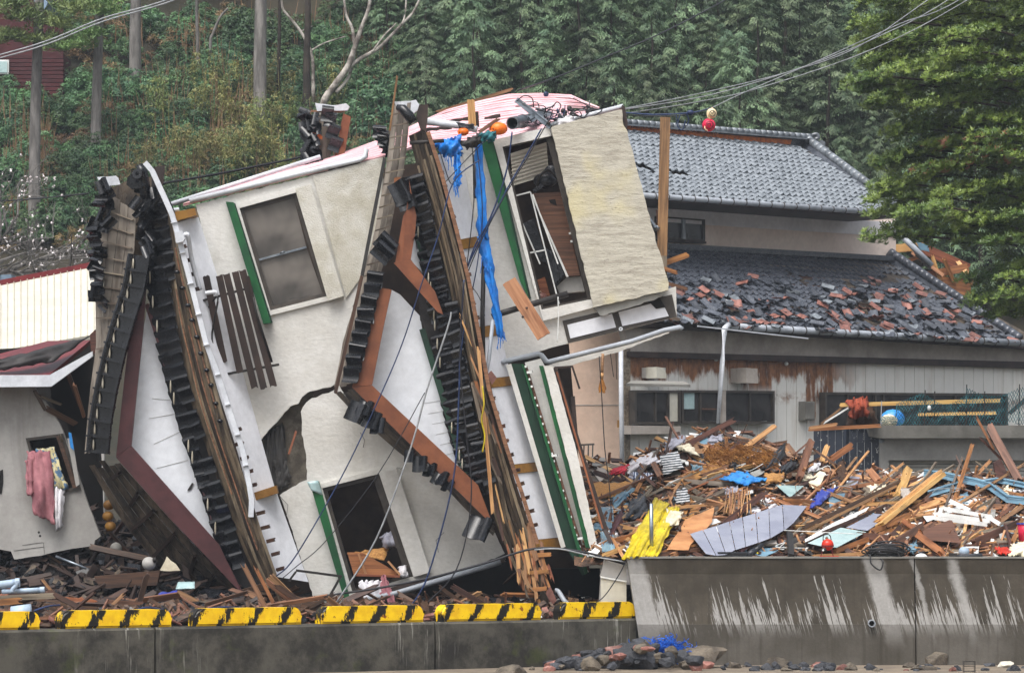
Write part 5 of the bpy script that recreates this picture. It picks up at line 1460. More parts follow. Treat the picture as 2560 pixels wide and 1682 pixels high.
plate('roof_edge', [(226, 838), (238, 822), (246, 844), (240, 880), (228, 890)], YH - 0.3, 0.1, 'wood_red', LH, jag=1.5)
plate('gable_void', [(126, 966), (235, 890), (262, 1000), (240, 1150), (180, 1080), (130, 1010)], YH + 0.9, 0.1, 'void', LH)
for (a, b, w_, m) in [((86, 975), (150, 1090), 9, 'wood_grey'), ((150, 1090), (170, 1130), 6, 'wood_grey'), ((100, 990), (150, 1010), 7, 'wood_grey'), ((170, 935), (200, 1010), 12, 'wood_dark'), ((185, 960), (210, 1040), 9, 'wood_mid'), ((115, 1020), (190, 1060), 14, 'wood_dark')]:
    beam('rafter', (*a, YH - 0.1), (*b, YH + 0.2), w_ * YH / F, 0.06, m, LH, 0.04)
plate('blue_rag', [(171, 1080), (178, 1082), (185, 1125), (176, 1118)], YH - 0.15, 0.02, 'blue_sheet', LH)
for (a, b) in [((56, 1362), (107, 1355)), ((34, 1376), (109, 1366)), ((109, 1355), (111, 1384))]:
    beam('crack', (*a, YH - 0.003), (*b, YH - 0.003), 0.005, 0.006, 'tar_paper', LH)
plate('wall_hole', [(0, 1176), (8, 1172), (9, 1190), (4, 1236), (-4, 1232)], YH - 0.01, 0.02, 'void', LH, jag=1)
ball('wall_mark', (97, 1330, YH), 0.018, 'tar_paper', LH, (1, .5, 1), 8); ball('wall_mark', (100, 1339, YH), 0.018, 'tar_paper', LH, (1, .5, 1), 8)
# bedding hanging from its window
o = cloth('blanket', [(66, 1128, YH - 0.2), (128, 1130, YH - 0.2), (136, 1308, YH - 0.22), (84, 1282, YH - 0.2)], 'pink_cloth', 22, 26, 0.035, 1.6, 0.1, None, 5, 0.03, 8, 0.12)
tag(o, 'dusty pink blanket hanging from the window of the white house', 'blanket')
o = cloth('blanket_fold', [(64, 1150, YH - 0.28), (84, 1140, YH - 0.28), (88, 1232, YH - 0.26), (70, 1240, YH - 0.27)], 'pink_cloth', 8, 14, 0.03, 1.5, 0.1, None, 3, 0.03, 9)
o.parent = bpy.data.objects['blanket']; o.location = o.location - bpy.data.objects['blanket'].location
o = cloth('quilt', [(88, 1122, YH - 0.12), (134, 1118, YH - 0.12), (170, 1222, YH - 0.14), (130, 1218, YH - 0.16)], 'pattern_cloth', 12, 14, 0.05, 3, 0.2, None, 4, 0.02, 10, 0.05)
tag(o, 'yellow and blue patterned quilt behind the pink blanket', 'quilt')
o = cloth('pillowcase', [(134, 1216, YH - 0.15), (160, 1222, YH - 0.15), (154, 1318, YH - 0.16), (140, 1328, YH - 0.16)], 'white_cloth', 10, 14, 0.04, 2, 0.1, None, 4, 0.02, 11, 0.08)
tag(o, 'white pillowcase hanging under the patterned quilt', 'pillowcase')

# cream metal roof behind
CR = thing('cream_roof_shed', 'shed with cream ribbed metal roof and dark red ridge cap', 'shed', (P(80, 1000, 80).x, 80, ZQ))
a0, a1, b0, b1 = (-140, 900, 78), (260, 832, 79), (-140, 735, 82), (260, 656, 83)
plate('roof', [a0, a1, b1, b0], None, 0.08, 'cream_metal', CR, back=Vector((0, 0.02, -0.08)))
for k in range(24):
    t = (k + 0.5) / 24
    p = tuple(a0[i] + (a1[i] - a0[i]) * t for i in range(3)); q = tuple(b0[i] + (b1[i] - b0[i]) * t for i in range(3))
    beam('roof_rib', P(*p) + Vector((0, -.01, 0.004)), P(*q) + Vector((0, -.02, 0.02)), 0.012, 0.012, 'cream_seam', CR)
beam('ridge_cap', (-140, 735, 81.9), (260, 656, 82.9), 0.1, 0.12, 'red_metal', CR)
plate('wall', [(-140, 900), (260, 832), (260, 1330), (-140, 1330)], 79.5, 0.2, 'house_white', CR)
BS = thing('blue_grey_shed', 'small blue-grey roof corner poking up behind the cream roof', 'shed', (P(10, 900, 92).x, 92, ZQ))
plate('roof', [(-60, 690), (28, 686), (30, 700), (-60, 712)], 92, 1.0, 'blue_roof', BS)
plate('wall', [(-60, 700), (26, 698), (26, 1300), (-60, 1300)], 92.3, 0.5, 'blue_roof', BS)
beam('ridge_beam', (-60, 676, 92), (0, 688, 92), 0.06, 0.1, 'dark_wood', BS)

# red house high on the slope
RDH = thing('red_house', 'dark red boarded house half hidden by tree trunks on the slope', 'house', (P(60, 280, 128).x, 128, terrain(P(60, 280, 128).x, 128)))
for k in range(16):
    plate('siding_board', [(-90, 138 + k * 10), (158, 138 + k * 10), (158, 146.5 + k * 10), (-90, 146.5 + k * 10)], 127, 0.1, 'red_house', RDH)
plate('side_wall', [(-90, 138), (160, 138), (160, 420), (-90, 420)], 127.2, 4, 'red_house', RDH)
w = plate('window', [(-20, 150), (22, 150), (22, 186), (-20, 186)], 126.9, 0.1, 'white_board', RDH)
plate('pane', [(-16, 154), (18, 154), (18, 182), (-16, 182)], 126.86, 0.05, 'glass_cyan', w)
plate('deck_panel', [(-90, 262), (62, 266), (62, 284), (-90, 284)], 126.8, 0.1, 'white_board', RDH)
plate('roof', [(-120, 20, 126), (20, -70, 129), (120, 6, 126.5), (112, 24, 126.5), (20, -44, 128.5), (-120, 44, 126)], None, 5, 'blue_roof', RDH)
plate('gable', [(-90, 138), (158, 138), (158, 60), (20, -54), (-90, 30)], 127.1, 0.1, 'red_house', RDH)

# ------------------------------------------------------------------ rubble masses
def mound(name, label, fz, x0, x1, y0, y1, nx, ny, m, amp, seed):
    v, f = [], []
    for j in range(ny + 1):
        for i in range(nx + 1):
            X, Y = x0 + (x1 - x0) * i / nx, y0 + (y1 - y0) * j / ny
            q = Vector((X * 1.3, Y * 1.3, seed))
            h = amp * (noise.noise(q) + 0.7 * abs(noise.noise(q * 2.7)) + 0.5 * noise.noise(q * 6.1))
            v.append(Vector((X, Y, max(ZQ - 0.05, fz(X, Y) + h * (1 if fz(X, Y) > ZQ else 0)))))
    for j in range(ny):
        for i in range(nx):
            a = j * (nx + 1) + i
            q = (a, a + 1, a + nx + 2, a + nx + 1)
            if max(v[k].z for k in q) > ZQ: f.append(q)
    o = obj(name, v, f, m)
    return tag(o, label, 'rubble', None, 'stuff')
TOP = [(1380, 1160), (1480, 1150), (1560, 1150), (1640, 1112), (1700, 1084), (1800, 1072), (1900, 1088), (1980, 1120), (2040, 1150), (2120, 1165), (2220, 1178), (2400, 1182), (2560, 1190), (2760, 1200)]
def top_py(px):
    for (a, ya), (b, yb) in zip(TOP, TOP[1:]):
        if a <= px <= b: return ya + (yb - ya) * (px - a) / (b - a)
    return 1190
def Ym(px, py):
    t = (1392 - py) / (1392 - top_py(px))
    return 60.75 + 6.0 * max(0, min(1.05, t))
def hz(X, Y):
    if Y < 60.6: return ZQ - 1
    t = (Y - 60.75) / 6.0
    px = 1280 + X * F / Y
    if px < 1400: return ZQ - 1
    tp_ = top_py(min(px, 2750)) + 14
    if t <= 1:
        py = 1394 - t * (1394 - tp_)
    else:
        py = tp_ + (t - 1) * 220
    return (HOR - py) * Y / F - 0.08
mound('debris_mound', 'splintered timber and plaster rubble heaped behind the sea wall', hz, 0.9, 12, 60.6, 70.5, 240, 120, 'rubble', 0.10, 3)
def hz2(X, Y):
    px = 1280 + X * F / Y
    base = ZQ + 0.02
    if Y < Yq(X) + 1.7: return ZQ - 1
    t = min(1, max(0, Y - 61.0) / 3.0)
    hgt = 0.9 if px < 640 else 0.2
    return base + hgt * t * (1.25 if px < 560 else 1)
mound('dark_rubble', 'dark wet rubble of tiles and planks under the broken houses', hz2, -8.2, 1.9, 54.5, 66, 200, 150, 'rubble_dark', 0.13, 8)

# countless splinters and shards lying over the rubble: one mass for each stuff
def litter(name, label, n, place, m, lens, wid, flat=0.3):
    v, f = [], []
    for _ in range(n):
        c = place()
        if c is None: continue
        L, W, T = rnd.uniform(*lens), rnd.uniform(*wid), rnd.uniform(0.006, 0.03)
        a = rnd.uniform(0, 6.28)
        x = Vector((math.cos(a), rnd.uniform(-.6, .6), math.sin(a) * flat + rnd.gauss(0, .25))).normalized()
        z = Vector((rnd.gauss(0, .5), -0.6, 1)); z = (z - x * z.dot(x)).normalized(); y = z.cross(x)
        o = len(v)
        for b in boxv(-L / 2, L / 2, -W / 2, W / 2, -T / 2, T / 2):
            s = 1 if b.x < 0 else rnd.uniform(0.5, 1)
            v.append(c + x * b.x + y * b.y * s + z * b.z)
        f += [tuple(i + o for i in q) for q in BOXF]
    o = obj(name, v, f, m)
    return tag(o, label, 'debris', None, 'stuff')
def on_heap():
    px = rnd.uniform(1470, 2640); t = rnd.random() ** 1.0
    py = 1390 - t * (1390 - top_py(px)) + rnd.uniform(-4, 4)
    return P(px, py, Ym(px, py) - rnd.uniform(0.0, 0.18))
def on_quay(lo=0.45, hi=2.2, x0=-60, x1=1480):
    def f():
        px = rnd.uniform(x0, x1); Y = Yqp(px, 0) + rnd.uniform(lo, hi)
        X = (px - 1280) * Y / F
        return Vector((X, Y, ZQ + 0.03 + abs(rnd.gauss(0, 0.05)) + max(0, hz2(X, Y) - ZQ if hz2(X, Y) > ZQ else 0) * 0.9))
    return f
litter('splinter_litter', 'small brown wood splinters strewn over the debris heap', 800, on_heap, 'wood_mid', (0.1, 0.55), (0.015, 0.06))
litter('fresh_splinters', 'small pale fresh wood splinters strewn over the debris heap', 500, on_heap, 'wood_fresh', (0.1, 0.6), (0.012, 0.05))
litter('dark_shards', 'small dark shards strewn over the debris heap', 500, on_heap, 'wood_dark', (0.08, 0.4), (0.04, 0.16))
litter('plaster_shards', 'small white plaster shards strewn over the debris heap', 420, on_heap, 'white_board', (0.05, 0.25), (0.04, 0.12))
litter('tile_shards', 'broken red roof tile shards strewn along the quay', 420, on_quay(0.4, 1.5), 'tile_red', (0.06, 0.22), (0.05, 0.16))
litter('dark_litter', 'dark splinters and tile pieces strewn along the quay', 1800, on_quay(0.5, 5.0), 'wood_dark', (0.08, 0.5), (0.03, 0.12))
litter('grey_litter', 'black tile shards strewn along the quay', 900, on_quay(0.5, 4.0), 'tile_black', (0.08, 0.26), (0.06, 0.18))
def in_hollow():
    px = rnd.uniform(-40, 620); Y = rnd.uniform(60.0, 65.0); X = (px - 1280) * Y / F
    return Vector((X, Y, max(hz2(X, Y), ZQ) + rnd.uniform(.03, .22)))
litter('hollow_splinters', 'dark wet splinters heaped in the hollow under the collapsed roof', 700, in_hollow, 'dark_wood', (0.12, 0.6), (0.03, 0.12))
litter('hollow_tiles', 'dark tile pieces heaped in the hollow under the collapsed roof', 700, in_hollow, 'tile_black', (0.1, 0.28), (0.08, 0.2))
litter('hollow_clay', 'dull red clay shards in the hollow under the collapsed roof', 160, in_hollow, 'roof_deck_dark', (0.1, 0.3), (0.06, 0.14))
litter('pale_litter', 'scraps of white plaster and plastic strewn along the quay', 180, on_quay(0.45, 3.0), 'white_board', (0.05, 0.22), (0.03, 0.1))
litter('quay_splinters', 'light brown splinters strewn along the quay', 220, on_quay(0.45, 4.0), 'wood_mid', (0.12, 0.7), (0.02, 0.06))

# ------------------------------------------------------------------ the pieces one can pick out of the heap
def tb(a, b, w, m, label, up=0.25, jag=0.05, d=None, group=None):
    ya, yb = Ym(*a) - up, Ym(*b) - up
    o = beam('timber', (a[0], a[1], ya), (b[0], b[1], yb), w * ya / F, d or max(0.04, w * ya / F * 0.8), m, None, jag)
    return tag(o, label, 'timber', group)
def sheet(name, pts, m, label, up=0.25, t=0.02, cat='board', jag=0.0, parent=None):
    o = plate(name, [(x, y, Ym(x, y) - up) for x, y in pts], None, t, m, parent, jag=jag)
    return tag(o, label, cat) if parent is None else o
def rag(name, c, m, label, cat, up=0.3, amp=0.07, fold=3, fdir=0.4, seed=1, bulge=0.12, n=14, ragged=5, thick=0.015):
    o = cloth(name, [(x, y, Ym(x, y) - up) for x, y in c], m, n, n, amp, fold, fdir, None, ragged, thick, seed, bulge)
    return tag(o, label, cat)
tb((1998, 1196), (2027, 1104), 17, 'wood_mid', 'upright pointed brown plank standing at the middle of the heap', 0.6)
tb((2053, 1156), (2067, 1116), 13, 'wood_fresh', 'short fresh post standing before the black sheet fence')
tb((2072, 1152), (2128, 1114), 16, 'wood_orange', 'thick split orange beam leaning toward the black sheet fence', 0.5, 0.07)
tb((2024, 1116), (2092, 1163), 5, 'wood_red', 'thin brown batten slanting down from the upright pointed plank', 0.6)
tb((2202, 1203), (2258, 1158), 6, 'wood_fresh', 'thin fresh batten slanting up before the garage column', 0.4)
tb((2174, 1178), (2198, 1206), 18, 'wood_fresh', 'broad pale board end below the garage column', 0.4)
tb((2100, 1222), (2236, 1200), 9, 'wood_fresh', 'long pale pink-brown timber lying across the upper heap', 0.4)
tb((2145, 1261), (2312, 1253), 9, 'wood_fresh', 'level planed timber in the centre of the right heap', 0.5, 0.01)
tb((2199, 1312), (2354, 1188), 11, 'wood_yellow', 'long bright yellow grooved beam rising across the heap, lower half', 0.85, 0.02, 0.14)
tb((2190, 1305), (2346, 1181), 9, 'wood_yellow', 'long bright yellow grooved beam rising across the heap, upper half', 0.80, 0.02, 0.14)
tb((2246, 1240), (2270, 1174), 19, 'wood_yellow', 'short stout yellow post leaning behind the long yellow beam', 0.5, 0.01)
tb((2474, 1068), (2549, 1204), 20, 'wood_mid', 'tall broken brown beam leaning before the terrace slab', 0.6, 0.07)
tb((2441, 1043), (2484, 1122), 6, 'wood_fresh', 'thin pole beside the tall broken beam, reaching above the slab', 0.65)
tb((2450, 1094), (2504, 1148), 6, 'wood_red', 'dark thin pole crossing behind the tall broken beam', 0.5)
tb((2432, 1357), (2548, 1306), 18, 'wood_red', 'thick red-brown beam at the right end of the heap', 0.5)
tb((2374, 1365), (2524, 1359), 7, 'wood_red', 'flat dark red batten low at the right end of the heap', 0.3)
tb((2512, 1310), (2527, 1366), 6, 'wood_red', 'short upright brown stake near the pink bucket', 0.7)
tb((2531, 1356), (2555, 1298), 9, 'wood_orange', 'orange upright batten next to the pink bucket', 0.6)
tb((2235, 1358), (2304, 1316), 18, 'wood_red', 'red-brown beam crossing another in the lower middle heap', 0.8)
tb((2294, 1337), (2352, 1380), 17, 'wood_orange', 'stout orange beam with a broken end pointing at the wall', 0.8, 0.06)
tb((2258, 1302), (2300, 1330), 12, 'wood_orange', 'short orange beam above the crossed red-brown beams', 0.7)
tb((2176, 1330), (2272, 1287), 14, 'wood_orange', 'long orange-brown beam sloping up in the lower middle heap', 0.6)
tb((2086, 1378), (2178, 1345), 13, 'wood_orange', 'orange beam behind the red tank', 0.5)
tb((2140, 1337), (2222, 1345), 17, 'wood_red', 'dark red block of beam above the coiled cable', 0.7)
tb((2030, 1391), (2178, 1383), 10, 'wood_fresh', 'flat pale board lying on the wall behind the red tank', 0.3, 0.03)
tb((2010, 1318), (2250, 1203), 9, 'wood_dark', 'long black lacquered door rail sloping across the heap, upper one', 0.75, 0.01)
tb((2010, 1330), (2240, 1215), 6, 'wood_mid', 'long brown door rail just below the upper black rail', 0.72, 0.01)
tb((2017, 1357), (2215, 1262), 7, 'wood_dark', 'black lacquered door rail framing the pale panels', 0.8, 0.01)
tb((2055, 1330), (2200, 1270), 5, 'wood_dark', 'thin black door rail between the white panels', 0.82, 0.01)
tb((1974, 1334), (1978, 1390), 14, 'dark_metal', 'black steel post end at the foot of the door panels', 0.8, 0)
tb((1803, 1314), (1904, 1238), 15, 'wood_red', 'dark red plank sloping above the lavender panel', 0.6)
tb((1958, 1252), (2034, 1258), 15, 'wood_orange', 'short thick orange timber block above the lavender panel', 0.5)
tb((1955, 1247), (2010, 1242), 9, 'wood_red', 'brown block lying on the thick orange timber block', 0.5)
tb((1635, 1388), (1754, 1371), 10, 'wood_red', 'round brown pole lying along the wall top beside the steel post', 0.4)
tb((1640, 1382), (1740, 1362), 6, 'wood_orange', 'thin orange batten above the round brown pole', 0.45)
tb((1850, 1378), (1932, 1332), 7, 'maroon', 'rusty maroon steel bar rising from the wall top', 0.6, 0)
tb((1690, 1268), (1764, 1262), 7, 'wood_fresh', 'pale level lath right of the yellow tarpaulin', 0.6)
tb((1596, 1176), (1640, 1216), 8, 'wood_red', 'grey-brown plank slanting below the white cloth', 0.6)
tb((1588, 1232), (1610, 1190), 9, 'wood_orange', 'orange-brown stick standing left of the striped futon', 0.5)
tb((1634, 1160), (1652, 1194), 14, 'wood_mid', 'short red board leaning on the striped futon', 0.7)
tb((1680, 1225), (1698, 1208), 5, 'wood_fresh', 'small fresh stick end below the straw mat', 0.7)
tb((1752, 1188), (1820, 1164), 6, 'wood_mid', 'brown batten lying under the straw mat edge', 0.7)
tb((1822, 1132), (1850, 1108), 15, 'wood_red', 'dark red block sitting on top of the straw', 0.4)
tb((1560, 1395), (1530, 1345), 8, 'wood_fresh', 'fresh timber corner at the left foot of the heap', 0.5)
tb((1505, 1390), (1560, 1368), 12, 'wood_fresh', 'pale box board at the left foot of the heap', 0.45)
tb((1565, 1352), (1612, 1305), 10, 'wood_fresh', 'tan timber behind the yellow tarpaulin', 0.35)
tb((1480, 1146), (1512, 1148), 9, 'white_board', 'short white board at the far left top of the heap', 0.3, 0.01)
tb((1482, 1160), (1526, 1168), 7, 'white_board', 'long white batten just under the short white board', 0.35, 0.01)
tb((1488, 1182), (1560, 1208), 16, 'wood_dark', 'dark flat plank at the left of the heap', 0.4)
tb((2310, 1255), (2340, 1225), 15, 'wood_red', 'short brown block right of the long yellow beam', 0.5)
tb((2390, 1180), (2408, 1220), 9, 'wood_fresh', 'pale bracket piece on the blue metal strip', 0.7)
tb((2446, 1182), (2475, 1152), 8, 'wood_fresh', 'pale split stake before the roller shutter', 0.5)
tb((2439, 1153), (2490, 1186), 4, 'wood_grey', 'thin stick crossing before the roller shutter', 0.5)
tb((2390, 1140), (2412, 1180), 5, 'wood_dark', 'black bent strip sticking up before the shutter', 0.5)
tb((2500, 1228), (2562, 1240), 10, 'wood_orange', 'orange plank under the blue metal at the right edge', 0.4)
tb((2160, 1222), (2205, 1250), 8, 'wood_grey', 'grey batten under the level planed timber', 0.3)
# sheets
lp = [(1724, 1334), (1757, 1324), (1790, 1314), (1823, 1303), (1856, 1292), (1889, 1282), (1922, 1271), (1956, 1261), (2018, 1264)]
lq = [(1764, 1384), (1790, 1388), (1815, 1386), (1838, 1374), (1864, 1366), (1895, 1356), (1925, 1345), (1960, 1325), (1985, 1306)]
LP = thing('lavender_panel', 'large sloping lavender-grey wall panel with vertical seams', 'panel', P(1850, 1388, 61))
for k in range(8):
    q = [(lp[k][0] + 1, lp[k][1]), (lp[k + 1][0] - .6, lp[k + 1][1]), (lq[k + 1][0] - .6, lq[k + 1][1]), (lq[k][0] + 1, lq[k][1])]
    plate('panel_strip', [(x, y, Ym(x, y) - 0.75) for x, y in q], None, 0.02, 'lavender', LP)
sheet('straw_board', [(1667, 1374), (1683, 1349), (1713, 1300), (1785, 1266), (1781, 1303), (1758, 1330), (1727, 1360), (1722, 1374)], 'board_orange', 'big orange-tan board leaning between yellow tarpaulin and lavender panel', 0.6, 0.03, jag=1.5)
sheet('board', [(1711, 1104), (1732, 1088), (1762, 1118), (1750, 1141)], 'wood_mid', 'square brown board standing on its corner beside the grey towel', 0.3)
sheet('board', [(2306, 1326), (2379, 1297), (2402, 1357), (2313, 1349)], 'wood_red', 'dark brown square panel in the lower right heap', 0.8, 0.03)
sheet('door_panel', [(2012, 1348), (2081, 1307), (2173, 1266), (2166, 1276), (2082, 1320), (2014, 1358)], 'white_board', 'narrow white sliding-door panel between black rails, upper one', 0.78)
sheet('door_panel', [(2115, 1318), (2185, 1283), (2222, 1286), (2195, 1308), (2168, 1326)], 'lavender', 'pale lilac sliding-door panel right of the cyan pane', 0.78)
sheet('glass_pane', [(2019, 1357), (2102, 1318), (2166, 1329), (2092, 1368), (2060, 1366)], 'glass_cyan', 'pale cyan frosted pane lying behind the red tank', 0.9, cat='glass pane')
sheet('board', [(2301, 1281), (2452, 1236), (2449, 1254), (2318, 1304)], 'white_board', 'long grey-white board sloping under the white slats', 0.45)
for k, (a, b) in enumerate([((2360, 1271), (2482, 1292)), ((2340, 1284), (2476, 1302)), ((2334, 1294), (2470, 1311)), ((2374, 1251), (2424, 1275)), ((2470, 1292), (2500, 1310))]):
    tb(a, b, 10, 'white_board', ['upper of the white slats fanned across the right heap', 'middle of the white slats fanned across the right heap', 'lowest of the white slats fanned across the right heap', 'short white slat above the fan of white slats', 'bent white slat end right of the fan of slats'][k], 0.7 + 0.05 * k, 0.02, 0.02)
sheet('board', [(2022, 1206), (2048, 1178), (2062, 1182), (2052, 1212), (2034, 1222)], 'cream_cloth', 'yellow-white broken board left of the blue tarpaulin scrap', 0.5, jag=2)
sheet('board', [(1940, 1212), (2010, 1214), (1975, 1243)], 'glass_cyan', 'pale blue-white triangular sheet above the timber block', 0.5)
sheet('board', [(2070, 1235), (2115, 1232), (2100, 1262), (2075, 1272)], 'steel_blue', 'slate-blue plate beside the blue tarpaulin scrap', 0.45)
sheet('board', [(2110, 1196), (2155, 1180), (2140, 1216), (2120, 1220)], 'lavender', 'dark grey-violet plate high in the middle of the heap', 0.4)
sheet('board', [(2485, 1156), (2502, 1146), (2522, 1190), (2520, 1200), (2490, 1194)], 'wood_red', 'dark brown box side beneath the tall broken beam', 0.4, 0.2)
sheet('board', [(1480, 1178), (1512, 1164), (1520, 1190), (1500, 1204)], 'fascia_wall', 'grey-brown box lid at the far left of the heap', 0.35, 0.15)
for k, (x0, y0, w_, h_) in enumerate([(1502, 1268, 30, 52), (1500, 1330, 34, 48)]):
    o = sheet('corrugated_sheet', [(x0, y0), (x0 + w_, y0 - 4), (x0 + w_ + 4, y0 + h_), (x0 + 6, y0 + h_)], 'steel_blue' if k == 0 else 'glass_cyan', ['pale blue corrugated sheet standing at the left edge of the heap', 'white-blue corrugated sheet below the pale blue one'][k], 0.45, cat='sheet')
    for q in range(6):
        x = x0 + 3 + q * w_ / 6
        beam('rib', (x, y0, Ym(x, y0) - 0.47), (x + 4, y0 + h_, Ym(x, y0 + h_) - 0.47), 0.02, 0.02, 'steel_blue', o)
# bent blue steel strips
def ribbon(pts, wpx, m, label, up):
    q = offset_line(pts, wpx)
    o = plate('metal_strip', [(x, y, Ym(x, y) - up) for x, y in q], None, 0.05, m)
    for s in (-0.28, 0.28):
        l_ = [(x, y + s * wpx, Ym(x, y) - up - 0.02) for x, y in pts]
        tube('fold', [P(*t) for t in l_], 0.02, m, o, 5)
    return tag(o, label, 'metal strip')
ribbon([(2310, 1182), (2350, 1186), (2400, 1196), (2440, 1204), (2476, 1214), (2500, 1232), (2519, 1246), (2570, 1252)], 20, 'steel_blue', 'long buckled blue-grey metal strip across the upper right heap', 0.6)
ribbon([(2318, 1234), (2360, 1222), (2410, 1208)], 18, 'steel_blue', 'short blue-grey metal strip left of the long buckled one', 0.65)
ribbon([(2452, 1206), (2490, 1200), (2519, 1203), (2570, 1214)], 14, 'steel_blue', 'narrow blue-grey metal strip above the long buckled one', 0.55)
# cloths
rag('tarpaulin', [(1640, 1244), (1670, 1262), (1612, 1392), (1556, 1392)], 'yellow_tarp', 'yellow tarpaulin spilling down to the wall left of the steel post', 'tarpaulin', 0.75, 0.09, 3, 0.2, 2, 0.2, 18)
rag('tarpaulin', [(1652, 1270), (1700, 1266), (1644, 1390), (1598, 1393)], 'yellow_tarp', 'second fold of yellow tarpaulin behind the steel post', 'tarpaulin', 0.7, 0.08, 3, 0.2, 3, 0.15, 18)
rag('cloth', [(1668, 1274), (1708, 1280), (1692, 1312), (1656, 1318)], 'cream_cloth', 'cream lining crumpled at the edge of the yellow tarpaulin', 'cloth', 0.8, 0.07, 2, 0.5, 4, 0.15)
rag('futon', [(1651, 1140), (1696, 1128), (1708, 1170), (1658, 1187)], 'stripe_bw', 'black and white striped futon near the top of the heap', 'futon', 0.5, 0.05, 1, 0.4, 5, 0.25, ragged=3)
rag('futon', [(1690, 1224), (1716, 1220), (1726, 1254), (1690, 1258)], 'stripe_bw', 'smaller black and white striped futon below the straw mat', 'futon', 0.5, 0.05, 1, 0.4, 6, 0.15, ragged=3)
rag('cushion_cloth', [(1582, 1179), (1634, 1184), (1628, 1200), (1585, 1202)], 'stripe_navy', 'navy and white striped cloth below the white cloth', 'cloth', 0.5, 0.03, 1, 0.4, 7, 0.1, ragged=2)
rag('towel', [(1665, 1100), (1710, 1087), (1712, 1108), (1662, 1134)], 'grey_towel', 'grey towel bundle on the highest point of the left heap', 'towel', 0.35, 0.06, 2, 0.8, 8, 0.3)
rag('quilt', [(1690, 1112), (1722, 1106), (1748, 1140), (1700, 1126)], 'cream_cloth', 'cream and yellow quilt edge under the square brown board', 'quilt', 0.45, 0.05, 2, 0.4, 9, 0.2)
rag('cloth', [(1578, 1150), (1632, 1133), (1652, 1154), (1566, 1186)], 'white_cloth', 'heap of white cloth left of the striped futon', 'cloth', 0.5, 0.09, 3, 0.9, 10, 0.3, 16)
rag('cloth', [(1526, 1174), (1576, 1158), (1560, 1187), (1526, 1186)], 'red_cloth', 'crimson cloth left of the white cloth', 'cloth', 0.45, 0.06, 4, 0.9, 11, 0.15)
rag('plastic_sheet', [(1900, 1174), (1961, 1106), (1965, 1142), (1920, 1177)], 'black_plastic', 'crumpled black plastic sheet rising at the heap top', 'plastic sheet', 0.4, 0.10, 3, 0.9, 12, 0.2)
rag('plastic_sheet', [(1940, 1176), (1980, 1148), (1994, 1168), (1960, 1182)], 'black_plastic', 'small black plastic bag right of the crumpled sheet', 'bag', 0.4, 0.08, 3, 0.9, 13, 0.2)
rag('plastic_sheet', [(1572, 1252), (1612, 1226), (1622, 1290), (1560, 1300)], 'black_plastic', 'dark felt sheet behind the top of the yellow tarpaulin', 'sheet', 0.5, 0.1, 3, 0.9, 14, 0.2)
rag('jeans', [(1530, 1244), (1580, 1216), (1586, 1226), (1536, 1272)], 'steel_blue', 'faded blue denim draped at the left of the heap', 'jeans', 0.5, 0.07, 3, 0.9, 15, 0.15)
rag('blue_sheet', [(1801, 1196), (1852, 1178), (1916, 1200), (1862, 1212)], 'blue_sheet', 'bright blue crumpled plastic sheet under the straw', 'plastic sheet', 0.55, 0.07, 4, 0.9, 16, 0.1)
rag('tarpaulin', [(2022, 1272), (2045, 1229), (2096, 1216), (2056, 1256)], 'navy_tarp', 'royal blue tarpaulin scrap above the lavender panel', 'tarpaulin', 0.6, 0.07, 3, 0.9, 17, 0.15)
rag('woven_mat', [(1480, 1208), (1592, 1205), (1560, 1236), (1480, 1250)], 'woven', 'tan woven straw mat at the left edge of the heap', 'mat', 0.45, 0.04, 2, 0.9, 18, 0.15)
rag('woven_mat', [(1912, 1182), (1962, 1184), (1954, 1204), (1914, 1208)], 'woven', 'small woven basket mat right of the blue sheet', 'mat', 0.45, 0.03, 1, 0.9, 19, 0.15)
rag('brown_sheet', [(1530, 1310), (1558, 1262), (1560, 1300), (1524, 1345)], 'maroon', 'curved dark red sheet behind the denim', 'sheet', 0.5, 0.05, 1, 0.2, 20, 0.15)
rag('orange_cloth', [(2488, 1370), (2520, 1366), (2530, 1384), (2496, 1384)], 'red_paint', 'orange-red cloth scrap beside the cream bag', 'cloth', 0.7, 0.04, 2, 0.2, 21, 0.1)
rag('cream_bag', [(2528, 1362), (2575, 1348), (2580, 1390), (2524, 1388)], 'cream_cloth', 'lumpy cream sack on the wall at the right edge', 'sack', 0.7, 0.06, 2, 0.2, 22, 0.4)
rag('cloth', [(2090, 1162), (2110, 1150), (2122, 1196), (2096, 1206)], 'brown_net', 'limp brown cloth hanging high in the middle heap', 'cloth', 0.5, 0.05, 2, 0.2, 23, 0.1)
rag('cloth', [(2252, 1222), (2272, 1220), (2280, 1242), (2256, 1256)], 'fascia_wall', 'grey rag tied at the short yellow post', 'cloth', 0.75, 0.05, 2, 0.2, 24, 0.15)
rag('cloth', [(2018, 1164), (2052, 1154), (2046, 1172), (2020, 1182)], 'white_cloth', 'white rag at the foot of the upright pointed plank', 'cloth', 0.5, 0.05, 2, 0.2, 25, 0.15)
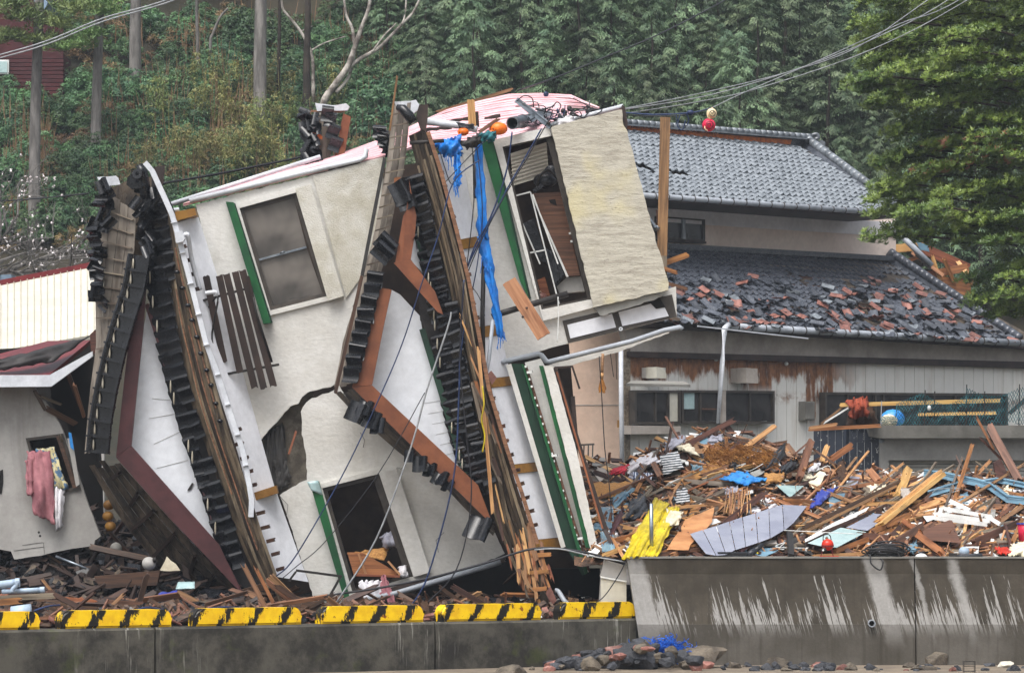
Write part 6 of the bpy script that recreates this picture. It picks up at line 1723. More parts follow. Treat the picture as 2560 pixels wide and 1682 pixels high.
# straw mat core with loose straw
SM = thing('straw_mat', 'thick straw mat bursting with loose straw on top of the heap', 'mat', P(1820, 1170, 65))
plate('mat_slab', [(x, y, Ym(x, y) - 0.35) for x, y in [(1700, 1200), (1734, 1176), (1790, 1150), (1840, 1134), (1846, 1142), (1800, 1168), (1750, 1196), (1712, 1214)]], None, 0.3, 'straw', SM, jag=1.5)
plate('mat_slab', [(x, y, Ym(x, y) - 0.25) for x, y in [(1765, 1122), (1800, 1104), (1850, 1104), (1900, 1122), (1926, 1140), (1900, 1160), (1850, 1136), (1790, 1146), (1760, 1148)]], None, 0.3, 'straw', SM, jag=2)
vv, ff = [], []
for k in range(900):
    px = rnd.uniform(1758, 1926); c = 1112 + abs(px - 1830) * 0.22
    py = rnd.gauss(c + 12, 11)
    a = rnd.gauss(0.35, 0.6); L = rnd.uniform(12, 42)
    Y_ = Ym(px, max(py, 1085)) - 0.38 - rnd.uniform(0, .12)
    p = P(px, py, Y_); q = P(px + L * math.cos(a) * .7, py + L * abs(math.sin(a)) * .6 + 2, Y_ - 0.05); mid = (p + q) / 2 + Vector((0, -.03, rnd.uniform(0, .05)))
    v, f = tubemesh([p, mid, q], 0.005, 3, False)
    o = len(vv); vv += v; ff += [tuple(i + o for i in t) for t in f]
so = obj('loose_straw', vv, ff, 'straw', SM); so['kind'] = 'stuff'
# lath bundle
LB = thing('lath_bundle', 'bundle of thin bamboo laths standing torn open in the heap', 'laths', P(1850, 1295, 62))
for k in range(18):
    x = 1818 + k * 3.3
    beam('lath', (x + rnd.uniform(-3, 3), 1224 + rnd.uniform(-6, 8), Ym(x, 1225) - 0.55), (x + rnd.uniform(-12, 6), 1292 + rnd.uniform(-14, 8), Ym(x, 1290) - 0.6), 0.014, 0.012, 'wood_fresh' if k % 3 else 'wood_mid', LB, 0.02)
for k in range(14):
    y = 1230 + k * 5
    beam('lath', (1780 + rnd.uniform(-8, 10), y + 14, Ym(1790, y) - 0.5), (1850 + rnd.uniform(-20, 25), y - rnd.uniform(0, 10), Ym(1850, y) - 0.52), 0.012, 0.012, 'wood_mid', LB, 0.02)
# steel post, tank, cable, small things on the wall
o = tube('steel_post', [(1628, 1258, 60.55), (1629, 1397, 60.55)], 0.029, 'steel', None, 12); tag(o, 'round steel post standing in the yellow tarpaulin', 'post')
TK = thing('red_tank', 'small round red tank with wire handle on the wall top', 'tank', P(2068, 1392, 60.25))
ball('drum', (2069, 1361, 60.25), 0.088, 'red_paint', TK, (1, 1, 0.95), 18)
ring('drum_band', P(2069, 1364, 60.25) + Vector((0, 0, -.01)), (0, 0, 1), 0.082, 0.092, 0.02, 'red_metal', TK, 20)
tube('handle', spline([(2058, 1352, 60.25), (2059, 1338, 60.25), (2070, 1335, 60.25), (2076, 1340, 60.25), (2078, 1352, 60.25)]), 0.007, 'dark_metal', TK, 6)
beam('base_plate', (2050, 1391, 60.25), (2096, 1391, 60.25), 0.02, 0.15, 'red_paint', TK)
for dx in (-12, 10): beam('leg', (2069 + dx, 1372, 60.2), (2069 + dx * 1.4, 1390, 60.2), 0.014, 0.014, 'red_metal', TK)
ball('gauge', (2060, 1374, 60.15), 0.035, 'dark_metal', TK, (1.2, .6, 1), 10); ball('gauge_glass', (2058, 1375, 60.12), 0.016, 'white_board', TK, (1, .6, 1), 8)
CC = thing('coiled_cable', 'tangled coil of thick grey cable heaped on the wall top', 'cable', P(2215, 1396, 60.3))
for k in range(16):
    cx, cy = 2218 + rnd.gauss(0, 12), 1379 + rnd.gauss(0, 5)
    rx, ry = rnd.uniform(22, 50), rnd.uniform(6, 15)
    tilt = rnd.uniform(-.25, .25); yy = rnd.uniform(60.05, 60.5)
    pts = []
    for q in range(19):
        t = q / 18 * 2 * math.pi * 1.0
        pts.append(P(cx + rx * math.cos(t), min(1394.5, cy + ry * math.sin(t) + rx * math.cos(t) * tilt * .4), yy + 0.12 * math.sin(t)))
    tube('cable_loop', pts, 0.011, 'rubber', CC, 6)
tube('cable_loop', spline([(2150, 1392, 60.2), (2174, 1386, 59.98), (2178, 1408, 59.93), (2200, 1424, 59.93), (2207, 1404, 59.95), (2196, 1390, 60.05)]), 0.011, 'rubber', CC, 6)
tag(ball('bowl', (2303, 1392, 60.2), 0.09, 'white_board', None, (1, 1, 0.6), 16), 'white upturned bowl on the wall top right of the coiled cable', 'bowl')
HM = thing('hammer_tool', 'black-handled grey tool lying on the wall top', 'tool', P(2412, 1394, 60.15))
beam('head', (2372, 1388, 60.15), (2392, 1388, 60.15), 0.07, 0.06, 'dark_metal', HM); tube('handle', [(2392, 1388, 60.15), (2412, 1389, 60.15), (2456, 1387, 60.15)], [0.016, 0.03, 0.026], 'rock_dark', HM, 10)
BC = thing('black_case', 'flat black case lying on the wall before the lavender panel', 'case', P(1830, 1394, 60.3))
plate('body', [(1794, 1379), (1868, 1379), (1868, 1394), (1796, 1394)], 60.15, 0.25, 'black_plastic', BC); beam('lid_seam', (1795, 1384, 60.145), (1868, 1384, 60.145), 0.006, 0.01, 'dark_metal', BC)
BT = thing('black_binding_tool', 'black jointed tool with a yellow dot beside the flat black case', 'tool', P(1885, 1390, 60.25))
tube('barrel', [(1868, 1388, 60.2), (1888, 1376, 60.25)], 0.05, 'black_plastic', BT, 10); tube('arm', [(1886, 1378, 60.25), (1906, 1360, 60.4)], [0.045, 0.03], 'black_plastic', BT, 8); ball('dot', (1894, 1382, 60.15), 0.014, 'yellow_tarp', BT, (1, 1, 1), 8)
BK = thing('bucket', 'bright pink bucket cut by the right edge of the frame', 'bucket', P(2562, 1352, 61))
tube('pail', [(2562, 1308, 61.2), (2562, 1352, 61.2)], [0.11, 0.085], 'pink_float', BK, 18); ring('rim', P(2562, 1310, 61.2), (0, 0, 1), 0.105, 0.12, 0.02, 'navy_tarp', BK, 20)
tag(ball('plastic_tub', (2410, 1378, 60.6), 0.08, 'pvc_blue', None, (1, 1, .9), 14), 'cloudy round plastic tub low in the right heap', 'tub')
WC = thing('white_cabinet', 'white metal cabinet lying tilted against the sea wall end', 'cabinet', P(1535, 1500, 60.4))
plate('body', [(1512, 1398), (1566, 1414), (1566, 1500), (1498, 1508), (1502, 1440), (1500, 1440)], 60.4, 0.5, 'house_white', WC)
plate('door', [(1502, 1444), (1566, 1456), (1566, 1506), (1502, 1512)], 60.36, 0.03, 'cream_metal', WC); beam('door_gap', (1501, 1441, 60.35), (1566, 1453, 60.35), 0.02, 0.03, 'white_board', WC)

# filler planks that nothing tells apart
kinds = [('wood_mid', 'mid-brown broken plank lying loose in the debris heap'), ('wood_dark', 'dark wet broken plank lying loose in the debris heap'), ('wood_fresh', 'pale fresh broken plank lying loose in the debris heap'), ('wood_red', 'red-brown broken plank lying loose in the debris heap'), ('wood_orange', 'orange broken plank lying loose in the debris heap'), ('wood_grey', 'grey weathered broken plank lying loose in the debris heap')]
for k in range(260):
    px = rnd.uniform(1490, 2570); t = rnd.random() ** 0.85
    py = 1388 - t * (1388 - top_py(px) - 6)
    L = rnd.uniform(40, 170); a = rnd.gauss(-0.35 if px > 1950 else 0.0, 0.5)
    dx, dy = L / 2 * math.cos(a), L / 2 * math.sin(a)
    m, lab = kinds[rnd.choice([0, 0, 1, 2, 2, 2, 3, 4, 5, 5])]
    pa, pb = (px - dx, py - dy), (px + dx, min(py + dy, 1392))
    ya, yb = Ym(*pa) - rnd.uniform(0.05, 0.4), Ym(*pb) - rnd.uniform(0.05, 0.4)
    o = beam('plank', (pa[0], pa[1], ya), (pb[0], pb[1], yb), rnd.uniform(4, 15) * 62 / F, rnd.uniform(0.02, 0.07), m, None, 0.07, rnd.uniform(-.7, .7))
    tag(o, lab, 'plank', lab.split(' broken')[0] + ' planks in the debris heap')
bk = [('white_board', 'dirty white broken board lying in the debris heap'), ('fascia_wall', 'grey-brown broken board lying in the debris heap'), ('wood_fresh', 'pale plywood scrap lying in the debris heap'), ('wood_grey', 'weathered grey plywood scrap lying in the debris heap'), ('soffit_grey', 'grey plaster sheet scrap lying in the debris heap'), ('steel_blue', 'blue-grey metal scrap lying in the debris heap'), ('tar_paper', 'black roofing felt scrap lying in the debris heap'), ('straw', 'brown matting scrap lying in the debris heap')]
for k in range(90):
    px = rnd.uniform(1490, 2570); py = 1384 - rnd.random() * (1380 - top_py(px) - 8)
    m, lab = bk[k % 8]
    a = rnd.gauss(-0.2, 0.6); L, W = rnd.uniform(14, 44), rnd.uniform(7, 22)
    ca, sa = math.cos(a), math.sin(a); sk = rnd.uniform(-.5, .5)
    q = [(-L, -W), (L * rnd.uniform(.5, 1), -W * rnd.uniform(.4, 1)), (L, W * rnd.uniform(.2, 1)), (-L * rnd.uniform(.5, 1), W)]
    pts = []
    up = rnd.uniform(.15, .4)
    for x, y in q:
        X, Y2 = px + x * ca - (y + x * sk * .3) * sa, min(1391, py + x * sa + (y + x * sk * .3) * ca)
        pts.append((X, Y2, Ym(X, Y2) - up))
    o = plate('board_scrap', pts, None, 0.02, m, None, jag=1.6, step=9)
    tag(o, lab, 'board', lab.split(' lying')[0] + 's in the debris heap')
# crushed cloths and plastic caught between the boards
ck = [('white_cloth', 'small crumpled white cloth caught in the debris heap'), ('grey_towel', 'small crumpled grey cloth caught in the debris heap'), ('cream_cloth', 'small crumpled cream cloth caught in the debris heap'), ('black_plastic', 'small crumpled black plastic caught in the debris heap'), ('steel_blue', 'small crumpled blue cloth caught in the debris heap')]
for k in range(40):
    px = rnd.uniform(1495, 2560); py = 1380 - rnd.random() * (1376 - top_py(px) - 10); w_, h_ = rnd.uniform(12, 30), rnd.uniform(8, 18)
    m, lab = ck[k % 5]; up = rnd.uniform(.2, .4)
    c4 = [(px - w_, py - h_ * rnd.uniform(.3, 1)), (px + w_ * rnd.uniform(.4, 1), py - h_), (px + w_, py + h_ * rnd.uniform(.3, 1)), (px - w_ * rnd.uniform(.4, 1), py + h_)]
    o = cloth('crumpled_cloth', [(x, min(y, 1391), Ym(x, min(y, 1391)) - up) for x, y in c4], m, 9, 9, 0.08, 2.5, rnd.uniform(0, 3), None, 7, 0.012, 100 + k, .12, .1)
    tag(o, lab, 'cloth', lab.split(' caught')[0].replace('small ', '') + ' in the debris heap')
for k in range(16):
    px = rnd.uniform(1520, 2540); py = 1370 - rnd.random() * (1366 - top_py(px) - 10)
    pts = [(px + rnd.uniform(-50, 50), min(1388, py + rnd.uniform(-22, 22)), Ym(px, py) - .35) for _ in range(5)]
    o = tube('loose_wire', spline(pts, 5), 0.007, rnd.choice(['wire_black', 'wire_grey', 'white_board']), None, 5)
    tag(o, 'thin loose wire looping over the debris heap', 'wire', 'loose wires on the debris heap')
for k in range(44):                                            # longer splintered lengths
    px = rnd.uniform(1560, 2540); py = 1376 - rnd.random() * (1370 - top_py(px) - 24)
    L = rnd.uniform(120, 250); a = rnd.gauss(-0.42 if px > 1900 else -.1, 0.35); dx, dy = L / 2 * math.cos(a), L / 2 * math.sin(a)
    pa, pb = (px - dx, max(py - dy, top_py(px) - 26)), (px + dx, min(max(py + dy, top_py(px) - 26), 1390))
    m, lab = [('wood_fresh', 'long pale splintered timber lying across the debris heap'), ('wood_grey', 'long grey splintered timber lying across the debris heap'), ('wood_mid', 'long brown splintered timber lying across the debris heap')][k % 3]
    o = beam('timber', (*pa, Ym(*pa) - .42), (*pb, Ym(*pb) - .42), rnd.uniform(4, 9) * 62 / F, 0.04, m, None, 0.16, rnd.uniform(-.5, .5))
    tag(o, lab, 'timber', lab.split(' lying')[0] + 's on the debris heap')
# filler planks on the quay under the houses
k2 = [('wood_dark', 'dark plank half buried in the rubble under the houses'), ('wood_mid', 'brown plank half buried in the rubble under the houses'), ('wood_orange', 'orange plank half buried in the rubble under the houses')]
for k in range(70):
    px = rnd.uniform(-40, 760) if k < 52 else rnd.uniform(760, 1480)
    Y_ = Yqp(px) + rnd.uniform(1.0, 5.5)
    X = (px - 1280) * Y_ / F
    zb = max(ZQ + 0.05, hz2(X, Y_)) + rnd.uniform(0.02, 0.3)
    a = rnd.gauss(0, 0.4); L = rnd.uniform(0.25, 0.9)
    d = Vector((math.cos(a), rnd.uniform(-.4, .4), math.sin(a)))
    m, lab = k2[0 if rnd.random() < .68 else 1 if rnd.random() < .8 else 2]
    o = beam('plank', Vector((X, Y_, zb)) - d * L / 2, Vector((X, Y_, zb)) + d * L / 2, rnd.uniform(0.03, 0.1), rnd.uniform(0.02, 0.05), m, None, 0.05, rnd.uniform(-.7, .7))
    tag(o, lab, 'plank', lab.split(' half')[0] + 's in the rubble under the houses')
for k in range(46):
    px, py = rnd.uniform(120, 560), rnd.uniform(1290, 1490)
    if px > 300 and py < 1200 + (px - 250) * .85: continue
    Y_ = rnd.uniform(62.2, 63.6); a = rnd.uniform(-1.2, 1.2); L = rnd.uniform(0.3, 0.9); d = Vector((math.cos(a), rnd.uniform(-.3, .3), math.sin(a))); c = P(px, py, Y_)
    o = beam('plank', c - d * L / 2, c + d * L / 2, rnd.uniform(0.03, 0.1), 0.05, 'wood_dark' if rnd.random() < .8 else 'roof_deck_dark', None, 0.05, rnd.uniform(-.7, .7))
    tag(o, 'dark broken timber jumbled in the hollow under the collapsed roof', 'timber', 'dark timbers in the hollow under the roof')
# things one can tell apart on the left quay
def qt(a, b, w, m, label, off=1.2, jag=0.04, cat='timber'):
    Y_ = Yqp((a[0] + b[0]) / 2, off)
    return tag(beam('timber', (*a, Y_), (*b, Y_), w * Y_ / F, 0.05, m, None, jag), label, cat)
qt((-20, 1496), (135, 1488), 14, 'wood_grey', 'long grey sheet edge low at the left end of the quay', 1.6)
qt((-10, 1506), (52, 1500), 16, 'wood_orange', 'split orange timber at the left end of the quay', 1.3)
qt((106, 1448), (134, 1484), 7, 'wood_mid', 'short brown stick leaning in the left rubble', 2.0)
qt((136, 1492), (240, 1502), 7, 'wood_orange', 'thin orange batten lying in the left rubble', 1.6)
qt((268, 1503), (355, 1508), 9, 'wood_red', 'red-brown plank lying before the collapsed roof', 1.8)
qt((98, 1545), (146, 1540), 8, 'wood_mid', 'brown plank between the first two kerb stops', 0.55)
qt((190, 1531), (300, 1528), 5, 'white_board', 'thin white strip lying behind the second kerb stop', 0.8)
qt((608, 1410), (665, 1520), 12, 'wood_mid', 'raw plank standing at the foot of the left roof deck', 2.6, 0.07)
qt((640, 1420), (690, 1520), 9, 'wood_orange', 'narrow orange plank at the foot of the left roof deck', 2.5, 0.07)
qt((735, 1500), (830, 1530), 26, 'wood_dark', 'slate-grey slab sliding onto the quay beside the lower wall', 1.6, 0.02)
qt((740, 1425), (855, 1440), 6, 'dark_metal', 'thin black steel bar reaching across the lower wall', 2.0, 0, 'bar')
qt((852, 1440), (826, 1486), 6, 'dark_metal', 'short black brace under the thin steel bar', 2.0, 0, 'bar')
qt((740, 1428), (722, 1452), 5, 'dark_metal', 'bent end of the thin steel bar', 2.0, 0, 'bar')
for k, (pts, lab) in enumerate([([(-20, 1464), (28, 1458), (38, 1456)], 'thick pale blue drain pipe stub at the left edge'), ([(5, 1478), (60, 1476), (100, 1474)], 'thinner pale blue drain pipe with couplings at the left edge')]):
    o = tube('drain_pipe', [(x, y, Yqp(40, 1.4)) for x, y in pts], 0.055 if k == 0 else 0.035, 'pvc_blue', None, 12); tag(o, lab, 'pipe')
    ring('coupling', P(pts[-1][0], pts[-1][1], Yqp(40, 1.4)), (1, 0, 0.03), 0.04 if k == 0 else 0.028, 0.062 if k == 0 else 0.043, 0.06, 'pvc_blue', o, 14)
o = tube('pipe_elbow', spline([(38, 1452, Yqp(40, 1.3)), (41, 1462, Yqp(40, 1.3)), (32, 1472, Yqp(40, 1.3)), (30, 1478, Yqp(40, 1.3))]), 0.03, 'pvc_blue', None, 10); tag(o, 'pale blue elbow joining the two drain pipes', 'pipe')
o = tube('plastic_bucket', [(28, 1532, Yqp(50, 0.9)), (78, 1529, Yqp(50, 0.9))], [0.09, 0.11], 'pvc_blue', None, 16); tag(o, 'pale grey-blue plastic drum lying behind the first kerb stop', 'drum')
JR = thing('round_jar', 'grey-white round lantern globe lying in the dark rubble', 'globe', P(372, 1424, 61))
ball('globe', (372, 1408, 61.0), 0.10, 'concrete_pale', JR, (1, 1, 0.98), 18); ring('neck', P(384, 1400, 60.95), (1, -.3, .3), 0.02, 0.04, 0.05, 'dark_metal', JR, 12)
tag(ball('barrel', (290, 1370, 62.4), 0.09, 'concrete', None, (1, .8, 1), 12), 'grey round drum end in the shade under the roof', 'drum')
for k, (x, y) in enumerate([(272, 1262), (270, 1290), (276, 1315)]):
    tag(ball('net_float', (x, y, 62.6), 0.085, 'ochre', None, (1, .9, .9), 12), ['top', 'middle', 'bottom'][k] + ' one of three yellow floats hanging in the dark under the roof', 'float', 'yellow floats under the roof')
o = cloth('tray', [(445, 1455, 60.6), (487, 1454, 60.6), (487, 1470, 60.4), (440, 1472, 60.4)], 'glass_cyan', 6, 6, 0.02, 1, 0, None, 1, 0.02, 30); tag(o, 'pale cyan plastic tray in the dark rubble', 'tray')
o = plate('torn_sheet', [(400, 1426), (452, 1426), (440, 1408), (425, 1400), (418, 1390)], 61.2, 0.02, 'cream_cloth', None, jag=1.2); tag(o, 'torn cream board in the dark rubble beside the globe', 'board')
o = cloth('blue_sheet', [(400, 1480, 61.0), (450, 1476, 61.0), (455, 1500, 60.7), (395, 1500, 60.7)], 'navy_tarp', 8, 6, 0.05, 2, 0, None, 4, 0.01, 31); tag(o, 'dark blue plastic sheet in the shade under the roof', 'plastic sheet')
o = plate('wooden_trough', [(235, 1440), (400, 1425), (392, 1462), (250, 1470)], 61.3, 0.3, 'wood_dark', None); tag(o, 'long dark wooden trough lying under the collapsed roof', 'trough')
o = tube('iron_bar', [(140, 1390, 61.0), (215, 1420, 60.8)], 0.02, 'steel', None, 6); tag(o, 'grey metal bar slanting below the white house wall', 'bar')
for k, (pts, m, lab) in enumerate([([(85, 1526), (120, 1515), (150, 1512)], 'wire_blue', 'blue hose curling at the left of the quay'), ([(330, 1528), (365, 1518), (400, 1522), (425, 1530)], 'wire_blue', 'blue hose behind the second kerb stop'), ([(520, 1520), (570, 1517), (625, 1521)], 'wire_blue', 'blue hose behind the third kerb stop')]):
    tag(tube('hose', spline([(x, y, Yqp(x, 0.6)) for x, y in pts]), 0.014, m, None, 6), lab, 'hose')
# rocks and wrack on the beach
def rock(c, sx, sy, sz, m, label, seed, cat='rock', group=None):
    me = bpy.data.meshes.new('rock'); bm = bmesh.new(); bmesh.ops.create_icosphere(bm, subdivisions=3, radius=1)
    rr = random.Random(seed * 7.3)
    cuts = [(Vector((rr.gauss(0, 1), rr.gauss(0, 1), rr.gauss(0.3, .8))).normalized(), rr.uniform(.5, .85)) for _ in range(8)]
    for v in bm.verts:
        q = v.co * 1.3 + Vector((seed * 3.1, seed, 0))
        d = v.co * (1 + 0.3 * noise.noise(q) + 0.12 * noise.noise(q * 2.6))
        for nn, lim in cuts:
            ov = d.dot(nn) - lim
            if ov > 0: d = d - nn * ov * .93
        d = d * (1 + 0.05 * noise.noise(q * 5))
        v.co = Vector((d.x * sx, d.y * sy, d.z * sz))
    bm.to_mesh(me); bm.free(); me.materials.append(MATS[m])
    o = link('rock', me, c)
    return tag(o, label, cat, group)
def bp(px, py): return P(px, py, -ZB * F / (py - HOR))
for k, (px, py, wx, hz_, m, lab) in enumerate([(1578, 1672, 70, 34, 'rock_dark', 'large dark slate boulder at the foot of the sea wall'), (1735, 1668, 80, 30, 'rock_brown', 'large layered brown boulder right of the dark slate boulder'), (2342, 1662, 28, 20, 'rock_brown', 'rounded olive-brown stone alone at the wall foot'), (2518, 1668, 20, 9, 'rock_pale', 'flat white stone at the right wall foot'), (1280, 1684, 50, 10, 'rock_brown', 'flat brown rock at the bottom edge of the frame'), (1430, 1672, 16, 11, 'rock_pale', 'white rounded stone left of the dark boulder'), (1940, 1666, 34, 14, 'rock_brown', 'grey-brown flat rock in the middle of the stones'), (2075, 1676, 15, 12, 'rock_dark', 'blue-grey pointed stone in the middle of the stones'), (1960, 1645, 28, 14, 'rock_dark', 'black rounded stone against the wall in the stones')]):
    c = bp(px, max(py, 1655)); s = c.y / F
    rock(c + Vector((0, 0.1, hz_ * s * 0.55)), wx * s * 1.1, wx * s * 0.7, hz_ * s * 1.5, m, lab, k + 1)
for k in range(150):
    px = rnd.gauss(1570, 110) if k < 80 else rnd.uniform(1700, 2340) if k < 140 else rnd.uniform(2300, 2560)
    Y_ = rnd.uniform(57.6, 59.35); c = Vector(((px - 1280) * Y_ / F, Y_, ZB))
    lift = 0.34 * max(0, 1 - abs(px - 1600) / 230) * rnd.random() ** .7
    w_ = rnd.uniform(0.04, 0.13) * (1 if px < 1760 else .7)
    m, lab = [('rock_dark', 'small dark slate stone on the beach at the wall foot'), ('rock_brown', 'small brown stone on the beach at the wall foot'), ('tile_red', 'small broken red tile on the beach at the wall foot')][0 if rnd.random() < .68 else 1 if rnd.random() < .66 else 2]
    rock(c + Vector((0, 0, lift + w_ * .2)), w_ * rnd.uniform(1, 1.6), w_, w_ * rnd.uniform(.6, 1.1), m, lab, k * .7 + 20, 'stone' if m != 'tile_red' else 'tile', lab.split(' on the')[0].replace('stone', 'stones').replace('tile', 'tiles') + ' on the beach')
BN = thing('blue_net', 'tangle of bright blue netting on the stones at the wall foot', 'net', P(1665, 1640, 59.2))
vv, ff = [], []
for k in range(420):
    c = P(rnd.gauss(1662, 24), rnd.gauss(1622, 9), 58.9 + rnd.uniform(-.2, .2))
    pts = [c]
    d = Vector((rnd.gauss(0, 1), rnd.gauss(0, 1), rnd.gauss(0, .5))).normalized()
    for q in range(5):
        d = (d + Vector((rnd.gauss(0, .7), rnd.gauss(0, .7), rnd.gauss(0, .5)))).normalized(); pts.append(pts[-1] + d * 0.04)
    v, f = tubemesh(pts, 0.006, 3, False); o = len(vv); vv += v; ff += [tuple(i + o for i in t) for t in f]
obj('strands', vv, ff, 'blue_net', BN)
ball('lump', (1660, 1630, 59.0), 0.15, 'blue_net', BN, (1.3, .8, .55), 12)
tag(beam('batten', (1440, 1632, 59.2), (1600, 1612, 59.3), 0.04, 0.04, 'dark_metal', None, 0.02), 'black batten leaning at the foot of the quay wall corner', 'batten')
tag(plate('broken_tile', [(1688, 1640), (1702, 1632), (1706, 1652), (1692, 1656)], 58.8, 0.03, 'tile_red'), 'orange broken tile leaning on the brown boulder', 'tile')
CRT = thing('wire_crate', 'small black wire crate standing on the sand', 'crate', bp(2424, 1680))
for dx in (-14, 14):
    for dy in (0, 0.12):
        p = bp(2424 + dx, 1681); beam('upright', p + Vector((0, dy, 0)), p + Vector((0, dy, .16)), 0.008, 0.008, 'dark_metal', CRT)
for h in (0.02, 0.09, 0.155):
    for dy in (0, 0.12):
        a_, b_ = bp(2410, 1681), bp(2438, 1681); beam('wire', a_ + Vector((0, dy, h)), b_ + Vector((0, dy, h)), 0.006, 0.006, 'dark_metal', CRT)
# ------------------------------------------------------------------ things caught on and around the toppled house
# inside the upper right window
rp_ = plate('ribbed_panel', [(1276, 384), (1366, 356), (1372, 438), (1284, 464)], 62.3, 0.03, 'cream_metal'); tag(rp_, 'cream ribbed panel hanging inside the upper open window', 'panel')
for k in range(8):
    y = 392 + k * 9
    beam('rib', (1278, y, 62.29), (1368, y - 27, 62.29), 0.012, 0.012, 'fascia_wall', rp_)
CB = thing('brown_cabinet', 'brown wooden cabinet tipped over inside the upper open window', 'cabinet', P(1390, 690, 62.2))
plate('door', [(1327, 484), (1403, 480), (1450, 688), (1420, 690)], 62.0, 0.3, 'wood_red', CB)
plate('side', [(1326, 484), (1329, 484), (1422, 692), (1416, 692)], 61.97, 0.05, 'white_board', CB)
plate('hole', [(1372, 500), (1388, 498), (1392, 514), (1376, 508)], 61.99, 0.02, 'void', CB)
for (x, y) in [(1424, 584), (1428, 604)]: beam('hinge', (x - 2, y, 61.98), (x + 3, y - 1, 61.98), 0.03, 0.02, 'white_board', CB)
WF = thing('white_shelf_frame', 'thin white steel shelf frame leaning in the upper open window', 'frame', P(1390, 760, 61.9))
for a, b in [((1288, 490), (1326, 480)), ((1326, 480), (1398, 762)), ((1325, 632), (1362, 625)), ((1300, 545), (1350, 660)), ((1332, 486), (1395, 660))]:
    beam('bar', (*a, 61.85), (*b, 61.85), 0.02, 0.02, 'white_board', WF)
OC = thing('office_chair', 'black chair with bent arms jammed under the ribbed panel', 'chair', P(1366, 470, 62.1))
ball('seat', (1362, 452, 62.1), 0.16, 'black_plastic', OC, (1.1, .6, .7), 14); ball('back', (1378, 438, 62.15), 0.13, 'black_plastic', OC, (.9, .5, 1.2), 14)
tube('arm', spline([(1340, 470, 62.0), (1350, 440, 61.95), (1372, 426, 61.95), (1392, 446, 62.0)]), 0.02, 'dark_metal', OC, 6); beam('base', (1334, 478, 62.0), (1356, 462, 62.0), 0.06, 0.05, 'rock_dark', OC)
ST2 = thing('bundled_clothes', 'dark grey pleated clothes spilling under the brown cabinet', 'clothes', P(1380, 700, 62.1))
cloth('cloth', [(1362, 620, 62.05), (1392, 636, 62.05), (1412, 690, 62.0), (1390, 716, 62.0)], 'rock_dark', 12, 10, 0.05, 5, 0.1, ST2, 3, 0.02, 40)
o = plate('white_box', [(1392, 716), (1416, 694), (1452, 690), (1462, 728), (1400, 734)], 62.1, 0.3, 'concrete_pale'); tag(o, 'pale box lying at the bottom of the upper open window', 'box')
o = plate('plank', [(1343, 700), (1362, 692), (1376, 742), (1358, 750)], 62.2, 0.1, 'wood_orange'); tag(o, 'orange-brown drawer front low in the upper open window', 'drawer')
ball_ = ball('round_pot', (1352, 742, 62.0), 0.08, 'tile_red', None, (1.2, 1, .8), 12); tag(ball_, 'dark red round pot in the corner of the upper open window', 'pot')
o = plate('mattress', [(1305, 560), (1335, 545), (1372, 660), (1350, 650)], 62.25, 0.15, 'rock_dark'); tag(o, 'dark grey curved chair shell behind the white shelf frame', 'chair shell')
# inside the lower window
DR = thing('chest_tray', 'varnished orange drawer wedged at the bottom of the lower window', 'tray', P(930, 1440, 61.9))
plate('base_board', [(868, 1380), (905, 1380), (1000, 1434), (968, 1440), (885, 1438)], 61.9, 0.04, 'wood_orange', DR)
beam('side', (896, 1382, 61.85), (916, 1438, 61.85), 0.03, 0.05, 'wood_fresh', DR); beam('side', (970, 1402, 61.85), (1000, 1436, 61.85), 0.03, 0.05, 'wood_fresh', DR); beam('front', (884, 1436, 61.84), (1000, 1440, 61.84), 0.035, 0.05, 'wood_orange', DR)
o = cloth('bedding', [(870, 1385, 62.1), (975, 1366, 62.3), (960, 1400, 62.0), (890, 1392, 62.0)], 'woven', 10, 8, 0.05, 2, .5, None, 4, 0.02, 41); tag(o, 'tan cloth heaped behind the varnished drawer', 'cloth')
o = cloth('pillow', [(950, 1340, 62.3), (990, 1324, 62.3), (1000, 1366, 62.2), (962, 1368, 62.2)], 'grey_towel', 10, 8, 0.06, 2, .5, None, 4, 0.03, 42, .15); tag(o, 'grey pillow inside the lower window', 'pillow')
o = cloth('white_bag', [(995, 1418, 61.95), (1015, 1412, 61.95), (1020, 1440, 61.9), (1000, 1442, 61.9)], 'white_cloth', 6, 6, 0.04, 2, .5, None, 3, 0.02, 43, .05); tag(o, 'white plastic bag in the corner of the lower window', 'bag')
o = cloth('shirt', [(896, 1452, 61.75), (958, 1450, 61.75), (962, 1516, 61.7), (912, 1520, 61.7)], 'white_cloth', 16, 16, 0.05, 4, .15, None, 6, 0.015, 44, .05); tag(o, 'white shirt hanging below the lower window', 'shirt')
o = cloth('pink_towel', [(955, 1438, 61.7), (962, 1436, 61.7), (994, 1514, 61.6), (950, 1518, 61.6)], 'pink_cloth', 8, 12, 0.03, 3, .1, None, 4, 0.015, 45); tag(o, 'pale pink towel hanging beside the white shirt', 'towel')
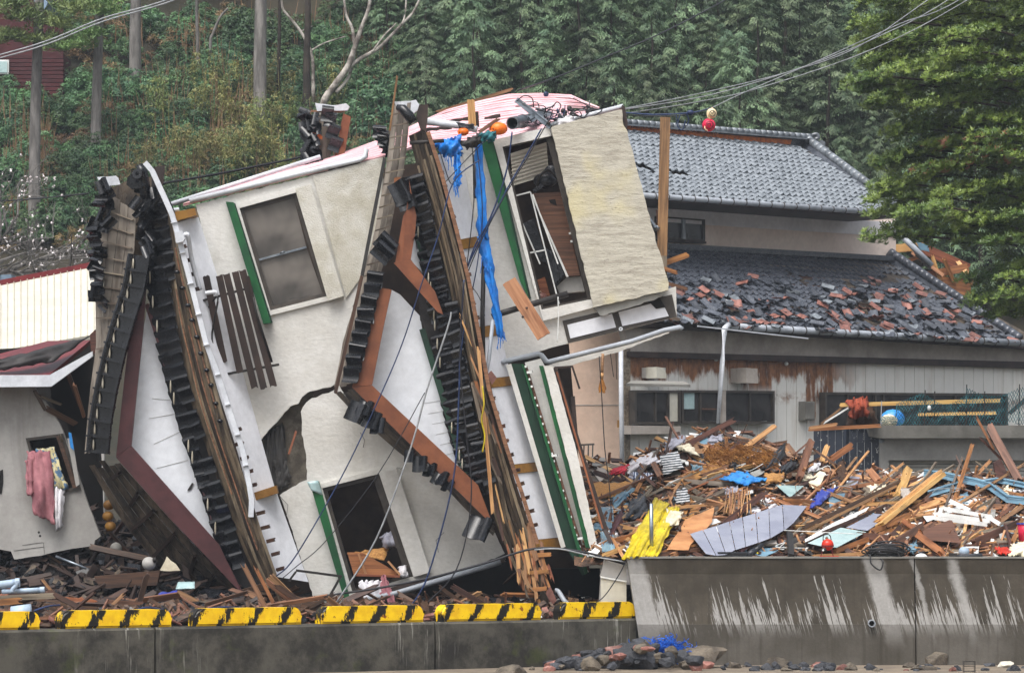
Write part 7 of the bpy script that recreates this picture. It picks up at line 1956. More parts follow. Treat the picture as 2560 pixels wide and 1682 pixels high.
# strut pipe, plank, scaffold pole, broom
o = tube('strut_pipe', [(1230, 792, 61.2), (1240, 787, 61.2), (1420, 734, 61.15)], 0.045, 'dark_metal', None, 10); tag(o, 'dark steel pipe lying across the sill of the upper window', 'pipe')
o = beam('plank', (1272, 702, 61.1), (1360, 842, 61.0), 0.21, 0.06, 'wood_fresh', None, 0.01); tag(o, 'thick stained plank hanging from the pipe below the window', 'plank')
for k, (x, y) in enumerate([(1300, 720), (1316, 770), (1330, 790)]): ball('knot', (x, y, 60.99), 0.02, 'wood_dark', o, (1, .4, 1), 8)
o = tube('scaffold_pole', [(1212, 560, 61.2), (1206, 790, 61.1), (1208, 900, 61.0)], 0.035, 'dark_metal', None, 8); tag(o, 'thin dark pole hanging beside the blue tarpaulin strip', 'pole')
o = tube('short_pole', [(1188, 388, 61.3), (1190, 495, 61.2)], 0.04, 'dark_metal', None, 8); tag(o, 'short dark pole between white panel and blue strip', 'pole')
o = tube('iron_pipe', [(1024, 358, 60.8), (1110, 352, 60.8)], 0.03, 'dark_metal', None, 8); tag(o, 'short steel pipe sticking out of the second roof deck', 'pipe')
o = tube('grey_pole', [(1232, 800, 60.85), (1222, 900, 60.8), (1206, 980, 60.75)], 0.028, 'pvc_grey', None, 8); tag(o, 'bent grey pole hooked over the torn white panels', 'pole')
tag(plate('red_brick', [(1218, 936), (1228, 926), (1242, 944), (1230, 962)], 60.7, 0.1, 'tile_red'), 'broken red tile perched between deck and white panels', 'tile')
tag(plate('red_board', [(1364, 1482), (1376, 1464), (1392, 1500), (1380, 1512)], 60.6, 0.03, 'tile_red'), 'small red-brown board at the foot of the splintered deck', 'board')
o = tube('elbow_pipe', spline([(1388, 1476, 60.7), (1396, 1478, 60.7), (1412, 1502, 60.6), (1424, 1512, 60.6)]), 0.035, 'pvc_grey', None, 10); tag(o, 'grey elbow pipe lying in the dark beside the last kerb stop', 'pipe')
BRM = thing('broom', 'straw hand broom hanging before the beige wall', 'broom', P(1504, 985, 61.2))
tube('handle', [(1507, 884, 61.2), (1505, 942, 61.2)], 0.022, 'wood_mid', BRM, 8)
tube('binding', [(1505, 932, 61.2), (1504, 946, 61.2)], 0.028, 'wood_fresh', BRM, 8)
bv, bf = [], []
for k in range(90):
    t = rnd.uniform(-1, 1); p = P(1504 + t * 2, 944, 61.2 + rnd.uniform(-.02, .02)); q = P(1504 + t * 10 + 2, 974 + rnd.uniform(-3, 9), 61.2 + rnd.uniform(-.04, .04))
    v, f = tubemesh([p, q], 0.005, 3, False); oo_ = len(bv); bv += v; bf += [tuple(i + oo_ for i in x) for x in f]
obj('bristles', bv, bf, 'broom_straw', BRM)
# blue tarpaulin, torn into strips
TP = thing('blue_tarpaulin', 'torn bright blue tarpaulin strips hanging from the roof edge', 'tarpaulin', P(1190, 600, 61.1))
cloth('long_strip', [(1186, 346, 61.15), (1206, 346, 61.15), (1222, 600, 61.05), (1194, 590, 61.05)], 'blue_tarp', 8, 30, 0.03, 1.5, 0.1, TP, 4, 0.01, 50, .05)
cloth('long_strip', [(1194, 588, 61.05), (1222, 598, 61.05), (1264, 848, 60.95), (1246, 840, 60.95)], 'blue_tarp', 8, 34, 0.03, 1.5, 0.1, TP, 6, 0.01, 51, .04)
cloth('bunch', [(1082, 356, 61.0), (1150, 338, 61.0), (1158, 392, 60.95), (1104, 388, 60.95)], 'blue_tarp', 16, 10, 0.07, 3, 0.7, TP, 8, 0.01, 52, .1)
cloth('tail', [(1132, 384, 60.95), (1154, 384, 60.95), (1150, 470, 60.9), (1136, 452, 60.9)], 'blue_tarp', 8, 14, 0.04, 2, 0.1, TP, 6, 0.01, 53)
fv, ff2 = [], []
for k in range(60):
    b = rnd.choice([(1143, 452, 60.9), (1120, 385, 60.95), (1212, 640, 61.0), (1230, 710, 61.0), (1254, 838, 60.95), (1220, 660, 61.0)])
    p = P(b[0] + rnd.uniform(-9, 9), b[1] + rnd.uniform(-10, 10), b[2] - .03); q = p + Vector((rnd.uniform(-.03, .04), 0, -rnd.uniform(.05, .22)))
    v, f = tubemesh([p, (p + q) / 2 + Vector((rnd.uniform(-.02, .02), -.01, 0)), q], 0.006, 3, False); oo_ = len(fv); fv += v; ff2 += [tuple(i + oo_ for i in x) for x in f]
fr_ = obj('frayed_threads', fv, ff2, 'blue_tarp', TP); fr_['kind'] = 'stuff'
o = cloth('dark_net_bundle', [(1150, 358, 61.0), (1205, 332, 61.0), (1216, 350, 60.95), (1170, 375, 60.95)], 'tar_paper', 10, 8, 0.06, 3, .6, None, 6, 0.02, 54, .1); tag(o, 'dark felt scrap caught on the roof corner above the blue strips', 'felt')
o = cloth('green_net_bundle', [(1195, 335, 60.95), (1240, 328, 60.95), (1238, 352, 60.9), (1204, 356, 60.9)], 'green_net', 10, 8, 0.07, 3, .6, None, 6, 0.02, 55, .1); tag(o, 'pale green netting bundled at the head of the green shutter box', 'net')
# top of the wreck: steel pole with cross-arm, floats, boards
SP = thing('steel_utility_pole', 'fallen galvanised steel pole with cross-arm on the pink roof', 'utility pole', P(1320, 320, 61.8))
pa_, pb_ = P(1281, 308, 61.3), P(1372, 293, 63.2)
ring('pole_tube', pa_, (pb_ - pa_), 0.078, 0.094, (pb_ - pa_).length, 'steel', SP, 22)
for t in (0.25, 0.5, 0.62): ring('clamp_band', pa_.lerp(pb_, t), (pb_ - pa_), 0.095, 0.104, 0.03, 'steel', SP, 22)
ringc = pa_.lerp(pb_, 0.3)
obj('pole_inside', [ringc + frame(pb_ - pa_) @ Vector((0, .077 * math.cos(k * math.pi / 8), .077 * math.sin(k * math.pi / 8))) for k in range(16)], [tuple(range(16))], 'void', SP)
beam('cross_arm', (1291, 250, 61.6), (1378, 318, 61.5), 0.085, 0.07, 'steel', SP)
beam('arm_flange', (1294, 247, 61.55), (1381, 314, 61.45), 0.012, 0.10, 'steel', SP)
beam('arm_bracket', (1325, 300, 61.5), (1360, 278, 61.6), 0.1, 0.05, 'steel', SP); ball('bolt', (1371, 308, 61.4), 0.03, 'dark_metal', SP, (1, 1, 1), 8)
for (x, y) in [(1408, 278), (1412, 290), (1424, 272), (1430, 285), (1470, 280), (1480, 276), (1440, 292), (1390, 300), (1400, 294)]:
    ball('insulator', (x, y, 61.9), 0.035, 'dark_metal', SP, (1.1, 1, 1.2), 8); ball('insulator', (x + 6, y + 3, 61.9), 0.03, 'dark_metal', SP, (1, 1, 1), 8)
for k in range(26):
    x = rnd.uniform(1300, 1470); y = 292 + (1470 - x) * 0.10 - rnd.uniform(0, 30)
    pts = [(x + rnd.uniform(-40, 40), y + rnd.uniform(-22, 20), 61.6 + rnd.uniform(-.2, .3)) for _ in range(4)]
    tube('loose_wire', spline(pts, 5), 0.008, rnd.choice(['wire_black', 'wire_black', 'wire_blue', 'wire_grey']), SP, 5)
for pts in ([(1291, 254), (1310, 240), (1330, 246), (1334, 268)], [(1380, 270), (1392, 256), (1402, 266), (1388, 292)]):
    tube('loose_wire', spline([(*p, 61.5) for p in pts]), 0.009, 'wire_black', SP, 5)
for k, (x, y, r_) in enumerate([(1246, 322, 0.10), (1158, 330, 0.062), (1228, 334, 0.07)]):
    f_ = thing('orange_float', ['large orange buoy beside the fallen steel pole', 'small orange buoy under the white pipe end', 'orange buoy tucked below the large one'][k], 'buoy', P(x, y + r_ * 170, 61.3), 'orange buoys on the roof edge')
    ball('shell', (x, y, 61.3), r_, 'orange_float', f_, (1.35, 1, 0.95), 16); ring('eye', P(x - r_ * 110, y + 2, 61.22), (-.5, -1, 0), 0.012, 0.028, 0.03, 'orange_float', f_, 12); ball('hole', (x - r_ * 110, y + 2, 61.21), 0.014, 'void', f_, (1, 1, 1), 8)
o = beam('plank', (1177, 250, 61.4), (1181, 318, 61.4), 0.11, 0.05, 'wood_fresh', None, 0.02); tag(o, 'short fresh wooden plank standing upright on the pink roof edge', 'plank')
o = beam('plank', (1192, 280, 61.6), (1194, 318, 61.6), 0.05, 0.05, 'dark_wood', None, 0.0); tag(o, 'dark post stub behind the upright fresh plank', 'post')
o = beam('plank', (1196, 332, 61.2), (1246, 298, 61.3), 0.05, 0.05, 'wood_mid', None, 0.03); tag(o, 'thin brown stick leaning toward the steel pole', 'stick')
o = cloth('wire_mesh', [(1140, 306, 61.3), (1186, 312, 61.3), (1186, 322, 61.3), (1150, 322, 61.3)], 'rock_dark', 8, 4, 0.03, 2, 0, None, 2, 0.01, 56); tag(o, 'scrap of dark mesh wrapped on the white pipe', 'mesh')
o = cloth('white_rag', [(1390, 300, 61.6), (1430, 288, 61.6), (1440, 306, 61.5), (1396, 314, 61.5)], 'white_cloth', 8, 6, 0.05, 2, .4, None, 4, 0.01, 57, .08); tag(o, 'white rag lying among the tangled wires on the roof', 'rag')
BV = thing('blue_vent_pipe', 'small blue valve standing on the pink roof', 'valve', P(1365, 250, 64.8))
tube('stem', [(1365, 236, 64.8), (1366, 250, 64.8)], 0.03, 'wire_blue', BV, 8); ball('cap', (1365, 236, 64.8), 0.045, 'wire_blue', BV, (1, 1, 1), 10)
# pair of floats on the line
for k, (x, y, r_, m, lab) in enumerate([(1779, 284, 0.078, 'cream_float', 'cream buoy with dark marks tied on the overhead line'), (1772, 313, 0.10, 'pink_float', 'pink-red buoy with a painted mark hanging below the cream one')]):
    f_ = thing('net_buoy', lab, 'buoy', P(x, y + 16, 62), 'buoys on the overhead line')
    ball('shell', (x, y, 62), r_, m, f_, (1.0, 1, 0.98), 18)
    cpt = P(x, y, 62)
    ringp = [cpt + Vector((math.cos(t) * r_ * .52 + .01, -math.sqrt(max(0.0, 1 - .52 ** 2)) * r_ * 1.01 - .002, math.sin(t) * r_ * (.5 if t < 3.1 else .62))) for t in [i * math.pi / 10 for i in range(21)]]
    tube('painted_ring', ringp, 0.005, 'wire_black', f_, 5)
    if k == 1:
        def on(dx, dz): return cpt + Vector((dx * r_, -math.sqrt(1 - dx * dx - dz * dz) * r_ * 1.01 - .002, dz * r_))
        tube('painted_mark', [on(-.18, -.2), on(-.18, .16), on(.18, .16), on(.18, -.2)], 0.006, 'wire_black', f_, 5)
        tube('painted_mark', [on(-.25, .16), on(.25, .16)], 0.005, 'wire_black', f_, 5)
    else:
        tube('painted_mark', [cpt + Vector((-.02, -r_ * 1.01, .03)), cpt + Vector((0.0, -r_ * 1.02, -.01)), cpt + Vector((.03, -r_ * .99, .02))], 0.006, 'wire_black', f_, 5)
    tube('tie', spline([(x + 2, y - 14, 62), (x - 6, y - 6, 61.95), (x - 10, y + 8, 61.93), (x - 3, y + 14, 61.95)]), 0.01, 'cream_float', f_, 5)

# ------------------------------------------------------------------ wires
def line(pts, r, m, lab, grp=None): return cable('overhead_wire', pts, r, m, lab, grp, None, 'wire')
g1 = 'overhead wires rising to the right'
line([(1562, 272, 62), (1760, 232, 64), (1983, 177, 66), (2150, 115, 68), (2335, -10, 70), (2800, -330, 76)], 0.009, 'wire_grey', 'top one of the overhead wires rising to the tree', g1)
line([(1562, 274, 62), (1780, 237, 64), (2016, 165, 66), (2200, 90, 68), (2395, -15, 70), (2860, -330, 76)], 0.009, 'wire_grey', 'second of the overhead wires rising to the tree', g1)
line([(1566, 284, 62), (1740, 256, 64), (1900, 220, 66), (2180, 124, 68), (2440, -12, 70), (2900, -300, 76)], 0.009, 'wire_grey', 'lowest of the overhead wires rising to the tree', g1)
line([(1780, 270, 62), (1860, 232, 63.5), (2050, 150, 66), (2250, 60, 68), (2420, -12, 70), (2880, -310, 76)], 0.009, 'wire_grey', 'overhead wire that starts at the hanging buoys', g1)
line([(1560, 282, 62), (1640, 287, 62), (1730, 282, 62), (1780, 270, 62)], 0.012, 'wire_blue', 'blue-black rope bundle running from the roof corner to the buoys')
line([(1560, 288, 62), (1640, 291, 62.1), (1700, 289, 62.1), (1726, 286, 62)], 0.009, 'wire_black', 'thin dark wire under the blue rope bundle')
for k, pts in enumerate([[(1700, 288, 62), (1694, 315, 62), (1706, 325, 62), (1714, 300, 62)], [(1716, 284, 62), (1722, 300, 62), (1716, 316, 62)], [(1690, 288, 62), (1692, 300, 62), (1690, 312, 62)]]):
    line(pts, 0.008, 'wire_blue', ['looped blue rope end left of the buoys', 'short blue rope tail beside the rope knot', 'thin blue rope tail nearest the wooden post'][k])
tag(ball('rope_knot', (1726, 282, 62), 0.04, 'wire_blue', None, (1.4, 1, 1), 8), 'blue knot where the ropes meet left of the buoys', 'knot')
line([(1295, 226, 62.5), (1400, 190, 66), (1511, 144, 70), (1665, 78, 76), (1830, -8, 82)], 0.014, 'wire_black', 'single dark wire crossing the forest above the pink roof')
line([(-600, 300, 80), (-30, 146, 80), (120, 102, 80), (259, 46, 80), (440, -8, 80), (760, -150, 80)], 0.016, 'wire_grey', 'upper of the two wires crossing the top left corner')
line([(-600, 308, 80), (-30, 154, 80), (120, 110, 80), (259, 54, 80), (460, -8, 80), (780, -150, 80)], 0.016, 'wire_grey', 'lower of the two wires crossing the top left corner')
line([(400, 460, 63), (560, 432, 64), (770, 390, 65)], 0.018, 'wire_black', 'thick dark wire running behind the white edge pipes')
line([(-500, 520, 75), (-30, 504, 70), (100, 496, 68), (222, 484, 64)], 0.012, 'wire_black', 'dark wire running to the broken ridge from the left')
def fc(pts, r, m, lab, Y=60.4): return cable('fallen_cable', [(x, y, Y) for x, y in pts], r, m, lab, None, None, 'cable')
fc([(1280, 330), (1268, 420), (1240, 510), (1205, 590), (1172, 660), (1160, 700)], 0.013, 'wire_blue', 'blue cable hanging from the steel pole past the green shutter', 61.0)
fc([(1354, 322), (1310, 400), (1272, 465), (1230, 545), (1190, 609), (1157, 703)], 0.012, 'wire_blue', 'blue cable hanging from the cross-arm to the deck', 60.95)
fc([(1372, 300), (1320, 392), (1285, 450), (1240, 530), (1195, 620), (1162, 700)], 0.009, 'wire_black', 'thin dark cable beside the cross-arm cable', 60.93)
fc([(1160, 700), (1152, 820), (1147, 995), (1133, 1199), (1071, 1435), (1024, 1518)], 0.013, 'wire_blue', 'long blue cable falling over the second gable to the quay', 60.25)
fc([(1158, 705), (1150, 896), (1166, 1085), (1178, 1246), (1142, 1421), (1052, 1520)], 0.010, 'wire_black', 'second long cable falling right of the blue one', 60.22)
fc([(1200, 400), (1133, 457), (1096, 588), (1051, 719), (1006, 858), (948, 995), (858, 1184), (740, 1388), (690, 1440)], 0.010, 'wire_blue', 'long thin cable sweeping left across both gables', 60.3)
fc([(1128, 780), (1119, 820), (1067, 976), (1024, 1128), (939, 1350), (839, 1508)], 0.014, 'wire_grey', 'thick grey cable crossing the lower window', 60.3)
fc([(1062, 981), (948, 1180), (816, 1350), (740, 1416), (700, 1450)], 0.007, 'wire_black', 'thin dark wire crossing the head of the lower window', 60.35)
fc([(802, 1490), (930, 1472), (1071, 1445), (1213, 1407), (1336, 1371), (1450, 1378), (1563, 1407)], 0.018, 'wire_black', 'thick black cable running along the foot of the house', 60.35)
fc([(1336, 1374), (1400, 1372), (1480, 1390), (1562, 1404)], 0.012, 'wire_grey', 'grey cable twisted with the black one at the splintered deck', 60.3)
fc([(1190, 345), (1206, 520), (1196, 640), (1182, 720), (1165, 790), (1150, 900)], 0.009, 'wire_blue', 'blue cable falling beside the tarpaulin strip', 60.95)
fc([(1180, 362), (1186, 480), (1170, 640), (1160, 700)], 0.008, 'wire_black', 'thin dark cable left of the tarpaulin strip', 60.96)
fc([(1150, 455), (1128, 460), (1112, 420), (1100, 380)], 0.007, 'wire_black', 'short loop of cord below the tarpaulin bunch', 60.9)
fc([(1100, 470), (1170, 395), (1230, 335)], 0.007, 'wire_black', 'cord stretched across the first white panel', 60.9)
fc([(1162, 700), (1190, 730), (1205, 760), (1212, 790)], 0.006, 'wire_black', 'thin cord curling beside the lower white panels', 60.8)
fc([(1498, 890), (1505, 1000), (1512, 1120), (1522, 1200), (1530, 1300)], 0.008, 'wire_black', 'thin cord hanging beside the broom', 61.1)
fc([(1395, 742), (1396, 800), (1393, 856)], 0.008, 'white_board', 'white cord hanging below the upper window', 61.0)
fc([(1565, 1402), (1545, 1440), (1510, 1490), (1480, 1510), (1450, 1520)], 0.008, 'wire_black', 'thin cable drooping over the last kerb stop', 59.7)
o = tube('yellow_twine', spline([(1206, 965, 60.6), (1210, 1010, 60.55), (1204, 1050, 60.55), (1212, 1090, 60.55), (1206, 1130, 60.55)]), 0.012, 'yellow_tarp', None, 5); tag(o, 'yellow twine hanging on the splintered deck edge', 'twine')
o = tube('light_rope', spline([(1960, 1325, 60.5), (2000, 1327, 60.5), (2060, 1330, 60.45), (2140, 1334, 60.5)]), 0.006, 'white_board', None, 5); tag(o, 'white rope lying across the door panels', 'rope')
# ------------------------------------------------------------------ vegetation
def ground_Y(px, py):
    """distance at which the slope is met behind a pixel"""
    lo = None
    Y = 100.0
    while Y < 220:
        if (HOR - py) * Y / F < terrain((px - 1280) * Y / F, Y): return Y
        Y += 0.4
    return 200.0
def leafquads(v, f, c, d, L, W, up, fold=0.0):
    d = d.normalized(); s = d.cross(up)
    if s.length < 1e-3: s = Vector((1, 0, 0))
    s.normalize(); n_ = s.cross(d)
    o = len(v)
    v += [c - s * W * .15, c + d * L * .5 - s * W * .5 + n_ * fold, c + d * L, c + d * L * .5 + s * W * .5 + n_ * fold]
    f.append((o, o + 1, o + 2, o + 3))
def rv(r, s=1.0): return Vector((r.gauss(0, s), r.gauss(0, s), r.gauss(0, s)))
def tuft(v, f, r, p, out, rad, n, leaf, wid, droop):
    for k in range(n):
        nr = (out * .55 + Vector((0, 0, .35)) + rv(r, .75)).normalized()
        d = out * .5 + Vector((0, 0, -droop)) + rv(r, .5)
        d = d - nr * d.dot(nr) * .8
        leafquads(v, f, p + Vector((nr.x, nr.y, nr.z * .65)) * rad * r.uniform(.75, 1.05), d, r.uniform(*leaf), r.uniform(*wid), nr + rv(r, .25))
def conifer_mesh(seed):
    r = random.Random(seed); v, f = [], []
    Ht = 9.0
    for b in range(86):
        t = ((b + r.random()) / 86) ** 1.1
        z = 1.2 + (Ht - 1.4) * t
        a = b * 2.399 + r.uniform(-.5, .5)
        lobe = 0.85 + 0.55 * noise.noise(Vector((math.cos(a) * 1.3, math.sin(a) * 1.3, t * 4 + seed * 3.1)))
        R0 = (2.2 * (1 - t) ** 0.6 + 0.25) * lobe
        out = Vector((math.cos(a), math.sin(a), 0)); side = Vector((-out.y, out.x, 0))
        L = min(R0, r.uniform(.9, 1.5) * (1.15 - .5 * t))
        base = Vector((0, 0, z)) + out * (R0 - L)
        wd = L * r.uniform(.28, .42); rise = r.uniform(.1, .35)
        for k in range(int(150 * (1.1 - .45 * t))):
            q = r.random() ** .7; w = r.gauss(0, .5)
            w = max(-1, min(1, w)) * math.sin(math.pi * min(1, .15 + q * .8))
            p = base + out * L * q + side * wd * w + Vector((0, 0, L * (rise * q - .55 * q * q) - abs(w) * wd * .45 + r.gauss(0, .035)))
            nr = (Vector((0, 0, 1)) + out * (.25 + .7 * q) + side * w * .8 + rv(r, .28)).normalized()
            d = out * .8 + side * w * .9 + Vector((0, 0, -.55 - .3 * q)) + rv(r, .35)
            leafquads(v, f, p, d, r.uniform(.10, .22), r.uniform(.025, .055), nr)
    return newmesh('conifer_crown', v, f, 'leaf_conifer')
def shrub_mesh(seed, m, n=90, leaf=(.06, .14), wid=(.025, .055), flat=.8):
    r = random.Random(seed); v, f = [], []
    for b in range(n):
        a, h = r.uniform(0, 6.28), r.random()
        rad = 1.0 + 0.4 * noise.noise(Vector((math.cos(a) * 1.5, math.sin(a) * 1.5, h * 2 + seed)))
        k = r.random() ** .35
        p = Vector((math.cos(a) * math.sqrt(1 - (h * .95) ** 2), math.sin(a) * math.sqrt(1 - (h * .95) ** 2), h * flat * 1.3)) * rad * k
        out = (p + Vector((0, 0, .2))).normalized()
        tuft(v, f, r, p, out, r.uniform(.16, .32), 60, leaf, wid, .3)
    return newmesh('shrub_crown', v, f, m)
def bamboo_mesh(seed, m):
    r = random.Random(seed); v, f = [], []
    for c in range(6):
        b = Vector((r.gauss(0, .35), r.gauss(0, .35), 0)); hh = r.uniform(2.4, 4.2); ln = Vector((r.gauss(0, .12), r.gauss(0, .12), 1))
        for k in range(46):
            t = r.uniform(.4, 1.0)
            p = b + ln * hh * t + rv(r, .16 * (1.3 - t) + .08)
            for q in range(6):
                leafquads(v, f, p, Vector((r.gauss(0, .7), r.gauss(0, .7), r.uniform(-1.1, .1))), r.uniform(.16, .34), r.uniform(.025, .05), Vector((0, 0, 1)) + rv(r, .4))
    return newmesh('bamboo_leaves', v, f, m)
def culms_mesh(seed):
    r = random.Random(seed); v, f = [], []
    for c in range(6):
        b = Vector((r.gauss(0, .35), r.gauss(0, .35), 0)); hh = r.uniform(2.4, 4.2); ln = Vector((r.gauss(0, .12), r.gauss(0, .12), 1))
        w_, q_ = tubemesh([b, b + ln * hh * .5, b + ln * hh], [.028, .022, .008], 5, False); o = len(v); v += w_; f += [tuple(i + o for i in t) for t in q_]
    return newmesh('culms', v, f, 'culm')
def trunk_mesh(h, r0, r1, m, seg=9, bend=0.1, seed=1):
    r = random.Random(seed); pts = [Vector((r.gauss(0, bend) * (i > 0) * i / 6, r.gauss(0, bend) * (i > 0) * i / 6, h * i / 6)) for i in range(7)]
    v, f = tubemesh(pts, [r0 + (r1 - r0) * (i / 6) ** .8 for i in range(7)], seg)
    return newmesh('trunk', v, f, m, True)
CON = [conifer_mesh(s) for s in range(5)]
CTR = trunk_mesh(7.0, .16, .02, 'bark_dark')
SHR = [shrub_mesh(20 + s, 'leaf_shrub') for s in range(4)]
DRY = [shrub_mesh(30 + s, 'leaf_dry', 40, (.1, .26), (.012, .035)) for s in range(2)]
STEM = trunk_mesh(.9, .06, .02, 'bark_dark', 6)
BAM = [(bamboo_mesh(40 + s, 'leaf_bamboo'), culms_mesh(40 + s)) for s in range(3)]
def plant(name, label, cat, group, px, py, parts, scale, Y=None, sink=0.1):
    Y = Y or ground_Y(px, py)
    X = (px - 1280) * Y / F
    z = terrain(X, Y) - sink
    t = thing(name, label, cat, (X, Y, z), group)
    a = rnd.uniform(0, 6.28)
    for (nm, me) in parts:
        o = link(nm, me, (X, Y, z), t, Matrix.Rotation(a, 3, 'Z'), scale)
    return t
def S(a, b):
    k = rnd.uniform(a, b); return (k * rnd.uniform(.9, 1.12), k * rnd.uniform(.9, 1.12), k * rnd.uniform(.88, 1.12))
# conifers on the slope
row = 0
for py in range(800, -140, -88):
    row += 1
    for k in range(14):
        px = 960 + k * 132 + (row % 2) * 66 + rnd.uniform(-38, 38)
        if py > 560 and px < 1500: continue
        if px < 1010 and py > 280: continue
        plant('conifer', 'dark green conifer in the dense stand on the slope behind the houses', 'conifer', 'conifers on the slope', px, py + rnd.uniform(-30, 30), [('crown', rnd.choice(CON)), ('trunk', CTR)], S(.48, .86))
for px, py in [(-160, -20), (-240, 120), (-120, 200), (-330, 0), (420, -20), (560, 10), (700, -60), (850, -40), (930, 20), (180, -80), (60, -60), (300, -40), (980, 120)]:
    plant('conifer', 'misty conifer at the top left of the slope', 'conifer', 'conifers at the top left of the slope', px, py, [('crown', rnd.choice(CON)), ('trunk', CTR)], S(.55, .8))
# shrubs on the left slope
for k in range(400):
    px = rnd.uniform(-60, 1060); py = rnd.uniform(60, 640)
    if 0 < px < 165 and 120 < py < 330 and rnd.random() < .8: continue
    dark = rnd.random()
    if dark < .74:
        plant('shrub', 'dark green leafy shrub on the left slope', 'shrub', 'shrubs on the left slope', px, py, [('crown', rnd.choice(SHR)), ('stem', STEM)], S(.45, .95))
    else:
        plant('shrub', 'dry brown bush on the left slope', 'bush', 'dry bushes on the left slope', px, py, [('crown', rnd.choice(DRY)), ('stem', STEM)], S(.4, .8))
for k in range(26):
    px = rnd.gauss(600, 110) if k < 20 else rnd.uniform(330, 900); py = rnd.uniform(200, 470)
    b = rnd.choice(BAM)
    plant('bamboo', 'yellow-green bamboo clump on the left slope', 'bamboo', 'bamboo on the left slope', px, py + 60, [('leaves', b[0]), ('culms', b[1])], S(.35, .62))
for k, (px, py, s) in enumerate([(940, 330, 1.5), (905, 380, 1.2), (960, 280, 1.1)]):
    plant('shrub', ['big round blue-green bush left of the upright pole', 'blue-green bush under the bare pale tree', 'bushy shrub above the big round bush'][k], 'bush', None, px, py, [('crown', SHR[k]), ('stem', STEM)], (s, s, s * .9))
# tall reeds and dead stalks: uncountable
v, f = [], []
for k in range(2600):
    px = rnd.uniform(-40, 1000); py = rnd.uniform(100, 560) if px > 280 else rnd.uniform(350, 620)
    Y = 110.0
    q = noise.noise(Vector((px * .008, py * .008, 0)))
    if q < 0.02: continue
    Y = ground_Y(px, py); X = (px - 1280) * Y / F; b = Vector((X, Y, terrain(X, Y) - .1)); h = rnd.uniform(.6, 1.9)
    leafquads(v, f, b, Vector((rnd.gauss(0, .1), rnd.gauss(0, .1), 1)), h, .03, Vector((0, -1, 0)))
tag(obj('reeds', v, f, 'leaf_dry'), 'dead brown reeds standing between the shrubs on the slope', 'reeds', None, 'stuff')

# tall bare trunks
def px_tree(name, label, cat, trunk, m, group=None, branches=(), parent_parts=()):
    base = trunk[0]; Y = ground_Y(base[0], base[1]) - 2.2
    b = P(base[0], base[1], Y); b.z = terrain(b.x, b.y) - .2
    trunk = [(proj(b)[0], proj(b)[1], base[2] * 1.05)] + list(trunk)
    t = thing(name, label, cat, b, group)
    pts = [P(x, y, Y) for x, y, r in trunk]; rr = [r * Y / F for x, y, r in trunk]
    tube('trunk', spline(pts, 4), [rr[min(int(i / 4), len(rr) - 2)] + (rr[min(int(i / 4) + 1, len(rr) - 1)] - rr[min(int(i / 4), len(rr) - 2)]) * ((i % 4) / 4) for i in range((len(pts) - 1) * 4 + 1)], m, t, 12)
    for br in branches:
        q = [P(x, y, Y + 0.15 * i) for i, (x, y, r) in enumerate(br)]; rq = [r * Y / F for x, y, r in br]
        sp_ = spline(q, 4)
        tube('branch', sp_, [rq[min(int(i / 4), len(rq) - 2)] + (rq[min(int(i / 4) + 1, len(rq) - 1)] - rq[min(int(i / 4), len(rq) - 2)]) * ((i % 4) / 4) for i in range(len(sp_))], m, t, 8)
    return t, Y
g = 'tall bare trunks on the left slope'
pineA, yA = px_tree('pine_tree', 'tall pine trunk before the red house', 'pine tree', [(86, 480, 15), (88, 300, 13.5), (94, 120, 12.5), (100, -60, 11), (102, -300, 7)], 'bark', g)
pineB, yB = px_tree('pine_tree', 'pale tall pine trunk right of the red house', 'pine tree', [(240, 310, 13), (243, 200, 12), (248, 60, 11), (250, -60, 10), (252, -300, 6)], 'bark', g)
px_tree('cedar_trunk', 'thick straight bare cedar trunk in the middle of the left slope', 'tree', [(650, 260, 17), (650, 130, 16), (653, -40, 14.5), (655, -320, 9)], 'bark', g)
px_tree('cedar_trunk', 'broken barkless trunk with a pale scar at the top left', 'tree', [(338, 150, 15), (338, 60, 14), (341, -40, 13), (343, -280, 8)], 'bark', g)
px_tree('cedar_trunk', 'short dim trunk behind the bare pale tree', 'tree', [(767, 225, 10), (767, 150, 9), (769, 60, 8), (770, -30, 7), (771, -200, 4)], 'bark_dark', g)
px_tree('cedar_trunk', 'thin dim trunk in the top left undergrowth', 'tree', [(494, 110, 4.5), (492, 40, 4), (492, -30, 4)], 'bark', g)
px_tree('cedar_trunk', 'slender dim trunk left of the bare pale tree', 'tree', [(696, 200, 5), (698, 100, 4.5), (700, -30, 4), (701, -160, 3)], 'bark_dark', g)
px_tree('bare_tree', 'bare pale tree with forked mottled limbs above the wreck', 'bare tree', [(806, 268, 9), (836, 215, 8.5), (868, 170, 8), (884, 128, 6.5), (900, 80, 5.5), (922, 20, 4.5), (926, -30, 4)], 'bark_pale', None,
        [[(888, 120, 5), (880, 70, 4), (866, 40, 3.5), (858, -20, 3)], [(868, 172, 6), (900, 148, 5.5), (950, 118, 5), (1004, 62, 4), (1034, 30, 3.2), (1056, -20, 3)], [(1004, 62, 3), (1012, 40, 2), (1016, -10, 2)], [(840, 232, 5), (872, 192, 4.5), (886, 130, 4)], [(930, 132, 3), (960, 90, 2.2), (990, 60, 1.8)]])
px_tree('bare_tree', 'thin bent bare tree with pale bark above the stump', 'bare tree', [(783, 225, 5), (782, 160, 4.5), (774, 122, 4), (752, 80, 3.8), (722, 42, 3.4), (706, 20, 3), (704, -20, 2.6)], 'bark_pale', None, [[(780, 126, 2.5), (812, 108, 2), (864, 92, 1.6)], [(752, 80, 2), (770, 70, 1.6), (782, 66, 1.2)]])
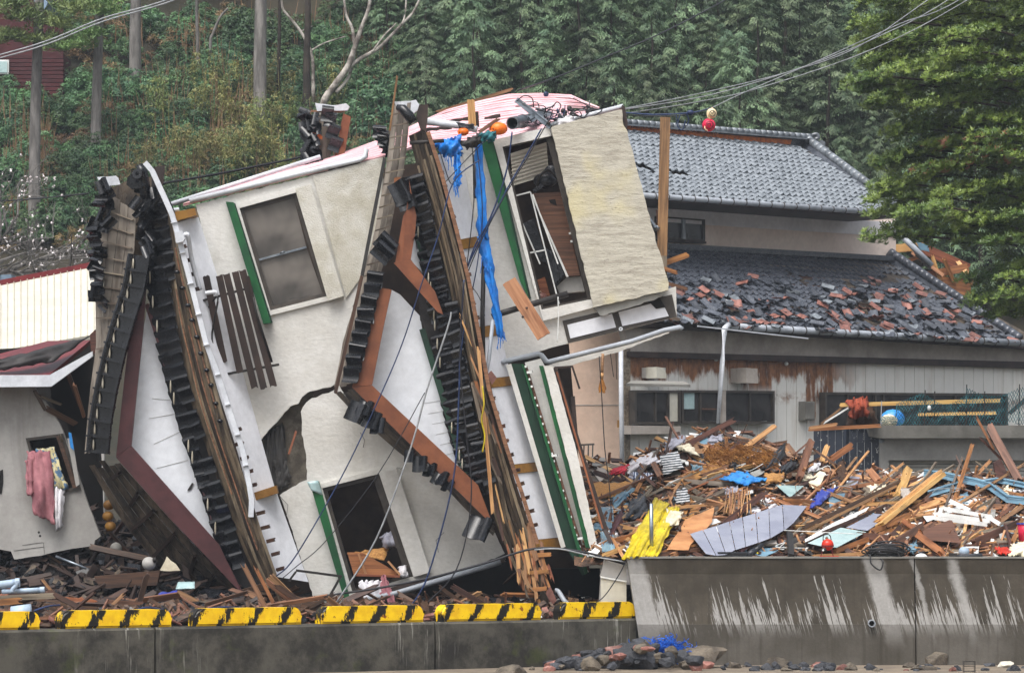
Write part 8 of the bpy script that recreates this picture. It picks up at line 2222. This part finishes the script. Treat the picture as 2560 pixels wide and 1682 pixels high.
px_tree('bare_tree', 'leaning bare stem in the top left undergrowth', 'bare tree', [(526, 110, 4), (532, 86, 3.6), (550, 44, 3.2), (570, 22, 2.6)], 'bark', None)
# pine foliage pads at the top left
def pads(t, Y, spots, n, m, seed):
    r = random.Random(seed); v, f = [], []
    for (px, py, w, h) in spots:
        for k in range(n):
            c = P(px + r.gauss(0, w * .45), py + r.gauss(0, h * .4), Y + r.gauss(0, .35))
            for q in range(9):
                leafquads(v, f, c, Vector((r.gauss(0, .6), r.gauss(0, .6), r.uniform(-.1, 1))), r.uniform(.12, .26), .03, Vector((0, 0, 1)) + rv(r, .6))
    return obj('crown', v, f, m, t)
pads(pineA, yA - .6, [(60, 40, 60, 18), (140, 60, 70, 20), (20, 90, 60, 22), (110, 100, 80, 18), (190, 20, 60, 20), (30, 10, 60, 16)], 130, 'leaf_pine', 3)
pads(pineB, yB - .6, [(240, 8, 60, 16), (200, 110, 60, 16), (265, 30, 40, 12), (150, 118, 50, 12), (225, 85, 36, 12)], 110, 'leaf_pine', 4)

# plum in early blossom, lower left
PL = thing('plum_tree', 'leafless plum tree dotted with white blossom at the left', 'plum tree', (P(-60, 760, 98).x, 98, terrain(P(-60, 760, 98).x, 98)))
r = random.Random(5)
tube('trunk', [PL.location.copy(), P(-50, 760, 98), P(-30, 690, 98)], [.16, .13, .09], 'bark_dark', PL, 8)
bv, bf, tips = [], [], []
def grow(p, d, L, rad, lev):
    pts = [p]
    for q in range(4):
        d = (d + rv(r, .16) + Vector((0.05, 0, -.02 if lev < 2 else .02))).normalized(); pts.append(pts[-1] + d * L / 4)
    v, f = tubemesh(pts, [rad * (1 - .13 * i) for i in range(5)], 5, False); o = len(bv); bv.extend(v); bf.extend([tuple(i + o for i in t) for t in f])
    tips.extend(pts[1:])
    if lev < 3:
        for q in range(4 if lev < 2 else 3):
            b = pts[r.randint(1, 4)]; grow(b, (d + rv(r, .55)).normalized(), L * r.uniform(.5, .75), rad * .5, lev + 1)
for (x, y) in [(120, 380), (300, 470), (380, 560), (260, 640), (60, 420), (200, 560), (420, 660), (0, 480)]:
    p = P(-40, 700, 98); d = (P(x, y, 98 + r.uniform(-1, 1)) - p); grow(p, d.normalized(), d.length * .62, .05, 0)
obj('branches', bv, bf, 'bark', PL)
v, f = [], []
for p in r.sample(tips, min(len(tips), 700)):
    if r.random() < .62: continue
    c = p + rv(r, .05)
    for q in range(4): leafquads(v, f, c, rv(r, 1), .055, .05, Vector((0, 0, 1)) + rv(r, 1))
obj('blossoms', v, f, 'blossom', PL)

# broad-leaved tree at the right
BT_Y = 78.0
TR = thing('broadleaf_tree', 'glossy broad-leaved evergreen tree filling the right edge', 'tree', (P(2660, 1290, BT_Y).x, BT_Y, ZQ))
base = Vector((P(2660, 1290, BT_Y).x, BT_Y, ZQ))
tube('trunk', spline([base, P(2650, 1000, BT_Y), P(2630, 700, BT_Y), P(2640, 400, BT_Y), P(2650, 60, BT_Y), P(2660, -200, BT_Y)], 5), [.26 - .2 * i / 25 for i in range(26)], 'bark_dark', TR, 12)
sil = [(2170, -60), (2150, 50), (2130, 100), (2160, 140), (2124, 206), (2145, 245), (2200, 280), (2250, 340), (2215, 400), (2185, 440), (2168, 485), (2192, 540), (2172, 575), (2240, 598), (2300, 612), (2360, 640), (2430, 650), (2405, 720), (2460, 770), (2500, 792), (2700, 800), (2800, 700), (2800, -60)]
r = random.Random(77)
v, f, dv, df = [], [], [], []
lv, lf = [], []
def left_edge(y):
    xs_ = [a[0] + (b[0] - a[0]) * (y - a[1]) / (b[1] - a[1]) for a, b in zip(sil[:20], sil[1:21]) if min(a[1], b[1]) <= y < max(a[1], b[1])]
    return min(xs_) if xs_ else 2500
# layered boughs: flat sprays of leaf rosettes with dark gaps below each
row = 0
y = -60.0
while y < 800:
    row += 1
    x = left_edge(min(max(y, -59), 790)) + r.uniform(-22, 6)
    k = 0
    while x < 2640:
        L = r.uniform(110, 190) if k else r.uniform(90, 140)
        yy = y + r.uniform(-16, 16)
        Yb = BT_Y + (r.uniform(-.3, .5) if k == 0 else r.uniform(-1.6, .9))
        if not (2340 < x + L / 2 < 2470 and 575 < yy < 665 and r.random() < .7):
            tip, root = P(x, yy + r.uniform(0, 14), Yb - .2), P(x + L, yy - r.uniform(0, 18), Yb + .1)
            v2, f2 = tubemesh([tip, tip.lerp(root, .5) + Vector((0, 0, .04)), root, root.lerp(P(2640, yy + 30, BT_Y), .3)], [.008, .014, .02, .026], 5, False)
            o = len(lv); lv.extend(v2); lf.extend([tuple(i + o for i in t) for t in f2])
            wid = r.uniform(.26, .46)
            for q in range(int(L * (.95 if k == 0 else .7))):
                t = r.random() ** (1.5 if k == 0 else .9)
                p = tip.lerp(root, t) + Vector((r.gauss(0, .06), r.gauss(0, wid) * (.45 + .55 * math.sin(math.pi * min(1, t + .2))), r.gauss(0.03, .055)))
                ax = (Vector((-.45, -.35, .85)) + rv(r, .3)).normalized()
                dead = (2270 < x < 2450 and 330 < yy < 440 and r.random() < .10)
                V_, F_ = (dv, df) if dead else (v, f)
                fr = frame(ax); n_l = r.randint(8, 11)
                for w in range(n_l):
                    a = w / n_l * 6.283 + r.uniform(-.3, .3)
                    d = fr @ Vector((r.uniform(.3, .9), math.cos(a), math.sin(a)))
                    leafquads(V_, F_, p, d, r.uniform(.07, .125), r.uniform(.02, .032), ax + rv(r, .15), -.005)
        x += L * r.uniform(.55, .85); k += 1
    y += r.uniform(30, 46)
for k in range(5200):                      # deeper leaves that close the crown
    x, yy = r.uniform(2140, 2700), r.uniform(-60, 795)
    if not (inside(sil, x, yy) and inside(sil, x - 26, yy)): continue
    if 2340 < x < 2470 and 575 < yy < 665: continue
    p = P(x, yy, BT_Y + r.uniform(.3, 1.6)); ax = (Vector((-.4, -.5, .7)) + rv(r, .4)).normalized(); fr = frame(ax)
    for w in range(7):
        a = w / 7 * 6.283
        leafquads(v, f, p, fr @ Vector((r.uniform(.2, .8), math.cos(a), math.sin(a))), r.uniform(.09, .15), r.uniform(.03, .04), ax + rv(r, .2), -.005)
obj('crown', v, f, 'leaf_tree', TR)
obj('dead_leaves', dv, df, 'leaf_dead', TR)
obj('limbs', lv, lf, 'bark_dark', TR)

# ------------------------------------------------------------------ rain haze
hx = obj('haze', boxv(-125, 125, -66, 264, ZB - 1.0, 62), BOXF, 'void', fix=True)
hm = bpy.data.materials.new('haze'); hm.use_nodes = True
nt = hm.node_tree
for n_ in list(nt.nodes): nt.nodes.remove(n_)
pv = nt.nodes.new('ShaderNodeVolumePrincipled'); ho = nt.nodes.new('ShaderNodeOutputMaterial')
pv.inputs['Color'].default_value = (0.80, 0.89, 1.0, 1); pv.inputs['Density'].default_value = 0.00045; pv.inputs['Anisotropy'].default_value = 0.2
nt.links.new(pv.outputs[0], ho.inputs['Volume'])
hx.data.materials.clear(); hx.data.materials.append(hm)
tag(hx, 'thin grey rain haze over the whole scene', 'haze', None, 'stuff')
